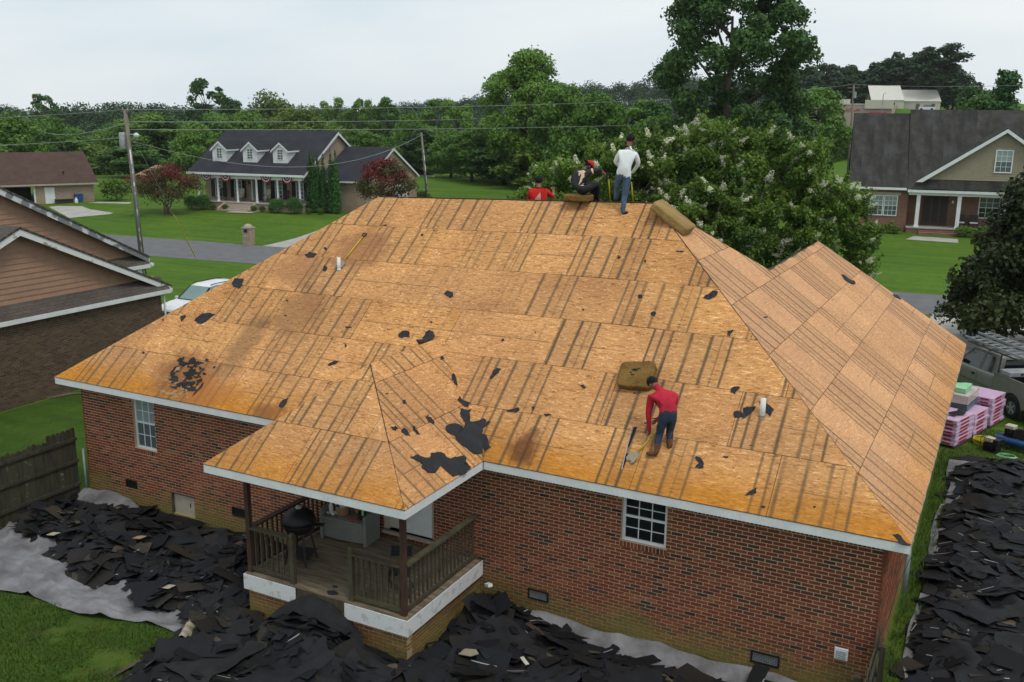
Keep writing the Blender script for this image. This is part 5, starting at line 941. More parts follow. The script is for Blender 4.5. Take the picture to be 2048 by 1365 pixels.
def pickup(label,loc,rz):
    o=thing('pickup_truck',label,'pickup truck',loc,rz); b=MB()
    S=[(3.62,.82,.50,.98,1.02,.62),(3.55,.92,.42,1.05,1.10,.74),(2.9,.97,.40,1.12,1.16,.80),(2.2,.98,.38,1.15,1.18,.82),(1.9,.98,.38,1.16,1.18,.84),(-.28,.98,.38,1.20,1.22,.86)]
    loft(b,[sec(*s) for s in S]); link('body',bevel(b.mesh('body','truck_green',smooth=True),.02),o)
    g=[(2.05,.84,1.17,.84,1.18),(1.35,.84,1.17,.68,1.80),(1.1,.84,1.17,.67,1.86),(-.10,.84,1.18,.66,1.86),(-.24,.84,1.18,.68,1.80)]
    b=MB(); loft(b,[[(x,-w,z0),(x,-wt,zt),(x,wt,zt),(x,w,z0)] for x,w,z0,wt,zt in g]); b.obj('cab','truck_green',o)
    b=MB(); b.add([(1.98,-.74,1.23),(1.98,.74,1.23),(1.40,.60,1.76),(1.40,-.60,1.76)],[(0,1,2,3)]); b.obj('windshield','glass_dark',o).location=(.02,0,.01)
    def side(x,t,s): return (x,s*(.84-.17*t+.012),1.18+.66*t)
    for s in (-1,1):
        b=MB(); b.add([side(1.80,.06,s),side(.72,.06,s),side(.66,.90,s),side(1.25,.90,s)],[(0,1,2,3)]); b.obj('door_window','glass_dark',o)
        b=MB(); b.add([side(.55,.06,s),side(-.02,.08,s),side(.05,.88,s),side(.48,.90,s)],[(0,1,2,3)]); b.obj('door_window','glass_dark',o)
        for p,q in (((1.86,.0),(1.27,.97)),((1.27,.97),(.05,.97)),((.63,.02),(.57,.95)),((.05,.97),(-.14,.04))): MB().bar(side(p[0],p[1],s),side(q[0],q[1],s),.035,.02,(0,s,.2)).obj('window_trim','truck_trim',o)
        for x in (.60,1.95): MB().box((x,.975*s-.004,.55),(x+.012,.975*s+.008,1.12)).obj('door_seam','truck_dark',o)
        b=MB(); b.box((.72,.975*s,.99),(.88,.975*s+.03*s,1.06)); b.obj('door_handle','black_plastic',o); MB().box((-.2,.978*s-.003,.72),(2.2,.978*s+.012,.78)).obj('side_moulding','truck_trim',o)
        b=MB(); b.box((1.72,.97*s,1.16),(1.86,.97*s+.20*s,1.36)); b.obj('mirror','black_plastic',o)
        # bed side with wheel opening
        b=MB(); arch=[(-1.37+.50*math.cos(a),.40+.50*math.sin(a)) for a in [math.pi*k/10 for k in range(11)]]
        pl=[(-.32,.42),(-.32,1.32),(-2.45,1.32),(-2.45,.55)]+[(x,z) for x,z in arch[::-1] if z>.42]; pl=[(-.32,.42),(-.32,1.32),(-2.45,1.32),(-2.45,.50),(-1.87,.50)]+[(x,max(z,.42)) for x,z in arch[::-1]]
        b.prism(pl,lambda a,bb,h:(a,s*(.90+h),bb),.08); b.obj('bed_side','truck_green',o); MB().box((-2.45,s*.94-.05,1.322),(-.32,s*.94+.05,1.345)).obj('bed_rail','truck_trim',o)
        wheel(o,-1.37,.83*s,.38,.25,s); wheel(o,2.62,.83*s,.38,.25,s)
        b=MB(); b.tube([(-1.37,s*.70,.42),(-1.37,s*.915,.42)],.49,20,cap=True); b.obj('wheel_well','truck_dark',o)
    MB().box((-2.40,-.89,.62),(-.34,.89,.68)).obj('bed_floor','truck_dark',o); MB().box((-.36,-.89,.62),(-.30,.89,1.30)).obj('bed_front','truck_dark',o); MB().box((-2.47,-.89,.55),(-2.40,.89,1.30)).obj('tailgate','truck_green',o); MB().box((-2.60,-.95,.45),(-2.48,.95,.62)).obj('bumper','alum',o)
    MB().add([(-.255,-.60,1.25),(-.255,.60,1.25),(-.245,.52,1.74),(-.245,-.52,1.74)],[(0,1,2,3)]).obj('rear_window','glass_dark',o)
    # tool box across the bed
    b=MB(); b.add([(-.50,-.88,1.345),(-.50,.88,1.345),(-1.02,.88,1.345),(-1.02,-.88,1.345),(-.48,-.90,1.50),(-.48,.90,1.50),(-1.04,.90,1.50),(-1.04,-.90,1.50)],[(3,2,1,0),(4,5,6,7),(0,1,5,4),(1,2,6,5),(2,3,7,6),(3,0,4,7)]); link('tool_box',bevel(b.mesh('tool_box','alum'),.012),o)
    MB().box((-1.048,.4,1.40),(-1.041,.5,1.46)).obj('latch','black_plastic',o)
    # ladder rack
    for s in (-1,1):
        for x in (-.45,-2.3): MB().tube([(x,.93*s,1.345),(x,.86*s,1.98)],.025,6).obj('rack_post','dark_metal',o)
        MB().tube([(1.55,.80*s,2.00),(-2.5,.86*s,2.00)],.028,6).obj('rack_rail','dark_metal',o)
    for x in (1.5,.3,-.45,-1.4,-2.3): MB().tube([(x,-.84,2.0),(x,.84,2.0)],.022,6).obj('rack_bar','dark_metal',o)
    for x in (.5,): MB().bar((x,-.7,1.90),(x,.7,1.90),.05,.03).obj('roof_bar','truck_dark',o)
    return o
pm('truck_trim',(.22,.23,.22),None,5,.35,.05,.5,.5)
hd_=Vector((-.59,.81)).normalized(); ang=math.atan2(hd_.y,hd_.x); lf=Vector((-hd_.y,hd_.x))   # left side of the truck faces the camera
pr_=Vector((21.42,19.80))-lf*.95; pickup('grey-green extended cab pickup with ladder rack beside the house',(pr_.x+hd_.x*1.37,pr_.y+hd_.y*1.37,0),ang)
def ladder(label,p,q,w,n,group='aluminium ladders on the truck rack'):
    p=Vector(p);q=Vector(q);d=(q-p).normalized();s=d.cross(Vector((0,0,1))).normalized(); o=thing('ladder',label,'ladder',p,group=group); L=(q-p).length
    for k in (-1,1): MB().bar(s*(w/2*k),s*(w/2*k)+d*L,.028,.075).obj('stile','alum',o)
    for k in range(n): c=d*(L*(k+.5)/n); MB().bar(c-s*w/2,c+s*w/2,.035,.03).obj('rung','alum',o)
def tl(x,y,z): v=pr_+hd_*(1.37+x)+lf*y; return (v.x,v.y,z)
ladder('aluminium ladder lying flat on the near side of the truck rack',tl(2.0,.42,2.07),tl(-3.2,.52,2.07),.42,13); ladder('aluminium ladder lying on the far side of the truck rack',tl(2.4,-.35,2.09),tl(-2.9,-.30,2.09),.40,13)
# ================================================================ bundles of new shingles
E1=Vector((.31,.95,0)).normalized(); E2=Vector((-.95,.31,0)).normalized()
bm_cache={}
def bundle_mesh(l,d,h):
    k=(l,d,h)
    if k not in bm_cache:
        b=MB(); b.box((0,0,0),(l,d,h)); m1=bevel(b.mesh('wrapper','pink_wrap'),.018,2); b=MB()
        b.box((l*.20,-.004,h*.22),(l*.68,.004,h*.72)); b.box((-.004,d*.25,h*.25),(.004,d*.75,h*.7)); m2=b.mesh('printed_band','wrap_red'); bm_cache[k]=(m1,m2)
    return bm_cache[k]
def bundles(base,l,d,h,layers,where,z0=.10):
    for k in range(layers):
        for i in range(2):
            p=Vector((*base,0))+E2*(i*(d+.01))+E1*((rnd.random()-.5)*.05)+E2*((rnd.random()-.5)*.03); p.z=z0+k*(h+.004)
            lab='pink wrapped shingle bundle in the %s stack, %s row, %s from the bottom'%(where,'front' if i==0 else 'back',ORD[k]) if k<layers-1 else 'topmost pink wrapped shingle bundle of the %s stack, %s row'%(where,'front' if i==0 else 'back')
            o=thing('shingle_bundle',lab,'shingle bundle',p,math.atan2(E1.y,E1.x)+(rnd.random()-.5)*.04,'pink wrapped shingle bundles'); m1,m2=bundle_mesh(l,d,h); link('wrapper',m1,o); link('printed_band',m2,o)
def pallet(base,l,d,label):
    o=thing('pallet',label,'pallet',(*base,0),math.atan2(E1.y,E1.x),'wooden pallets under the bundles')
    for k in range(6): MB().box((.02+k*(l-.12)/5,0,.075),(.11+k*(l-.12)/5,d,.095)).obj('slat','wood_old',o)
    for y in (0,d/2-.04,d-.08): MB().box((0,y,0),(l,y+.08,.072)).obj('runner','wood_old',o)
pallet((19.98,15.52),1.35,1.1,'wooden pallet under the nearest bundle stack'); bundles((19.98,15.52),1.32,.50,.112,7,'nearest')
b2=Vector((20.42,16.93)); pallet(b2,1.2,1.1,'wooden pallet under the middle bundle stack'); bundles(b2,1.15,.50,.112,6,'middle'); b3=Vector((20.86,18.25)); pallet(b3,1.2,1.1,'wooden pallet under the farthest bundle stack'); bundles(b3,1.15,.50,.112,8,'farthest')
def wrapstack(name,label,cat,base,l,d,z,h,mat,n=1,bulge=.02):
    o=thing(name,label,cat,(*base,z),math.atan2(E1.y,E1.x)+.12)
    for k in range(n):
        b=MB(); hh=h/n; b.grid(lambda u,v:(u*l,v*d,hh+.05*vn(u*3,v*3,k)*bulge*20),8,6); 
        for fn in (lambda u,v:(u*l,0,hh*v+.05*vn(u*3,0,k)*bulge*20*v),lambda u,v:(0,d-u*d,hh*v+.05*vn(0,(1-u)*3,k)*bulge*20*v),lambda u,v:(l,u*d,hh*v+.05*vn(3,u*3,k)*bulge*20*v),lambda u,v:(l-u*l,d,hh*v+.05*vn((1-u)*3,3,k)*bulge*20*v)): b.grid(fn,8,2)
        b.obj('sheet' if n>1 else 'wrapping',mat,o,loc=(rnd.random()*.03,rnd.random()*.03,k*hh*1.01))
    return o
wrapstack('flashing_stack','slate grey stack of metal flashing under the clear-wrapped carton','flashing',b2+Vector((-.25,.06)),1.25,.8,.815,.20,'wrap_slate',4,.02); wrapstack('wrapped_carton','clear plastic wrapped carton on the middle bundle stack','carton',b2+Vector((-.25,.02)),1.35,.85,1.06,.25,'wrap_clear',1,.06); wrapstack('wrapped_pack','pale green plastic wrapped pack on top of the carton','pack',b2+Vector((-.35,.25)),.75,.55,1.36,.12,'wrap_green',1,.05)
b=MB(); b.grid(lambda u,v:((u-.5)*.75,(v-.5)*.28+.05*math.sin(u*9),.04+.07*math.sin(u*math.pi)*math.sin(v*math.pi)+.02*vn(u*7,v*7,3)),12,8); b.obj('black_bag','felt_dark',None,label='crumpled black bag on the nearest bundle stack',cat='bag',loc=(19.95,16.28,.925),rot=(0,0,1.1))
# ================================================================ compressor, generator, hose
def compressor(label,loc,rz):
    o=thing('air_compressor',label,'compressor',loc,rz)
    for y in (-.16,.16):
        b=MB(); pr=[(-.62,.02),(-.60,.09),(-.54,.125),(.54,.125),(.60,.09),(.62,.02)]; b.tube([(x,y,.26) for x,_ in pr],[r_ for _,r_ in pr],16); b.obj('tank','blue_paint',o,smooth=True)
    b=MB(); b.box((-.36,-.14,.395),(-.02,.14,.44)); b.box((-.33,-.12,.44),(-.05,.12,.62)); b.tube([(-.19,-.12,.54),(-.19,-.19,.54)],.10,12); b.obj('engine','black_plastic',o)
    b=MB(); b.box((-.34,-.13,.622),(-.06,.13,.74)); link('fuel_tank',bevel(b.mesh('fuel_tank','engine_cream'),.03,3),o)
    b=MB(); b.box((.14,-.12,.395),(.38,.12,.60)); b.box((.18,-.08,.602),(.34,.08,.78)); link('pump',bevel(b.mesh('pump','blue_paint'),.01),o); b=MB(); b.tube([(.16,-.16,.56),(.16,-.19,.56)],.17,16); b.obj('flywheel','dark_metal',o)
    MB().tube([(.62,-.16,.3),(.95,-.16,.42),(.95,.16,.42),(.62,.16,.3)],.018,6).obj('handle','blue_paint',o); MB().tube([(-.62,-.08,.12),(-.62,.08,.12)],.12,14).obj('wheel','rubber',o)
    for y in (-.16,.16): MB().box((.42,y-.02,0),(.46,y+.02,.16)).obj('foot','blue_paint',o)
compressor('blue twin-tank air compressor with cream fuel tank beside the truck',(21.62,16.45,0),R(-22))
o=thing('generator','small black engine set with cream tank in front of the yellow hose','generator',(20.98,15.92,0),R(-25))
b=MB()
for s in (-1,1): b.tube([(-.26,.20*s,.02),(-.26,.20*s,.44),(.26,.20*s,.44),(.26,.20*s,.02),(-.26,.20*s,.02)],.014,6)
for x in (-.26,.26): b.tube([(x,-.2,.44),(x,.2,.44)],.014,6)
b.obj('frame','dark_metal',o); b=MB(); b.box((-.20,-.15,.03),(.20,.15,.28)); b.tube([(.0,-.15,.17),(.0,-.185,.17)],.085,12); link('engine',b.mesh('engine','black_plastic'),o); b=MB(); b.box((-.21,-.13,.30),(.04,.13,.42)); link('fuel_tank',bevel(b.mesh('fuel_tank','engine_cream'),.03,3),o); b=MB(); b.box((.07,-.12,.285),(.22,.12,.40)); b.obj('muffler','dark_metal',o)
b=MB(); pts=[]
for k in range(150):
    a=k*.33; r_=.30+.03*math.sin(k*.7)+.0004*k; pts.append((math.cos(a)*r_,math.sin(a)*r_*.95,.02+.0011*k+.01*math.sin(k*1.3)))
b.tube(pts,.011,5); b.obj('air_hose','hose_yellow',None,smooth=True,label='coiled yellow air hose on the grass behind the small engine',cat='hose',loc=(20.78,16.55,0))
b=MB(); pts=[(21.4+.30*math.cos(k*.5)*(1-k*.004),15.55+.16*math.sin(k*.5),.025+.0008*k) for k in range(60)]; b.tube(pts,.009,5); b.obj('air_hose','wrap_green',None,smooth=True,label='bright green hose loops on the grass right of the small engine',cat='hose')
# ================================================================ things on the back porch
o=thing('kettle_grill','black kettle grill on legs behind the left porch railing','grill',(8.86,-1.42,DZ),.3)
b=MB(); b.lathe([(.02,.62),(.20,.64),(.30,.72),(.335,.82),(.335,.84)],n=24); b.obj('bowl','black_plastic',o,smooth=True); b=MB(); b.lathe([(.345,.845),(.34,.90),(.29,1.02),(.18,1.11),(.05,1.14),(.001,1.142)],n=24); b.obj('lid','black_plastic',o,smooth=True); b=MB(); b.lathe([(.06,1.14),(.065,1.17),(.03,1.19),(.001,1.19)],n=12); b.obj('vent_cap','alum',o)
for a in (.6,2.2,3.9,5.4): MB().bar((.20*math.cos(a),.20*math.sin(a),.66),(.33*math.cos(a),.33*math.sin(a),0.0),.035,.035).obj('leg','dark_metal',o)
MB().box((-.26,-.26,.16),(.26,.26,.18)).obj('shelf','dark_metal',o); MB().bar((.32,.05,.80),(.50,.05,.80),.14,.02).obj('side_table','dark_metal',o); MB().bar((.34,-.06,.92),(.42,.06,.92),.02,.02).obj('handle','dark_metal',o)
o=thing('storage_bench','grey plastic storage bench against the porch wall','bench',(8.52,-.36,DZ),.06)
b=MB(); b.grid(lambda u,v:(.06+1.0*u,-.03*math.sin(math.pi*u)*1.2+.0+.03*(1-v),.05+.42*v),10,4); b.box((.06,.04,.05),(1.06,.55,.47)); b.obj('box','plastic_grey',o); b=MB(); b.box((.05,-.05,.475),(1.07,.52,.52)); link('seat',bevel(b.mesh('seat','plastic_grey'),.012),o)
for x in (0,1.07): b=MB(); b.prism([(0,0),(.56,0),(.56,.92),(.46,.92),(.40,.68),(.0,.66)],lambda a,bb,h:(x+h,-.02+a,bb),.07); link('arm',bevel(b.mesh('arm','plastic_grey'),.012),o)
MB().box((.07,.50,.53),(1.07,.55,.95)).obj('backrest','plastic_grey',o)
o=thing('wicker_basket','tan basket with a patterned cushion on the storage bench','basket',(8.92,-.10,DZ+.525))
MB().lathe([(.13,0),(.15,.14),(.155,.20)],n=14).obj('basket','cardboard',o); MB().lathe([(.02,.12),(.15,.20),(.15,.36),(.08,.42),(.001,.43)],n=10).obj('cushion','cream',o); MB().prism([(-.06,.0),(-.02,.02),(0,.08),(.02,.02),(.06,0),(.03,-.03),(0,-.01),(-.03,-.03)],lambda a,bb,h:(a,-.165-h,.24+bb),.01).obj('print','black_plastic',o)
b=MB(); b.lathe([(.045,0),(.05,.02),(.05,.17),(.025,.21),(.02,.24),(.001,.24)],n=12); b.obj('spray_bottle','pvc',None,smooth=True,label='white bottle at the left end of the storage bench',cat='bottle',loc=(8.68,-.18,DZ+.525))
b=MB(); b.grid(lambda u,v:((u-.5)*.2,(v-.5)*.16,.02+.07*vn(u*4,v*4,2)),6,6); b.obj('white_rag','white_paint',None,label='crumpled white rag beside the bottle on the storage bench',cat='rag',loc=(8.76,-.24,DZ+.525))
o=thing('flower_pot','small pot with red and orange decoration at the right end of the bench','pot',(9.42,-.12,DZ+.525)); MB().lathe([(.06,0),(.09,.14),(.095,.15)],n=12).obj('pot','pot_dark',o); MB().tube([(-.05,-.03,.1),(-.10,-.10,.30)],.025,6).obj('ornament','bird_orange',o); MB().tube([(.05,-.03,.1),(.10,-.06,.28)],.03,6).obj('ornament','wrap_green',o)
MB().prism([(-.1,-.02),(.0,-.05),(.12,0),(.02,.05)],lambda a,bb,h:(9.30+a,-.28+bb,DZ+.53+h),.03).obj('red_toy','sign_red',None,label='small red object on the front of the storage bench',cat='toy')
for x,y,r_ ,l in ((10.25,-2.20,.13,'black felt scrap on the porch floor at the steps'),(10.15,-1.98,.06,'small black felt scrap on the porch floor behind the larger one')):
    MB().prism([(r_*math.cos(a)*(.7+.5*hsh(a,x)),r_*.6*math.sin(a)*(.7+.5*hsh(a,y))) for a in (0,.9,1.8,2.7,3.6,4.5,5.4)],lambda a,bb,h:(x+a,y+bb,DZ+.012+h+.1*abs(a)*r_),.006).obj('felt_scrap','felt',None,label=l,cat='roofing felt',group='felt scraps on the porch floor')
o=thing('folding_chair','dark metal folding chair in the right corner of the porch','chair',(11.35,-1.55,DZ),.4)
MB().box((-.2,-.2,.43),(.2,.2,.455)).obj('seat','dark_metal',o); MB().bar((-.2,.2,.75),(.2,.2,.75),.02,.2).obj('backrest','dark_metal',o)
for x in (-.2,.2): MB().tube([(x,.22,.86),(x,-.22,0)],.014,6).obj('leg','dark_metal',o); MB().tube([(x,-.18,.45),(x,.24,0)],.014,6).obj('leg','dark_metal',o)
# ================================================================ neighbouring houses
def farbrick(name,c1,c2,mo,bl=.254,bh=.081):
    m,nt=newmat(name); v=node(nt,'ShaderNodeTexCoord').outputs['Object']; s=node(nt,'ShaderNodeSeparateXYZ',{0:v}); c=node(nt,'ShaderNodeCombineXYZ',{0:mth(nt,'ADD',s.outputs[0],s.outputs[1]),1:s.outputs[2],2:0.0})
    br=node(nt,'ShaderNodeTexBrick',{'Vector':c.outputs[0],'Color1':(*c1,1),'Color2':(*c2,1),'Mortar':(*mo,1),'Scale':1.0,'Mortar Size':.008,'Brick Width':bl,'Row Height':bh,'Bias':-.2})
    col=mixc(nt,.5,br.outputs[0],ramp(nt,noise(nt,v,1.1,5.0),[(.3,.65),(.7,1.15)]),'MULTIPLY'); out(nt,prin(nt,col,.9,br.outputs['Fac'],-.3,.006)); return m
farbrick('far_tan',(.34,.25,.175),(.25,.18,.125),(.38,.32,.25)); farbrick('far_red',(.19,.085,.058),(.14,.062,.045),(.26,.17,.13)); farbrick('far_brown',(.10,.066,.045),(.15,.10,.065),(.10,.08,.06))
def slabroof(parent,name,mat,A,B,C,D,th=.07,label=None):
    """roof plane: A-B along the eave, D-C along the ridge, with shingle coordinates in metres"""
    A,B,C,D=[Vector(p) for p in (A,B,C,D)]; n=(B-A).cross(D-A).normalized()
    if n.z<0: n=-n
    e=(B-A).normalized(); up=n.cross(e); uv=lambda p:((p-A).dot(e),(p-A).dot(up)); P=[A,B,C,D]; b=MB()
    us=[uv(p) for p in P]*2
    order=(0,1,2,3) if (B-A).cross(D-A).z>0 else (3,2,1,0)
    b.add(P+[p-n*th for p in P],[order,tuple(4+k for k in order[::-1])]+[(i,4+i,4+(i+1)%4,(i+1)%4) for i in range(4)],0,.5,us); return b.obj(name,mat,parent,label=label)
def bx(parent,name,mat,lo,hi,**k): return MB().box(lo,hi).obj(name,mat,parent,**k)
def poly(parent,name,mat,pts,th,axis,**k):
    """prism of an outline: axis 'x' -> outline in (y,z), 'y' -> outline in (x,z)"""
    b=MB(); 
    if axis[0]=='x': b.prism([p for p in pts],lambda a,c,h:(float(axis[1:])+h,a,c),th)
    else: b.prism([p for p in pts],lambda a,c,h:(a,float(axis[1:])+h,c),th)
    return b.obj(name,mat,parent,**k)
# ---------------------------------------------------------------- brown house at the left
NB=thing('brown_house','brown house with lap-sided gables and peeling white trim at left','house',(-8.31,11.1,0))
# local: x away from our house is negative, y from the far corner towards the camera is negative
w=bx(NB,'wall','mortar_brown',(-.25,-17,-.05),(-.009,0,2.84)); bx(NB,'wall','mortar_brown',(-12,-.2,-.05),(-.26,-.009,2.84))
rc=bricks(-17,0,0,2.84,bl=.203,bh=.068,gap=.010,soldier=.19); rc.sort(key=lambda r:abs((r[0]+r[1])/2+4.6)+.5*abs(r[2]-2.0)); fN=lambda a,z,d:(-d,a,z)
sel=rc[:300]; brick_mesh(rc[300:],fN).obj('bricks','brick_brown',w,tint=True,kind='stuff'); cch={}
for r in sel:
    k=(round(r[1]-r[0],2),round(r[3]-r[2],2),rnd.randrange(8))
    if k not in cch: cch[k]=brick_mesh([(0,r[1]-r[0],0,r[3]-r[2])],fN).mesh('brick','brick_brown',tint=True)
    link('brick',cch[k],w,loc=(0,r[0],r[2]))
PK=(-5.73,5.95); sl_=.461
def rake(y): return PK[1]-sl_*abs(y-PK[0])
def siding(parent,xf,ya,yb,z0,rk,mat,step=.19,name='siding_board'):
    z=z0
    while True:
        # widest span whose top stays under the rake
        lo,hi=[y for y in (ya,yb)]; N=200; ys=[lo+(hi-lo)*i/N for i in range(N+1)]; ok=[y for y in ys if rk(y)>z+.02]; ok2=[y for y in ys if rk(y)>z+step]
        if not ok: break
        a,b_=min(ok),max(ok); c,d=(min(ok2),max(ok2)) if ok2 else ((a+b_)/2-.01,(a+b_)/2+.01)
        b=MB(); v=[(xf,a,z),(xf,b_,z),(xf-.022,d,z+step),(xf-.022,c,z+step),(xf-.05,a,z),(xf-.05,b_,z),(xf-.05,d,z+step),(xf-.05,c,z+step)]; b.add(v,[(0,1,2,3),(0,4,5,1),(1,5,6,2),(3,7,4,0),(2,6,7,3)]); b.obj(name,mat,parent); z+=step
siding(NB,-.33,-11.5,.2,3.42,lambda y:rake(y)-.12,'siding_tan')
bx(NB,'gable_backing','siding_tan',(-.45,-11.3,2.9),(-.40,.1,3.5))
slabroof(NB,'pent_roof','shingle_taupe',(.20,.30,3.03),(.20,-16.5,3.03),(-.36,-16.5,3.46),(-.36,.30,3.46))
bx(NB,'fascia','white_paint',(.17,-16.5,2.86),(.205,.34,3.02)); bx(NB,'soffit','white_paint',(-.02,-16.5,2.84),(.168,.30,2.858)); bx(NB,'gutter_end','white_paint',(.06,.345,2.90),(.20,.42,3.02))
# roof of the near gable and its peeling rake boards
slabroof(NB,'roof','shingle_taupe',(.06,PK[0]+6.25,3.13),(-6,PK[0]+6.25,3.13),(-6,PK[0],6.02),(.06,PK[0],6.02)); slabroof(NB,'roof','shingle_taupe',(.06,PK[0]-6.25,3.13),(-6,PK[0]-6.25,3.13),(-6,PK[0],6.02),(.06,PK[0],6.02))
for s in (1,-1):
    b=MB(); b.prism([(PK[0],5.94),(PK[0]+s*6.22,3.07),(PK[0]+s*6.22,2.86),(PK[0],5.72)],lambda a,c,h:(.035-h,a,c),.03); b.obj('rake_board','white_old',NB)
MB().tube([(-.02,.10,2.8),(.03,.12,2.7),(.03,.12,.1)],.04,8).obj('downspout','white_paint',NB,smooth=True)
# larger gable set further back
PK2=(-6.9,8.55); s2=.51; X2=-3.69
def rake2(y): return PK2[1]-s2*abs(y-PK2[0])
siding(NB,X2-.1,-16.5,2.4,3.75,lambda y:rake2(y)-.12,'siding_tan')
bx(NB,'gable_backing','siding_tan',(X2-.30,-16.5,2.9),(X2-.17,2.3,3.85))
yE=PK2[0]+(PK2[1]-3.66)/s2
slabroof(NB,'roof','shingle_taupe',(X2+.25,yE,3.73),(-14,yE,3.73),(-14,PK2[0],8.63),(X2+.25,PK2[0],8.63)); slabroof(NB,'roof','shingle_taupe',(X2+.25,2*PK2[0]-yE,3.73),(-14,2*PK2[0]-yE,3.73),(-14,PK2[0],8.63),(X2+.25,PK2[0],8.63))
for s in (1,-1): b=MB(); b.prism([(PK2[0],8.55),(PK2[0]+s*(yE-PK2[0]),3.66),(PK2[0]+s*(yE-PK2[0]),3.44),(PK2[0],8.32)],lambda a,c,h:(X2+.22-h,a,c),.03); b.obj('rake_board','peel_gray',NB)
slabroof(NB,'pent_roof','shingle_taupe',(X2+.30,yE-.1,3.42),(X2+.30,-16.5,3.42),(X2-.12,-16.5,3.80),(X2-.12,yE-.1,3.80)); bx(NB,'fascia','white_paint',(X2+.28,-16.5,3.25),(X2+.31,yE-.05,3.41)); bx(NB,'soffit','white_paint',(X2-.4,-16,3.22),(X2+.27,yE-.1,3.245))
bx(NB,'porch_column','white_paint',(X2-.05,2.0,0),(X2+.2,2.25,3.215)); bx(NB,'gutter_end','white_paint',(X2+.15,yE-.03,3.30),(X2+.32,yE+.12,3.42))
bx(NB,'wall','far_brown',(-14,-16,0),(X2-.45,1.6,3.2))
# ---------------------------------------------------------------- white-porched house across the street
CH=thing('porch_house','tan brick house with three white dormers and a flag-draped front porch','house',(-37.462,54.884,.62),.157)
zg=.62; ze,zr_=4.079-zg,7.886-zg; Lh,dh=12.152,6.684
slabroof(CH,'roof','shingle_dark',(.25,-.1,ze-.05),(-Lh-.25,-.1,ze-.05),(-Lh-.25,dh,zr_),(.25,dh,zr_)); slabroof(CH,'roof','shingle_dark',(.25,2*dh+.1,ze-.05),(-Lh-.25,2*dh+.1,ze-.05),(-Lh-.25,dh,zr_),(.25,dh,zr_))
for X in (0,-Lh): poly(CH,'gable_wall','far_tan',[(2.4,0),(2*dh,0),(2*dh,ze-.15),(dh,zr_-.18),(2.4,ze+.57*2.4-.25)],.2,'x%g'%(X-.2 if X==0 else X))
bx(CH,'wall','far_tan',(-Lh+.21,2.4,0),(-.22,2.6,ze+.9)); bx(CH,'wall','far_tan',(-Lh+.2,2*dh-.2,0),(-.2,2*dh,ze-.1))
for y0,z0,y1,z1 in ((-.1,ze-.1,dh,zr_-.05),(2*dh+.1,ze-.1,dh,zr_-.05)):
    b=MB(); b.prism([(y0,z0),(y1,z1),(y1,z1-.28),(y0,z0-.22)],lambda a,c,h:(.24+h,a,c),.035); b.obj('rake_board','white_paint',CH)
bx(CH,'fascia','white_paint',(-Lh-.25,-.16,ze-.22),(.25,-.12,ze-.02)); bx(CH,'beam','white_paint',(-Lh+.1,.22,ze-.55),(-.1,.5,ze-.2)); bx(CH,'porch_ceiling','siding_white',(-Lh,-.1,ze-.19),(0,2.38,ze-.16))
pz=.72; bx(CH,'porch_floor','concrete',(-Lh+.1,.0,pz-.08),(-.05,2.39,pz)); bx(CH,'porch_base','far_tan',(-Lh+.15,.06,0),(-.1,.26,pz-.085)); bx(CH,'porch_base','far_tan',(-.3,.27,0),(-.1,2.39,pz-.085))
for X in (-11.5,-9.31,-7.17,-5.07,-2.81,-.48):
    b=MB(); b.lathe([(.15,0),(.15,.10),(.11,.12),(.095,ze-.55-pz-.12),(.13,ze-.55-pz-.1),(.13,ze-.55-pz)],(X,.36,pz),12); b.obj('porch_column','white_paint',CH,smooth=False)
for X in (-10.64,-8.45,-3.95,-1.67):
    window(CH,X-.42,X+.42,pz+.25,pz+1.85,2.4,2,2,'glass_blind','glass_mid',fw=.06,depth=.05,mw=.03)
    for s in (-1,1):
        sh=bx(CH,'shutter','shutter_black',(X+s*.66-.2,2.34,pz+.22),(X+s*.66+.2,2.395,pz+1.88))
        for k in range(9): MB().bar((X+s*.66-.16,2.335,pz+.32+k*.17),(X+s*.66+.16,2.335,pz+.32+k*.17),.012,.05,(0,.4,1)).obj('slat','shutter_black',sh)
b=MB(); b.box((-6.95,2.30,pz),(-6.8,2.39,pz+2.35)); b.box((-5.5,2.30,pz),(-5.35,2.39,pz+2.35)); b.box((-6.8,2.30,pz+2.2),(-5.5,2.39,pz+2.35)); df=b.obj('door_frame','white_paint',CH)
bx(df,'door','shutter_black',(-6.45,2.33,pz+.02),(-5.75,2.38,pz+2.18)); 
for x0 in (-6.78,-5.72): bx(df,'sidelight','glass_blind',(x0,2.34,pz+.3),(x0+.20,2.375,pz+2.15))
bx(df,'door_wreath','wood_moss',(-6.25,2.30,pz+1.35),(-5.95,2.328,pz+1.65))
for X in (-7.15,-5.1): b=MB(); b.lathe([(.03,0),(.09,.05),(.07,.22),(.10,.24),(.02,.32)],(X,2.30,pz+1.55),8); b.obj('wall_lantern','shutter_black',CH)
for k in range(4): bx(CH,'step','stone_beige',(-8.2,-.28*(k+1)-.02,0),(-5.15,-.28*k-.0,pz-.15*(k+1)))
for X in (-8.45,-5.15): poly(CH,'step_wall','far_tan',[(-1.3,0),(0,0),(0,pz+.02),(-1.3,.22)],.25,'x%g'%X)
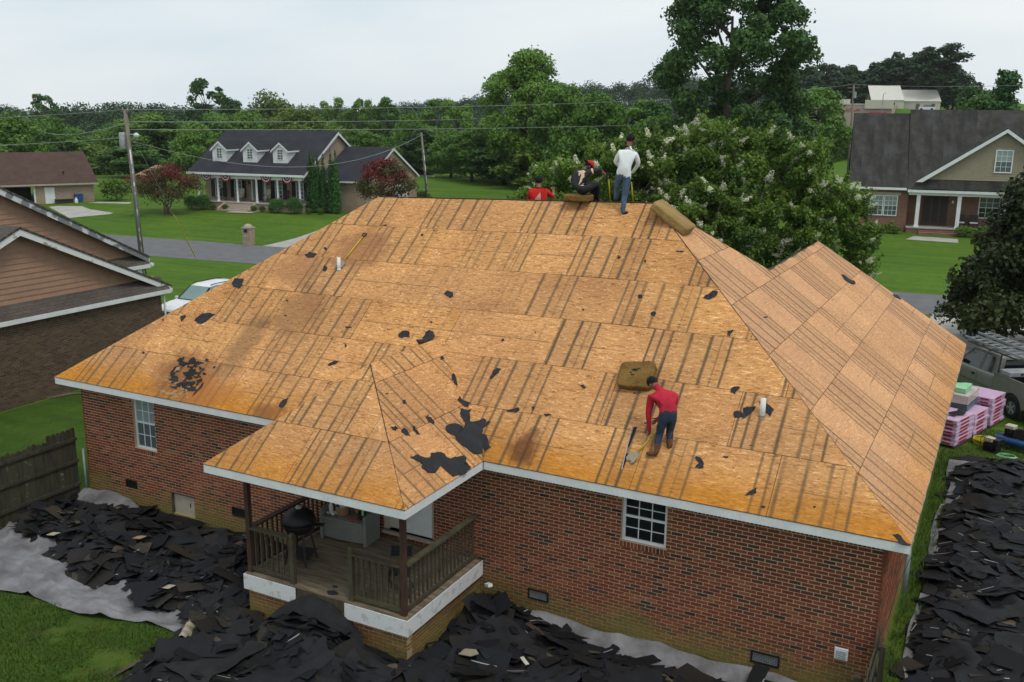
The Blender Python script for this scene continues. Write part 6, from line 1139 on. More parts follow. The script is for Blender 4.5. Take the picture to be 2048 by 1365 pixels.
for k,X in enumerate((-9.83,-6.44,-3.17)):     # dormers
    D=1.62; z0=ze+.57*D; w_=.78; ht=1.25; pk=z0+ht+.62; dep=(ht)/.57
    f=poly(CH,'dormer','siding_white',[(X-w_,z0-.06),(X+w_,z0-.06),(X+w_,z0+ht),(X,pk),(X-w_,z0+ht)],.12,'y%g'%D)
    for s in (-1,1):
        b=MB(); b.add([(X+s*w_,D+.1,z0),(X+s*w_,D+.1,z0+ht),(X+s*w_,D+dep,z0+ht)],[(0,1,2)]); b.obj('dormer_side','siding_white',f)
        for q in range(6): yy=D+.1+q*.0; zz=z0+.1+q*.2; MB().bar((X+s*(w_+.006),D+.1,zz),(X+s*(w_+.006),D+(zz-z0)/.57+.05,zz),.012,.012).obj('lap_line','print_grey',f)
        slabroof(f,'dormer_roof','shingle_dark',(X+s*(w_+.14),D-.14,z0+ht-.1),(X+s*(w_+.14),D+dep+.25,z0+ht-.1),(X,D+dep+1.25,pk+.06),(X,D-.14,pk+.06),.05)
        b=MB(); b.prism([(X+s*(w_+.16),z0+ht-.13),(X,pk+.04),(X,pk-.14),(X+s*(w_+.16),z0+ht-.30)],lambda a,c,h:(a,D-.155+h,c),.03); b.obj('dormer_trim','white_paint',f); MB().bar((X+s*(w_+.13),D-.1,z0+ht-.19),(X+s*(w_+.13),D+dep+.05,z0+ht-.19),.03,.14).obj('dormer_trim','white_paint',f)
    window(f,X-.33,X+.33,z0+.28,z0+ht+.02,D,2,2,'glass_mid','glass_mid',fw=.05,depth=.04,mw=.03)
# side wing with its own gable
Xw,Yc,dw,zw=5.155,8.30,6.0,6.42-zg; zwe=3.5-zg
slabroof(CH,'wing_roof','shingle_dark',(Xw+.2,Yc-dw,zwe),(.23,Yc-dw,zwe),(.23,Yc,zw),(Xw+.2,Yc,zw)); slabroof(CH,'wing_roof','shingle_dark',(Xw+.2,Yc+dw,zwe),(.23,Yc+dw,zwe),(.23,Yc,zw),(Xw+.2,Yc,zw))
poly(CH,'gable_wall','far_tan',[(Yc-dw+.3,0),(Yc+dw-.3,0),(Yc+dw-.3,zwe-.05),(Yc,zw-.15),(Yc-dw+.3,zwe-.05)],.2,'x%g'%(Xw-.2)); bx(CH,'wall','far_tan',(.01,Yc-dw+.3,0),(Xw-.21,Yc-dw+.5,zwe)); bx(CH,'fascia','white_paint',(.23,Yc-dw-.03,zwe-.18),(Xw+.2,Yc-dw-.0,zwe-.02))
for s in (-1,1): b=MB(); b.prism([(Yc+s*dw,zwe-.06),(Yc,zw-.04),(Yc,zw-.28),(Yc+s*dw,zwe-.28)],lambda a,c,h:(Xw+.18+h,a,c),.035); b.obj('rake_board','white_paint',CH)
bx(CH,'garage_door','siding_white',(Xw-.0,Yc+.6,0),(Xw+.03,Yc+3.4,2.2))
slabroof(CH,'rear_roof','shingle_dark',(Xw+.5,Yc+dw+3.2,zwe-.2),(Xw-5,Yc+dw+3.2,zwe-.2),(Xw-5,Yc+dw-1.5,zwe+1.5),(Xw-1.2,Yc+dw-1.5,zwe+1.5)); bx(CH,'fascia','white_paint',(Xw-5,Yc+dw+3.15,zwe-.40),(Xw+.5,Yc+dw+3.2,zwe-.24))
CHM=CH.matrix_basis if False else (Matrix.Translation((-37.462,54.884,.62))@Matrix.Rotation(.157,4,'Z'))
def chp(x,y,z): return tuple(CHM@Vector((x,y,z)))
# half-round bunting under the porch beam
def bunting(X,which):
    o=thing('bunting','red, white and blue half-round bunting, %s along the porch beam'%which,'bunting',chp(X,.14,ze-.22),.157,'buntings on the porch beam')
    for i,(r0,r1,m) in enumerate(((0,.17,'flag_blue'),(.17,.27,'flag_white'),(.27,.40,'flag_blue'),(.40,.50,'flag_white'),(.50,.62,'flag_red'))):
        b=MB(); b.grid(lambda u,v:((r0+(r1-r0)*v)*math.cos(math.pi+math.pi*u)*.9,-.02*math.sin(u*60)-.01*i,(r0+(r1-r0)*v)*math.sin(math.pi+math.pi*u)),24,2); b.obj('stripe',m,o)
for X,t in ((-10.39,'leftmost'),(-8.25,'second from left'),(-3.87,'third from left'),(-1.64,'rightmost')): bunting(X,t)
def rocker(X,which,mat='pot_dark'):
    o=thing('rocking_chair','%s rocking chair %s'%('dark wooden' if mat=='pot_dark' else 'pale cushioned',which),'rocking chair',chp(X,1.5,pz),.157+rnd.random()*.6-.3,'rocking chairs on the front porch')
    MB().box((-.27,-.26,.40),(.27,.24,.44)).obj('seat',mat,o)
    for x in (-.27,.27):
        MB().tube([(x,-.42,.07),(x,-.1,.0+.02),(x,.2,.03),(x,.5,.12)],.02,6).obj('rocker','pot_dark',o); MB().bar((x,-.24,.05),(x,-.24,.62),.04,.04).obj('leg','pot_dark',o); MB().bar((x,.22,.05),(x,.36,1.15),.04,.04).obj('leg','pot_dark',o); MB().bar((x,-.28,.63),(x,.28,.66),.07,.03).obj('armrest','pot_dark',o)
    for k in range(6): MB().bar((-.21+k*.084,.235,.45),(-.21+k*.084,.355,1.08),.06,.012,(0,1,0)).obj('back_slat',mat,o)
    MB().bar((-.27,.36,1.10),(.27,.36,1.10),.04,.10).obj('top_rail',mat,o)
rocker(-9.6,'near the left end of the porch'); rocker(-7.6,'left of the front door','cream'); rocker(-4.75,'right of the front door','cream'); rocker(-2.75,'near the right end of the porch')
o=thing('mailbox_pillar','brick mailbox pillar at the end of the driveway','mailbox',(-29.9,39.4,0),.1); bx(o,'pillar','far_tan',(-.33,-.33,0),(.33,.33,1.25)); bx(o,'cap','stone_beige',(-.37,-.37,1.252),(.37,.37,1.33)); b=MB(); b.lathe([(.34,1.33),(.28,1.46),(.12,1.55),(.001,1.57)],n=12); b.obj('cap_top','stone_beige',o); bx(o,'mail_door','shutter_black',(-.14,-.36,.95),(.14,-.332,1.18)); bx(o,'number_plate','stone_beige',(-.2,-.35,.62),(.2,-.332,.78))
# ---------------------------------------------------------------- grey-roofed house at the right
RH=thing('grey_roofed_house','red brick house with streaked grey roof and tan gable at right','house',(7.6,74.1,0),.157)
zeR,zrR=3.85,10.1; LR=26
slabroof(RH,'roof','shingle_grey',(-.1,0,zeR),(4.75,0,zeR),(4.75,7,zrR),(-.1,7,zrR)); slabroof(RH,'roof','shingle_grey',(4.76,-.15,zeR-.1),(LR,-.15,zeR-.1),(LR,7.1,zrR+.35),(4.76,7.1,zrR+.35)); slabroof(RH,'roof','shingle_grey',(-.1,14,zeR),(LR,14,zeR),(LR,7.1,zrR),(-.1,7.1,zrR))
poly(RH,'gable_wall','far_red',[(.5,0),(13.5,0),(13.5,zeR-.05),(7,zrR-.25),(.5,zeR-.05)],.2,'x0.15'); bx(RH,'wall','far_red',(.36,.5,0),(4.9,.7,zeR-.1)); bx(RH,'wall','far_red',(4.7,1.9,0),(LR,2.1,zeR-.1)); bx(RH,'wall','far_red',(4.7,.71,0),(4.9,1.89,zeR-.1)); bx(RH,'wall','far_red',(LR-.3,2.11,0),(LR-.1,13.4,zeR-.05)); bx(RH,'wall','far_red',(.36,13.2,0),(LR-.31,13.4,zeR-.1))
bx(RH,'fascia','white_paint',(-.1,-.05,zeR-.22),(4.7,-.02,zeR-.02)); bx(RH,'fascia','white_paint',(4.76,-.2,zeR-.36),(LR,-.165,zeR-.13)); bx(RH,'porch_beam','white_paint',(4.9,.1,zeR-.60),(LR,.34,zeR-.37)); bx(RH,'porch_ceiling','siding_white',(4.9,-.1,zeR-.36),(LR,1.88,zeR-.33)); bx(RH,'soffit','siding_white',(-.1,-.0,zeR-.24),(4.7,.48,zeR-.22))
bx(RH,'lintel','stone_beige',(1.6,.44,3.14),(4.3,.497,3.38))
for x0,x1 in ((1.8,2.92),(2.96,4.08)): window(RH,x0,x1,1.35,3.12,.5,3,2,'glass_pale','glass_mid',fw=.07,depth=.06,mw=.03)
bx(RH,'porch_floor','concrete',(4.92,-.2,.42),(LR,1.89,.52)); bx(RH,'porch_base','far_red',(4.92,-.15,0),(LR,.05,.418))
for k in range(3): bx(RH,'step','far_red',(5.9,-.24-.30*(k+1),0),(9.2,-.24-.30*k,.42-.13*(k+1)))
for X in (5.72,8.96,12.4,16): 
    b=MB(); b.box((X-.15,.06,.53),(X+.15,.36,zeR-.605)); b.box((X-.2,.01,.52),(X+.2,.41,.66)); b.obj('porch_column','white_paint',RH)
d_=bx(RH,'front_door','door_wood',(6.2,1.84,.53),(8.3,1.895,3.2)); 
for k in range(3): bx(d_,'door_panel','pot_dark',(6.35+k*.66,1.825,.75),(6.85+k*.66,1.838,3.0))
b=MB(); b.lathe([(.06,0),(.10,.06),(.08,.2),(.02,.26)],(8.62,1.8,2.5),8); lm_=b.obj('porch_lamp','lamp_glass',RH)
window(RH,10.7,12.9,1.3,3.15,1.9,4,2,'glass_mid','glass_dark',fw=.08,depth=.05,mw=.03)
# broad gable over the porch
gx0,gx1,gp,gz=5.3,18.5,11.93,8.9; zb=4.5
slabroof(RH,'gable_roof','shingle_grey',(gx0,-.35,zb-.1),(gx0+.9,2.2,zb-.1),(gp,6.0,gz+.08),(gp,-.35,gz+.08)); slabroof(RH,'gable_roof','shingle_grey',(gx1,-.35,zb-.1),(gx1-.9,2.2,zb-.1),(gp,6.0,gz+.08),(gp,-.35,gz+.08))
GR=lambda x:gz-.15-(gz-zb)*abs(x-gp)/(gp-gx0)
bk=poly(RH,'gable_wall','siding_khaki',[(gx0+.5,zb+.1),(gx1-.5,zb+.1),(gp,gz-.25)],.2,'y0.13')
z=zb+.12
while z<gz-.4:
    xa=gp-(gz-.3-z)*(gp-gx0)/(gz-zb); xb=2*gp-xa; b=MB(); b.add([(xa,.06,z),(xb,.06,z),(xb-.25,.10,z+.2),(xa+.25,.10,z+.2),(xa,.125,z),(xb,.125,z)],[(0,1,2,3),(0,4,5,1)]); b.obj('siding_board','siding_khaki',bk); z+=.2
for s,xe in ((-1,gx0),(1,gx1)): b=MB(); b.prism([(xe,zb-.12),(gp,gz),(gp,gz-.30),(xe+.55*-s,zb-.12)],lambda a,c,h:(a,-.37+h,c),.04); b.obj('rake_board','white_paint',RH)
slabroof(RH,'pent_roof','shingle_grey',(5.0,-.25,zeR-.05),(LR-1,-.25,zeR-.05),(LR-1,.12,zb+.12),(5.6,.12,zb+.12)); window(RH,11.3,12.65,5.3,7.2,.055,3,2,'glass_pale','glass_mid',fw=.09,depth=.06,mw=.03)
for k,(X,s_) in enumerate(((9.3,'left'),(10.35,'right'))):
    w_=RH; M_=Matrix.Translation((7.6,74.1,0))@Matrix.Rotation(.157,4,'Z'); o=thing('porch_chair','dark porch chair with pale cushion, %s one of the pair'%s_,'chair',tuple(M_@Vector((X,1.0,.52))),.157,'dark chairs on the right house porch')
    MB().box((-.35,-.35,.36),(.35,.30,.42)).obj('seat','pot_dark',o); MB().bar((0,.34,.42),(0,.42,1.1),.72,.05,(0,1,0)).obj('backrest','pot_dark',o); MB().box((-.30,-.33,.422),(.30,.27,.50)).obj('cushion','flag_white',o)
    for x in (-.32,.32):
        for y in (-.3,.3): MB().box((x-.03,y-.03,0),(x+.03,y+.03,.358)).obj('leg','pot_dark',o)
# ---------------------------------------------------------------- garage house far left, gazebo, stores on the hill
FR=thing('brown_roofed_house','tan house with brown roof and open garage door, far left','house',(-62.7,52.8,.4),R(62.5))
# local x runs along the eave from near (negative) to the far corner (0); y away from the camera
slabroof(FR,'roof','shingle_brown',(.4,-.4,2.15),(-18,-.4,2.15),(-18,5.4,5.0),(.4,5.4,5.0)); slabroof(FR,'roof','shingle_brown',(.4,11.2,2.15),(-18,11.2,2.15),(-18,5.4,5.0),(.4,5.4,5.0))
poly(FR,'gable_wall','far_tan',[(0,0),(10.8,0),(10.8,2.1),(5.4,4.85),(0,2.1)],.2,'x-0.2'); slab(-18,-.21,0,2.1,[(-8.6,-5.6,0,1.85)],0,.2,'far_tan',FR,'wall'); bx(FR,'fascia','stone_beige',(-18,-.46,1.95),(.4,-.42,2.12)); bx(FR,'garage_interior','felt_dark',(-8.6,1.5,0),(-5.6,1.6,1.9)); bx(FR,'garage_trim','white_paint',(-5.6,-.03,0),(-5.45,-.002,1.95)); bx(FR,'door','white_paint',(-4.6,-.04,0),(-3.7,-.003,1.75)); bx(FR,'roof_vent','dark_metal',(-2.6,1.0,3.0),(-2.45,1.15,3.25))
FM=Matrix.Translation((-62.7,52.8,.4))@Matrix.Rotation(R(62.5),4,'Z')
def fp(x,y,z): return tuple(FM@Vector((x,y,z)))
o=thing('wheelie_bin','blue wheeled bin against the tan garage wall','bin',fp(-1.6,-.5,-.02),R(62)); MB().add([(-.28,-.3,.05),(.28,-.3,.05),(.28,.3,.05),(-.28,.3,.05),(-.36,-.38,1.0),(.36,-.38,1.0),(.36,.38,1.0),(-.36,.38,1.0)],[(3,2,1,0),(4,5,6,7),(0,1,5,4),(1,2,6,5),(2,3,7,6),(3,0,4,7)]).obj('body','bin_blue',o); MB().box((-.38,-.40,1.002),(.38,.42,1.07)).obj('lid','bin_blue',o); MB().tube([(-.3,.34,.1),(.3,.34,.1)],.1,10).obj('wheel','rubber',o)
o=thing('planter_box','dark low box beside the blue bin','box',fp(-3.0,-.5,-.02),R(62)); MB().box((-.8,-.3,0),(.8,.3,.55)).obj('box','pot_dark',o); MB().box((-.84,-.34,.55),(.84,.34,.6)).obj('rim','pot_dark',o)
b=MB(); b.lathe([(.16,0),(.17,.5),(.10,.62),(.10,.75),(.001,.76)],n=10); b.obj('gas_bottle','pvc',None,label='pale bottle standing in front of the blue bin',cat='bottle',loc=fp(-1.95,-1.0,-.02))
o=thing('gazebo','small gazebo with low brown hip roof behind the reddish tree','gazebo',(-70.6,68.7,.6),.3)
b=MB(); b.add([(-2.0,-2.0,1.65),(2.0,-2.0,1.65),(2.0,2.0,1.65),(-2.0,2.0,1.65),(-.3,0,2.75),(.3,0,2.75)],[(0,1,5,4),(1,2,5),(2,3,4,5),(3,0,4),(3,2,1,0)]); b.obj('roof','siding_tan',o)
for x in (-1.7,1.7):
    for y in (-1.7,1.7): MB().box((x-.07,y-.07,0),(x+.07,y+.07,1.65)).obj('post','wood_brown',o)
ST=thing('store','long tan store with red lettering on the hillside','store',(-25.2,230,10.5),.02)
bx(ST,'wall','store_tan',(-4,0,-4),(17.6,14,1.9)); bx(ST,'parapet','cream',(-4.05,-.1,1.9),(17.65,.3,2.15)); bx(ST,'end_bay','cream',(11.6,-.6,1.0),(17.9,-.12,3.0)); bx(ST,'roof_unit','cream',(3.6,3,1.9),(7.4,6,3.2)); bx(ST,'red_sign','sign_red',(12.6,-.5,-.9),(16.6,-.12,.2)); 
for k in range(2): bx(ST,'sign_panel','flag_white',(12.9+k*2.6,-.53,-.65),(13.9+k*2.6,-.505,-.05))
for k,t in enumerate(('FAMILY','DOLLAR')):
    fc=bpy.data.curves.new('sign','FONT'); fc.body=t; fc.size=1.0; fc.extrude=.03; fo=bpy.data.objects.new('sign',fc); COL.objects.link(fo); me=bpy.data.meshes.new_from_object(fo.evaluated_get(bpy.context.evaluated_depsgraph_get())); bpy.data.objects.remove(fo); me.materials.clear(); me.materials.append(MATS['sign_red']); link('sign_lettering',me,ST,loc=(3.8+k*3.5,-.05,.35),rot=(R(90),0,0),scale=(.86,1.05,1))
BA=thing('metal_barn','barn with cream metal roof above the store','building',(-16.1,246,11.1),.02)
slabroof(BA,'roof','metal_cream',(1.6,0,2.6),(9.4,0,2.6),(7.4,7,6.3),(-.3,7,6.3)); poly(BA,'gable_wall','far_brown',[(0,0),(7,0),(7,6),(0,2.5)],.2,'x0.6'); bx(BA,'wall','cream',(1.6,.2,-1),(9.3,.4,2.55)); bx(BA,'doorway','shutter_black',(6.3,.15,0),(7.2,.19,2.0)); bx(BA,'window','glass_mid',(2.4,.15,1.2),(3.2,.19,2.1))
BB=thing('metal_shed','long low cream building with pale metal roof beside the barn','building',(-9.0,250,11.2),.02)
slabroof(BB,'roof','metal_cream',(1.2,0,2.3),(10.4,0,2.3),(8.8,6,5.2),(-.4,6,5.2)); bx(BB,'wall','cream',(1.0,.2,-1),(10.2,.4,2.25)); bx(BB,'door','wrap_green',(1.6,.1,-.6),(2.9,.19,.7)); bx(BB,'window','glass_mid',(4.6,.1,.4),(5.5,.19,1.7)); bx(BB,'window','glass_mid',(8.2,.1,.4),(9.0,.19,1.7))
o=thing('parked_car','white car parked by the cream building','car',(-1.4,246,11.25),0); MB().box((-1.8,-.8,.25),(1.8,.8,.85)).obj('body','car_white',o); MB().add([(-1.1,-.75,.85),(1.2,-.75,.85),(1.2,.75,.85),(-1.1,.75,.85),(-.6,-.65,1.4),(.7,-.65,1.4),(.7,.65,1.4),(-.6,.65,1.4)],[(4,5,6,7),(0,1,5,4),(1,2,6,5),(2,3,7,6),(3,0,4,7)]).obj('windows','glass_mid',o)
for x in (-1.2,1.2): MB().tube([(x,-.82,.3),(x,.82,.3)],.3,12).obj('wheel','rubber',o)
# ================================================================ trees and shrubs
import numpy as np
def cloud(name,blobs,n,size,mats,seed,shell=.38,up=.35,jit=.8,asp=.62,extra=None,mesh_only=True,low=.55):
    """leaf-sized faces spread through the clumps of a crown; tint follows the clump. blobs: (x,y,z,rx,ry,rz,tint,mat)"""
    g=np.random.default_rng(seed); B=np.array([b[:7] for b in blobs],float); mi=np.array([b[7] if len(b)>7 else 0 for b in blobs])
    wgt=(B[:,3]*B[:,4])**1.0*1.0; k=g.choice(len(B),n,p=wgt/wgt.sum()); d=g.normal(size=(n,3)); d/=np.linalg.norm(d,axis=1)[:,None]
    flip=(d[:,2]<-.2)&(g.random(n)<low); d[flip,2]*=-1; r=g.random(n)**shell
    r=np.minimum(r*(1+.18*g.normal(size=n)*(g.random(n)<.3)),1.25)
    c=B[k,:3]+d*r[:,None]*B[k,3:6]
    nr=d+np.array([0,0,up])+g.normal(size=(n,3))*jit; nr/=np.linalg.norm(nr,axis=1)[:,None]
    a=np.cross(nr,g.normal(size=(n,3))); a/=np.linalg.norm(a,axis=1)[:,None]; b=np.cross(nr,a); s=(size*(.6+.8*g.random(n)))[:,None]
    V=np.stack([c-a*s*.5,c-b*s*.5*asp+nr*s*.06,c+a*s*.5,c+b*s*.5*asp+nr*s*.06],1).reshape(-1,3); F=n
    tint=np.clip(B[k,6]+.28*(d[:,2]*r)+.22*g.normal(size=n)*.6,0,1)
    me=bpy.data.meshes.new(name); me.vertices.add(4*F); me.vertices.foreach_set('co',V.ravel()); me.loops.add(4*F); me.loops.foreach_set('vertex_index',np.arange(4*F,dtype=np.int32)); me.polygons.add(F); me.polygons.foreach_set('loop_start',np.arange(0,4*F,4,dtype=np.int32)); me.polygons.foreach_set('material_index',mi[k].astype(np.int32))
    at=me.attributes.new('tint','FLOAT','FACE'); at.data.foreach_set('value',tint.astype(np.float32)); me.update(calc_edges=True)
    for m in mats: me.materials.append(MATS[m])
    return me
def crown_blobs(H,Wd,z0,nb,seed,rb=(.13,.22),top=.62,shape='round',tl=(.25,.6)):
    """clumps spread over the crown's volume, with gaps between them"""
    r=random.Random(seed); out=[]; h=H-z0
    for i in range(nb):
        t=(i+.5)/nb; z=z0+h*(.08+.86*t); 
        if shape=='round': pr=math.sin(math.pi*min(1,max(.08,(t*.86+.12))))**.6
        elif shape=='cone': pr=max(.10,1-t)**.8
        elif shape=='vase': pr=.35+.65*math.sin(math.pi*min(1,t*.75+.2))
        else: pr=.75+.25*math.sin(math.pi*t)
        a=i*2.399+r.random()*.8; R_=Wd/2*pr*(.25+.62*r.random()**.5); q=Wd*(rb[0]+(rb[1]-rb[0])*r.random())
        out.append((R_*math.cos(a),R_*math.sin(a),z,q,q,q*.72,tl[0]+(tl[1]-tl[0])*r.random()))
    return out
def trunk_mesh(name,blobs,H,rad,z0,seed,mat='bark',stems=1,nl=14):
    r=random.Random(seed); b=MB()
    for s in range(stems):
        a=s*6.28/max(1,stems)+r.random(); off=(0 if stems==1 else rad*2.2); sx,sy=math.cos(a)*off,math.sin(a)*off; top=H*(.78 if stems==1 else .55); sp=0 if stems==1 else 1.0
        pts=[(sx*.5,sy*.5,-.2)]; 
        for k in range(1,6): f=k/5; pts.append((sx*(.5+3.2*f*sp)+(r.random()-.5)*rad*1.5,sy*(.5+3.2*f*sp)+(r.random()-.5)*rad*1.5,top*f))
        b.tube(pts,[rad*(1.35 if k==0 else 1)*(1-.82*k/5) for k in range(6)],7)
    for q in r.sample(blobs,min(nl,len(blobs))):
        zs=max(z0*.7,q[2]-.35*math.hypot(q[0],q[1])-.12*H); p0=(0,0,min(zs,H*.7)); m_=(q[0]*.5,q[1]*.5,(p0[2]+q[2])/2-.02*H); b.tube([p0,m_,q[:3]],[rad*.42,rad*.26,rad*.08],5)
    return b.mesh(name,mat,smooth=True)
SPEC={}
def kind(key,H,Wd,z0,nb,n,size,mats,seed,rad,shape='round',bark='bark',stems=1,rb=(.13,.22),up=.35,tl=(.25,.6),low=.55,addb=None):
    bl=crown_blobs(H,Wd,z0,nb,seed,rb,shape=shape,tl=tl)
    if addb: bl+=addb
    SPEC[key]=(H,Wd,cloud('crown',bl,n,size,mats,seed,up=up,low=low),trunk_mesh('trunk',bl,H,rad,z0,seed,bark,stems))
kind('roundA',10,7.4,.8,26,9000,.38,['leaf'],1,.22); kind('roundB',10,7.6,.6,22,9000,.38,['leaf'],2,.22,rb=(.14,.26)); kind('roundC',10,6.6,1.0,30,9000,.36,['leaf_dark'],3,.2,rb=(.11,.2)); kind('olive',10,8.6,.6,30,7500,.36,['leaf_olive'],4,.22)
kind('tall',12,4.6,.8,26,6500,.36,['leaf'],5,.18,shape='col',rb=(.16,.27)); kind('big',17,10.6,1.2,60,34000,.36,['leaf'],6,.35,rb=(.10,.19)); 
kind('oak',22,16,3.2,92,46000,.36,['leaf_dark'],7,.55,rb=(.055,.12),tl=(.35,.85)); kind('far',10,8,.5,16,1800,.85,['leaf_far'],8,.2); kind('pine',16,9,6.5,26,5200,.55,['leaf_far'],9,.3,shape='vase',rb=(.10,.19)); kind('fir',14,6,1,34,5200,.42,['needle'],10,.25,shape='cone',rb=(.12,.22))
kind('sparse',13,7,6.0,15,1800,.55,['leaf_dark'],11,.16,shape='vase',rb=(.09,.18)); kind('bushy',4,4.6,.2,16,3200,.30,['leaf_olive'],12,.08,stems=3)
T_N=[0]
def tree(key,label,x,y,ztop,wd,name='tree',cat='tree',group='trees behind the houses',z0=None):
    H,Wd,cm,tm=SPEC[key]; g=T(x,y) if z0 is None else z0; s=(ztop-g)/H; sx=wd/Wd; T_N[0]+=1
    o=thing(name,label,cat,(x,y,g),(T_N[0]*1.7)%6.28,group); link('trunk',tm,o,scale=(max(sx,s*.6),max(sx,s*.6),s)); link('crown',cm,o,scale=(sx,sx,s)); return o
# the trees one can tell apart; (kind, x, y, top height, width, label)
TREES=[('sparse',-223.2,170,13.4,9,'lone tall tree with a small crown above the far left woods'),('roundC',-216.8,160,5.6,17,'dark broad tree at the far left edge of the woods'),('roundA',-163.2,130,5.6,10,'tree behind the left utility pole line'),('roundB',-143.3,125,6.8,11,'rounded tree above the brown-roofed garage house'),('roundA',-160.6,150,9.0,13,'green tree left of the tall near utility pole'),('roundB',-116.6,115,7.8,10,'bushy tree just right of the tall near utility pole'),
('bushy',-101.2,85,4.2,8.5,'leafy bush at the corner of the brown-roofed garage'),('roundC',-88.1,80,5.0,8.5,'dark tree behind the gazebo'),('sparse',-157.6,165,16.8,11,'ragged tall tree rising behind the left end of the porch house'),('roundC',-149.8,165,12.5,9,'dark pointed tree beside the ragged tall one'),('roundA',-100.3,110,8.4,11,'tree behind the left corner of the porch house'),('roundB',-96.5,100,7.6,8.5,'lower tree left of the porch house roof'),
('olive',-106.1,130,12.4,13,'large olive green tree above the left dormer'),('olive',-64.8,88,10.0,11.5,'round yellow-green tree directly behind the porch house ridge'),('roundC',-80,95,7.2,8,'small tree behind the leftmost dormer'),('tall',-99.7,140,12.6,5.0,'first slim tree right of the porch house ridge'),('tall',-95.5,142,12.4,4.6,'second slim tree behind the porch house'),('tall',-90.0,140,12.2,4.2,'third slim tree behind the porch house'),('tall',-85.4,138,12.6,5.6,'fourth and thickest slim tree behind the porch house'),
('roundA',-75.4,130,9.4,6.5,'tree behind the side wing of the porch house'),('tall',-76.3,140,12.3,6.6,'slim tree above the far utility pole'),('tall',-64.3,128,12.0,6.2,'slim tree right of the far utility pole'),('roundB',-51.9,105,7.2,7,'small round tree at the back edge of the lawn'),('roundA',-45.4,100,7.6,7.5,'leafy tree at the back edge of the lawn left of the big tree'),('roundC',-61.5,112,7.2,7,'dark tree at the left back edge of the lawn'),('roundA',-69.8,108,7.0,8,'tree behind the gable of the side wing'),('roundB',-46.7,108,9.0,6.4,'tree tucked behind the left side of the big tree'),
('big',-36.2,98,17.6,11.5,'tall full tree left of the roofers on the ridge'),('roundA',-28.5,92,13.2,8.0,'bright topped tree right of the tall full tree'),('roundB',-23.2,90,11.8,8.6,'broad tree behind the seated roofer'),('tall',-24.8,105,11.8,6.0,'slim tree behind the standing roofer'),('roundC',-21.5,105,11.4,7,'dark tree left of the giant oak'),('oak',-5.0,80,24.2,17.2,'giant spreading oak towering over the right side'),('roundA',-14.6,88,9.5,9,'tree under the left side of the giant oak'),('roundC',-2.6,95,10.0,9,'tree under the right side of the giant oak'),
('roundA',-5.9,130,13.6,10,'tree right of the giant oak beside the pond'),('roundB',-5.6,110,10.0,9,'broad low tree behind the flowering trees'),('roundA',-7.6,104,8.2,8,'small tree left of the grey roof'),('roundC',13.6,150,14.2,10,'dark rounded tree above the grey roof ridge'),('fir',18.3,110,15.6,6.5,'dark conifer at the right edge above the grey roof'),('roundA',15.7,132,12.6,9,'tree between the conifer and the store hill'),('pine',-.1,256,27.2,15,'tall flat-topped pine on the hill right of the barn')]
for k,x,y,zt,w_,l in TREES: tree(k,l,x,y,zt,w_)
# darker second row that closes the belt behind the houses
r_=random.Random(44)
for i in range(34):
    az=R(31.5+26*i/33); d=174+26*r_.random(); x=CAM.x-math.sin(az)*d; y=CAM.y+math.cos(az)*d; tree(r_.choice(('roundA','roundC','roundB','tall')),'dense green tree in the belt behind the lawns, %s from the right'%ORD[i],x,y,4.6+4.6*r_.random(),8+3*r_.random(),group='tree belt behind the lawns')
for i in range(12):
    az=R(15+13*i/11); d=118+25*r_.random(); x=CAM.x-math.sin(az)*d; y=CAM.y+math.cos(az)*d; tree(r_.choice(('roundA','roundC','bushy')),'green tree in the belt between the big tree and the oak, %s from the right'%ORD[i],x,y,5+4*r_.random(),9+3*r_.random(),group='tree belt behind the flowering trees')
for i in range(22):
    az=R(3.6+8.6*(i%11)/10+.3*r_.random()); d=(292 if i<11 else 318)+10*r_.random(); x=CAM.x-math.sin(az)*d; y=CAM.y+math.cos(az)*d; zt=(21.5 if i<11 else 25.0)+3.0*r_.random()+(1.5 if 5.0<math.degrees(az)<8 else -1.5)
    tree(r_.choice(('far','far','pine')),'tree in the %s row of the wood behind the store, %s from the right'%('front' if i<11 else 'back',ORD[i%11]),x,y,zt,11+4*r_.random(),group='wood on the store hill')
for i in range(9):
    x=-42+7*i+2*r_.random(); tree('bushy','light green bush along the far pond bank, %s from the left'%ORD[i],x,212+6*r_.random(),5+4*r_.random(),9,group='bushes on the pond bank')
# far woods that read as one mass
def far_wood(name,label,spots,seed,lpt=950,size=.8,mat='leaf_far'):
    g=random.Random(seed); bl=[]
    for (x,y,z,h,w_) in spots:
        t=.15+.5*g.random()
        for q in range(3): bl.append((x+(g.random()-.5)*w_*.5,y+(g.random()-.5)*w_*.5,z+h*(.45+.2*q),w_*(.42-.07*q),w_*(.42-.07*q),h*.30,t))
    me=cloud(name,bl,lpt*len(spots),size,[mat],seed,low=.75); link(name,me,None,label,'woodland',kind='stuff')
sp=[]
for i in range(150):
    az=R(30+29*i/149); d=330+60*r_.random(); x=CAM.x-math.sin(az)*d; y=CAM.y+math.cos(az)*d; sp.append((x,y,T(x,y)+1.6,9.0+2.2*r_.random()+2.5*vn(i*.12,2,5),12+5*r_.random()))
far_wood('woodland','far dark woods along the horizon at left',sp,71)
sp=[]
for i in range(330):
    x=-330+270*r_.random(); y=330+150*r_.random(); sp.append((x,y,T(x,y)-2,10+3*r_.random(),11+4*r_.random()))
far_wood('woodland','wooded hill behind the big tree',sp,72,700)
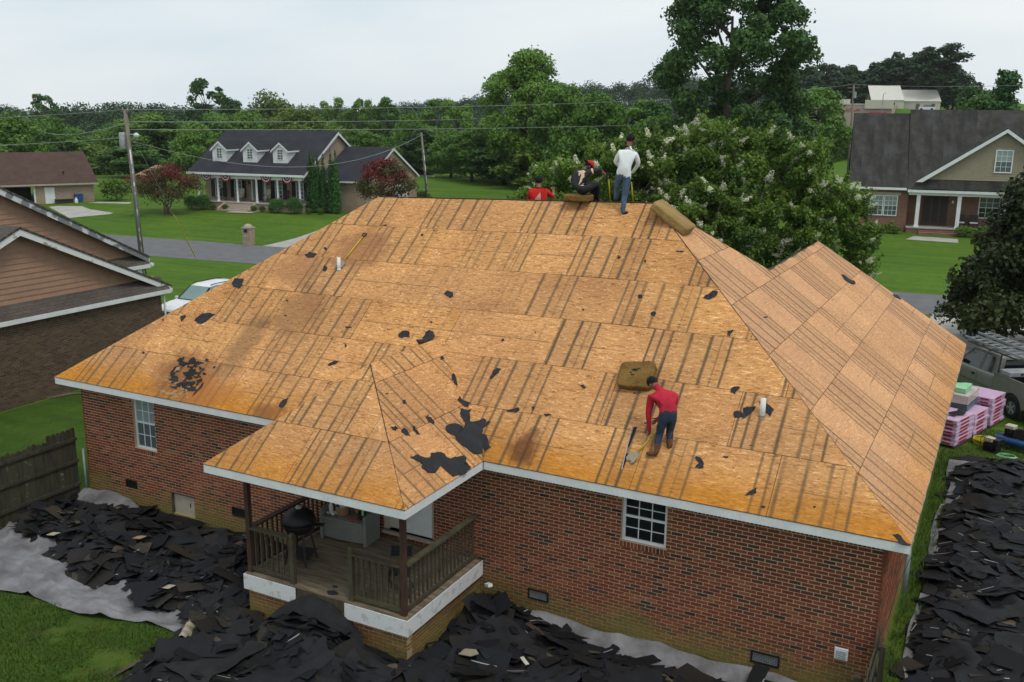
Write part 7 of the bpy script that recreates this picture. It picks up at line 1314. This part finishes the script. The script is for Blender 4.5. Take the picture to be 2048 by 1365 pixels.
# ---------------------------------------------------------------- white flowering crape myrtles in front of the house
def flower_heads(bl,n,seed,mi=1):
    g=random.Random(seed); out=[]
    for k in range(n):
        q=g.choice(bl); a=g.random()*6.28; e=.0+1.2*g.random(); d=Vector((math.cos(a)*math.cos(e),math.sin(a)*math.cos(e),math.sin(e))); c=Vector(q[:3])+Vector((d.x*q[3],d.y*q[4],d.z*q[5]))*1.0; s=.08+.10*g.random()
        for j in range(3): out.append((c.x+d.x*j*s*.9,c.y+d.y*j*s*.9,c.z+(d.z*.7+.3)*j*s*.9,s*(1-.22*j),s*(1-.22*j),s*(1-.2*j),.6,mi))
    return out
def sprigs(bl,n,seed):
    g=random.Random(seed+5); out=[]
    for k in range(n):
        q=g.choice(bl); a=g.random()*6.28; e=-.2+1.3*g.random(); d=Vector((math.cos(a)*math.cos(e),math.sin(a)*math.cos(e),math.sin(e))); c=Vector(q[:3])+Vector((d.x*q[3],d.y*q[4],d.z*q[5]))*.9; d=(d+Vector((0,0,.5))).normalized(); s=.10+.07*g.random(); t=min(1,q[6]+.25)
        for j in range(4): out.append((c.x+d.x*j*s*1.3,c.y+d.y*j*s*1.3,c.z+d.z*j*s*1.3,s*(1.2-.22*j),s*(1.2-.22*j),s*(1.2-.2*j),t))
    return out
def crape(seed,H,Wd):
    bl=crown_blobs(H,Wd,2.2,58,seed,(.065,.135),shape='vase',tl=(.25,.85)); bl=bl+[b[:7] for b in sprigs(bl,170,seed)]; cm=cloud('crown',bl,62000,.115,['leaf_crape'],seed,up=.2,jit=.9,shell=.45); fh=flower_heads([b for b in bl if b[2]>H*.40 and b[3]>.3],105,seed); fm=cloud('blossom',[b[:7] for b in fh],11000,.055,['flower'],seed+1,shell=.5); return (H,Wd,cm,trunk_mesh('trunk',bl,H,.10,1.5,seed,'bark_pale',5),fm)
CR=[crape(21,9,5.2),crape(22,9,5.2)]
for i,(x,y,zt,w_,l) in enumerate(((5.7,17.2,8.3,4.6,'white flowering tree behind the roofer in bright red'),(7.9,19.2,9.2,5.2,'white flowering tree behind the standing roofer'),(10.3,21.3,9.75,5.6,'tallest white flowering tree right of the standing roofer'),(12.4,23.2,9.3,5.4,'white flowering tree over the foam block'),(14.1,25.2,7.5,4.8,'rightmost white flowering tree beside the far lawn'),(10.9,18.6,7.6,4.8,'lower leafy flowering tree close behind the right hip'))):
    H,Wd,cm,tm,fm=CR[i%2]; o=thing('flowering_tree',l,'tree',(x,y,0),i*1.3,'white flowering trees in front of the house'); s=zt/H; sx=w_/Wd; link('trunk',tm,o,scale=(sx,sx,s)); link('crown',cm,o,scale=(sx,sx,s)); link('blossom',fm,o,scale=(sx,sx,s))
# ---------------------------------------------------------------- magnolia at the right edge
bl=crown_blobs(8.2,9.6,.2,96,31,(.075,.135),shape='cone',tl=(.15,.65)); bl+= [(b[0]*1.02,b[1]*1.02,b[2],b[3]*.9,b[4]*.9,b[5]*.9,.4,1) for b in bl[::7]]
o=thing('magnolia_tree','dense dark magnolia with rusty leaf backs at the right edge','tree',(22.1,30.8,0)); link('crown',cloud('crown',bl,44000,.22,['leaf_magnolia','leaf_rust'],31,up=.1,jit=.9),o); link('trunk',trunk_mesh('trunk',bl,8,.2,.8,31),o)
# ---------------------------------------------------------------- reddish crape myrtles, columns, clipped shrubs
def redtree(label,x,y,zt,wd,seed,z0):
    H=zt-z0; bl=crown_blobs(H,wd,H*.34,30,seed,(.11,.18),shape='round',tl=(.2,.6)); bl=[(*b[:7],1 if (b[2]>H*.66 and hsh(i,seed)<.75) else 0) for i,b in enumerate(bl)]
    o=thing('reddish_tree',label,'tree',(x,y,z0),0,'reddish ornamental trees'); link('crown',cloud('crown',bl,9000,.17,['leaf_redgreen','leaf_red'],seed),o); link('trunk',trunk_mesh('trunk',bl,H,.09,H*.3,seed,'bark_pale',5),o)
redtree('reddish multi-stemmed tree on the lawn left of the porch house',-48.4,48.9,4.5,7.0,41,.35); p=chp(9.3,-2,0); redtree('reddish round tree in front of the side wing',p[0],p[1],5.6,5.6,42,.6)
bl=[(0,0,.25+.24*k,max(.05,.42*(1-(k/24.5)**1.7)),max(.05,.42*(1-(k/24.5)**1.7)),.30,.3+.35*hsh(k,1)) for k in range(24)]
cmA=cloud('foliage',bl,5200,.13,['needle'],51,shell=.25,up=.8,jit=.5)
for i,(X,zt) in enumerate(((.33,6.5),(.75,6.1),(1.14,6.2),(1.75,6.1),(2.5,6.4),(3.05,6.55))):
    p=chp(X,.9-.1*(i%2),0); o=thing('columnar_conifer','slim dark conifer, number %s from the left of the row by the porch'%('one','two','three','four','five','six')[i],'conifer',(p[0],p[1],.62),i,'slim conifers beside the porch'); link('foliage',cmA,o,scale=(1.1,1.1,(zt-.45)/6.0)); MB().tube([(0,0,-.1),(0,0,1.0)],[.09,.06],6).obj('trunk','bark',o)
bl=[(.55*math.cos(k*2.4)*math.sqrt(k/20),.55*math.sin(k*2.4)*math.sqrt(k/20),.62+.25*(1-k/20),.36,.36,.36,.3+.3*hsh(k,3)) for k in range(20)]+[(0,0,.45,.75,.75,.45,.4)]*3
cmS=cloud('foliage',bl,3600,.085,['shrub_leaf'],61,shell=.22,jit=.6); cmS2=cloud('foliage',bl,1500,.15,['leaf_crape'],62,shell=.5,jit=.9)
def shrub(label,x,y,s,sz,mesh=cmS,name='clipped_shrub',group='clipped round shrubs',z=None):
    o=thing(name,label,'shrub',(x,y,T(x,y) if z is None else z),s*7%6,group); link('foliage',mesh,o,scale=(s,s,sz)); MB().tube([(0,0,-.05),(.02,0,.5*sz)],.04,5).obj('stem','bark',o)
for X,l,s in ((-11.5,'clipped round shrub at the left porch corner, left one',.95),(-10.2,'clipped round shrub at the left porch corner, right one',1.05),(-2.2,'clipped round shrub right of the steps, left one',1.0),(-.35,'clipped round shrub right of the steps, right one',1.1)): p=chp(X,-.9,0); shrub(l,p[0],p[1],s,s*1.15,z=.62)
for i,(x,y,s,sz,l) in enumerate(((-8.7,12.7,.8,1.5,'dark bush at the far corner of the brown house'),(-61.6,54.5,1.9,1.9,'bush at the corner of the brown-roofed garage'),(9.9,73.4,1.2,.6,'low shrub left of the right house steps'),(11.6,73.5,.9,.6,'small low shrub nearest the right house steps on their left'),(17.2,74.2,1.1,.8,'low shrub right of the right house steps'),(18.8,74.4,1.2,.9,'shrub in front of the right house porch chairs'),(19.6,33.0,.8,.8,'small bright bush under the magnolia'),(-34.5,70.5,1.2,1.0,'bush at the foot of the far utility pole'))): shrub(l,x,y,s,sz,cmS2 if i!=0 else cmS,'garden_shrub','loose garden shrubs')
for k in range(7): p=chp(-9.2+1.35*k if k<2 else -4.8+.95*(k-2) if k<5 else 1.0+1.2*(k-5),-.75,0); shrub('low leafy plant along the porch base, %s from the left'%ORD[k],p[0],p[1],.42,.5,cmS2,'bedding_plant','low plants along the porch base',z=.62)
# ================================================================ utility poles and lines
def upole(label,base,top,r0,r1,conduit=True):
    b_=Vector(base);t_=Vector(top)-b_; o=thing('utility_pole',label,'utility pole',base,group='utility poles')
    MB().tube([(0,0,-.2),t_*.5,t_],[r0,(r0+r1)/2,r1],12).obj('shaft','pole_wood',o,smooth=True)
    if conduit:
        s=Vector((.80,-.55,0)).normalized(); MB().tube([s*(r0+.04),t_*.45+s*(r0*.93+.04),t_*.78+s*(r1+.05)],.045,8).obj('conduit','peel_gray',o,smooth=True)
    return o,t_
o,t=upole('tall near utility pole with transformer and street lamp',(-26.15,26.07,0),(-26.62,26.07,9.75),.17,.11)
c=t*.865; MB().tube([c+Vector((-.34,-.1,-.95)),c+Vector((-.34,-.1,-.9)),c+Vector((-.34,-.1,-.02)),c+Vector((-.34,-.1,.03))],[.19,.21,.21,.17],14).obj('transformer','steel_galv',o,smooth=True); MB().bar(c+Vector((-.2,-.05,-.4)),c+Vector((0,0,-.4)),.08,.1).obj('bracket','dark_metal',o); MB().tube([c+Vector((-.34,-.1,.03)),c+Vector((-.34,-.1,.22))],.035,8).obj('bushing','pot_dark',o)
c=t*.845; MB().tube([c+Vector((.08,-.05,-.10)),c+Vector((.3,-.1,.12)),c+Vector((.75,-.15,.14))],.025,6).obj('lamp_arm','alum',o); b=MB(); b.lathe([(.05,.16),(.09,.10),(.16,.06),(.17,.0),(.12,-.12),(.06,-.16),(.001,-.16)],tuple(c+Vector((.88,-.16,.08))),12); b.obj('lamp_head','lamp_glass',o,smooth=True); b=MB(); b.lathe([(.001,.34),(.05,.30),(.07,.16),(.001,.15)],tuple(c+Vector((.88,-.16,.08))),8); b.obj('photocell','dark_metal',o)
MB().bar(t+Vector((-.25,0,-.05)),t+Vector((.25,0,-.05)),.09,.11).obj('crossarm','pole_wood',o)
for s in (-.2,.2): MB().tube([t+Vector((s,0,.0)),t+Vector((s,0,.14))],.04,8).obj('insulator','steel_galv',o)
o2,t2=upole('wooden utility pole with white conduit behind the side wing',(-33.5,70,.6),(-34.2,70,7.75),.15,.10)
o3,t3=upole('pale utility pole beside the grey roof',(-2.5,140,-1.1),(-2.8,140,14.3),.2,.13,False); MB().bar(t3+Vector((-.9,0,-.4)),t3+Vector((.9,0,-.4)),.1,.12).obj('crossarm','pole_wood',o3); MB().tube([t3+Vector((.28,-.1,-1.9)),t3+Vector((.28,-.1,-1.0))],.22,12).obj('transformer','steel_galv',o3)
o4,t4=upole('distant utility pole with crossarm at far left',(-165.3,120,.6),(-164.3,120,7.4),.2,.14,False); MB().bar(t4+Vector((-1.6,0,-.15)),t4+Vector((1.0,0,-.15)),.12,.14).obj('crossarm','pole_wood',o4)
o5,t5=upole('distant utility pole on the hill right of the pine',(4.5,300,10),(4.5,300,22.5),.25,.18,False); MB().bar(t5+Vector((-1.4,0,-.6)),t5+Vector((1.4,0,-.6)),.14,.16).obj('crossarm','pole_wood',o5)
def wire(label,p,q,sag,r,n=24,mat='dark_metal'):
    p=Vector(p);q=Vector(q); MB().tube([p.lerp(q,i/n)-Vector((0,0,sag*4*(i/n)*(1-i/n))) for i in range(n+1)],r*.85,5,cap=False).obj('power_line',mat,None,label=label,cat='power line',group='overhead power lines')
pm('wire_grey',(.30,.31,.32),None,3,.6)
p1=Vector((-26.62,26.07,9.78)); p3=Vector((-2.8,140,14.4))
wire('highest power line running from the near pole over the roofers',p1,p3,.9,.022,mat='wire_grey'); wire('second power line below the highest one over the roofers',p1-Vector((0,0,1.15)),p3-Vector((0,0,4.2)),.7,.024,mat='wire_grey'); wire('highest power line continuing right past the pale pole',p3,(52,52,14.2),1.2,.025,mat='wire_grey')
wire('upper power line leaving the near pole to the left',p1,(-48,14,9.0),.35,.016,mat='wire_grey'); wire('lower power line leaving the near pole to the left',p1-Vector((0,0,1.6)),(-48,14,7.4),.35,.018,mat='wire_grey'); wire('thin power line from the near pole towards the distant left pole',p1-Vector((0,0,.8)),(-164.3,120,7.3),1.6,.03,mat='wire_grey')
wire('slack service cable from the near pole across the porch house',p1-Vector((0,0,1.75)),(-34.2,70,7.5),2.35,.026,mat='wire_grey'); wire('thin line over the porch house ridge',p1-Vector((0,0,.7)),(-60,200,11.5),1.0,.03,mat='wire_grey')
g0=Vector((-27.6,31.9,0)); gt=Vector((-26.6,26.1,8.9)); d=gt-g0
o=thing('guy_wire','guy wire with yellow marker sleeve beside the road','guy wire',g0); MB().tube([(0,0,-.1),d],.012,5).obj('cable','steel_galv',o); MB().tube([d*.03,d*.36],.028,6).obj('marker_sleeve','yellow_paint',o)
MB().tube([(-17.9,9.2,.02),(-17.4,10.1,.05),(-17.0,10.5,.03)],.03,5).obj('fallen_branch','bark_pale',None,label='pale fallen branch on the grass below the brown house',cat='branch').location=(9.5,-3.6,0)
for k,(x,y,z) in enumerate(((-18.4,229,12.3),(-9.6,229,13.2))): MB().tube([(x,y,8),(x,y,z+1.6),(x+.6,y,z+1.9)],.08,6).obj('lamp_post','steel_galv',None,label='thin lamp post in front of the %s end of the store'%('left','right')[k],cat='lamp post',group='lamp posts at the store')

# ================================================================ damp summer air
hz=MB().box((-905,-85,-3),(905,1205,33)); m,nt=newmat('haze'); pv=node(nt,'ShaderNodeVolumePrincipled',{'Color':(.965,.985,1,1),'Density':.0001,'Anisotropy':.2}); node(nt,'ShaderNodeOutputMaterial',{'Volume':pv.outputs[0]})
hz.obj('haze','haze',None,kind='stuff',label='thin pale summer haze over the whole neighbourhood',cat='haze')
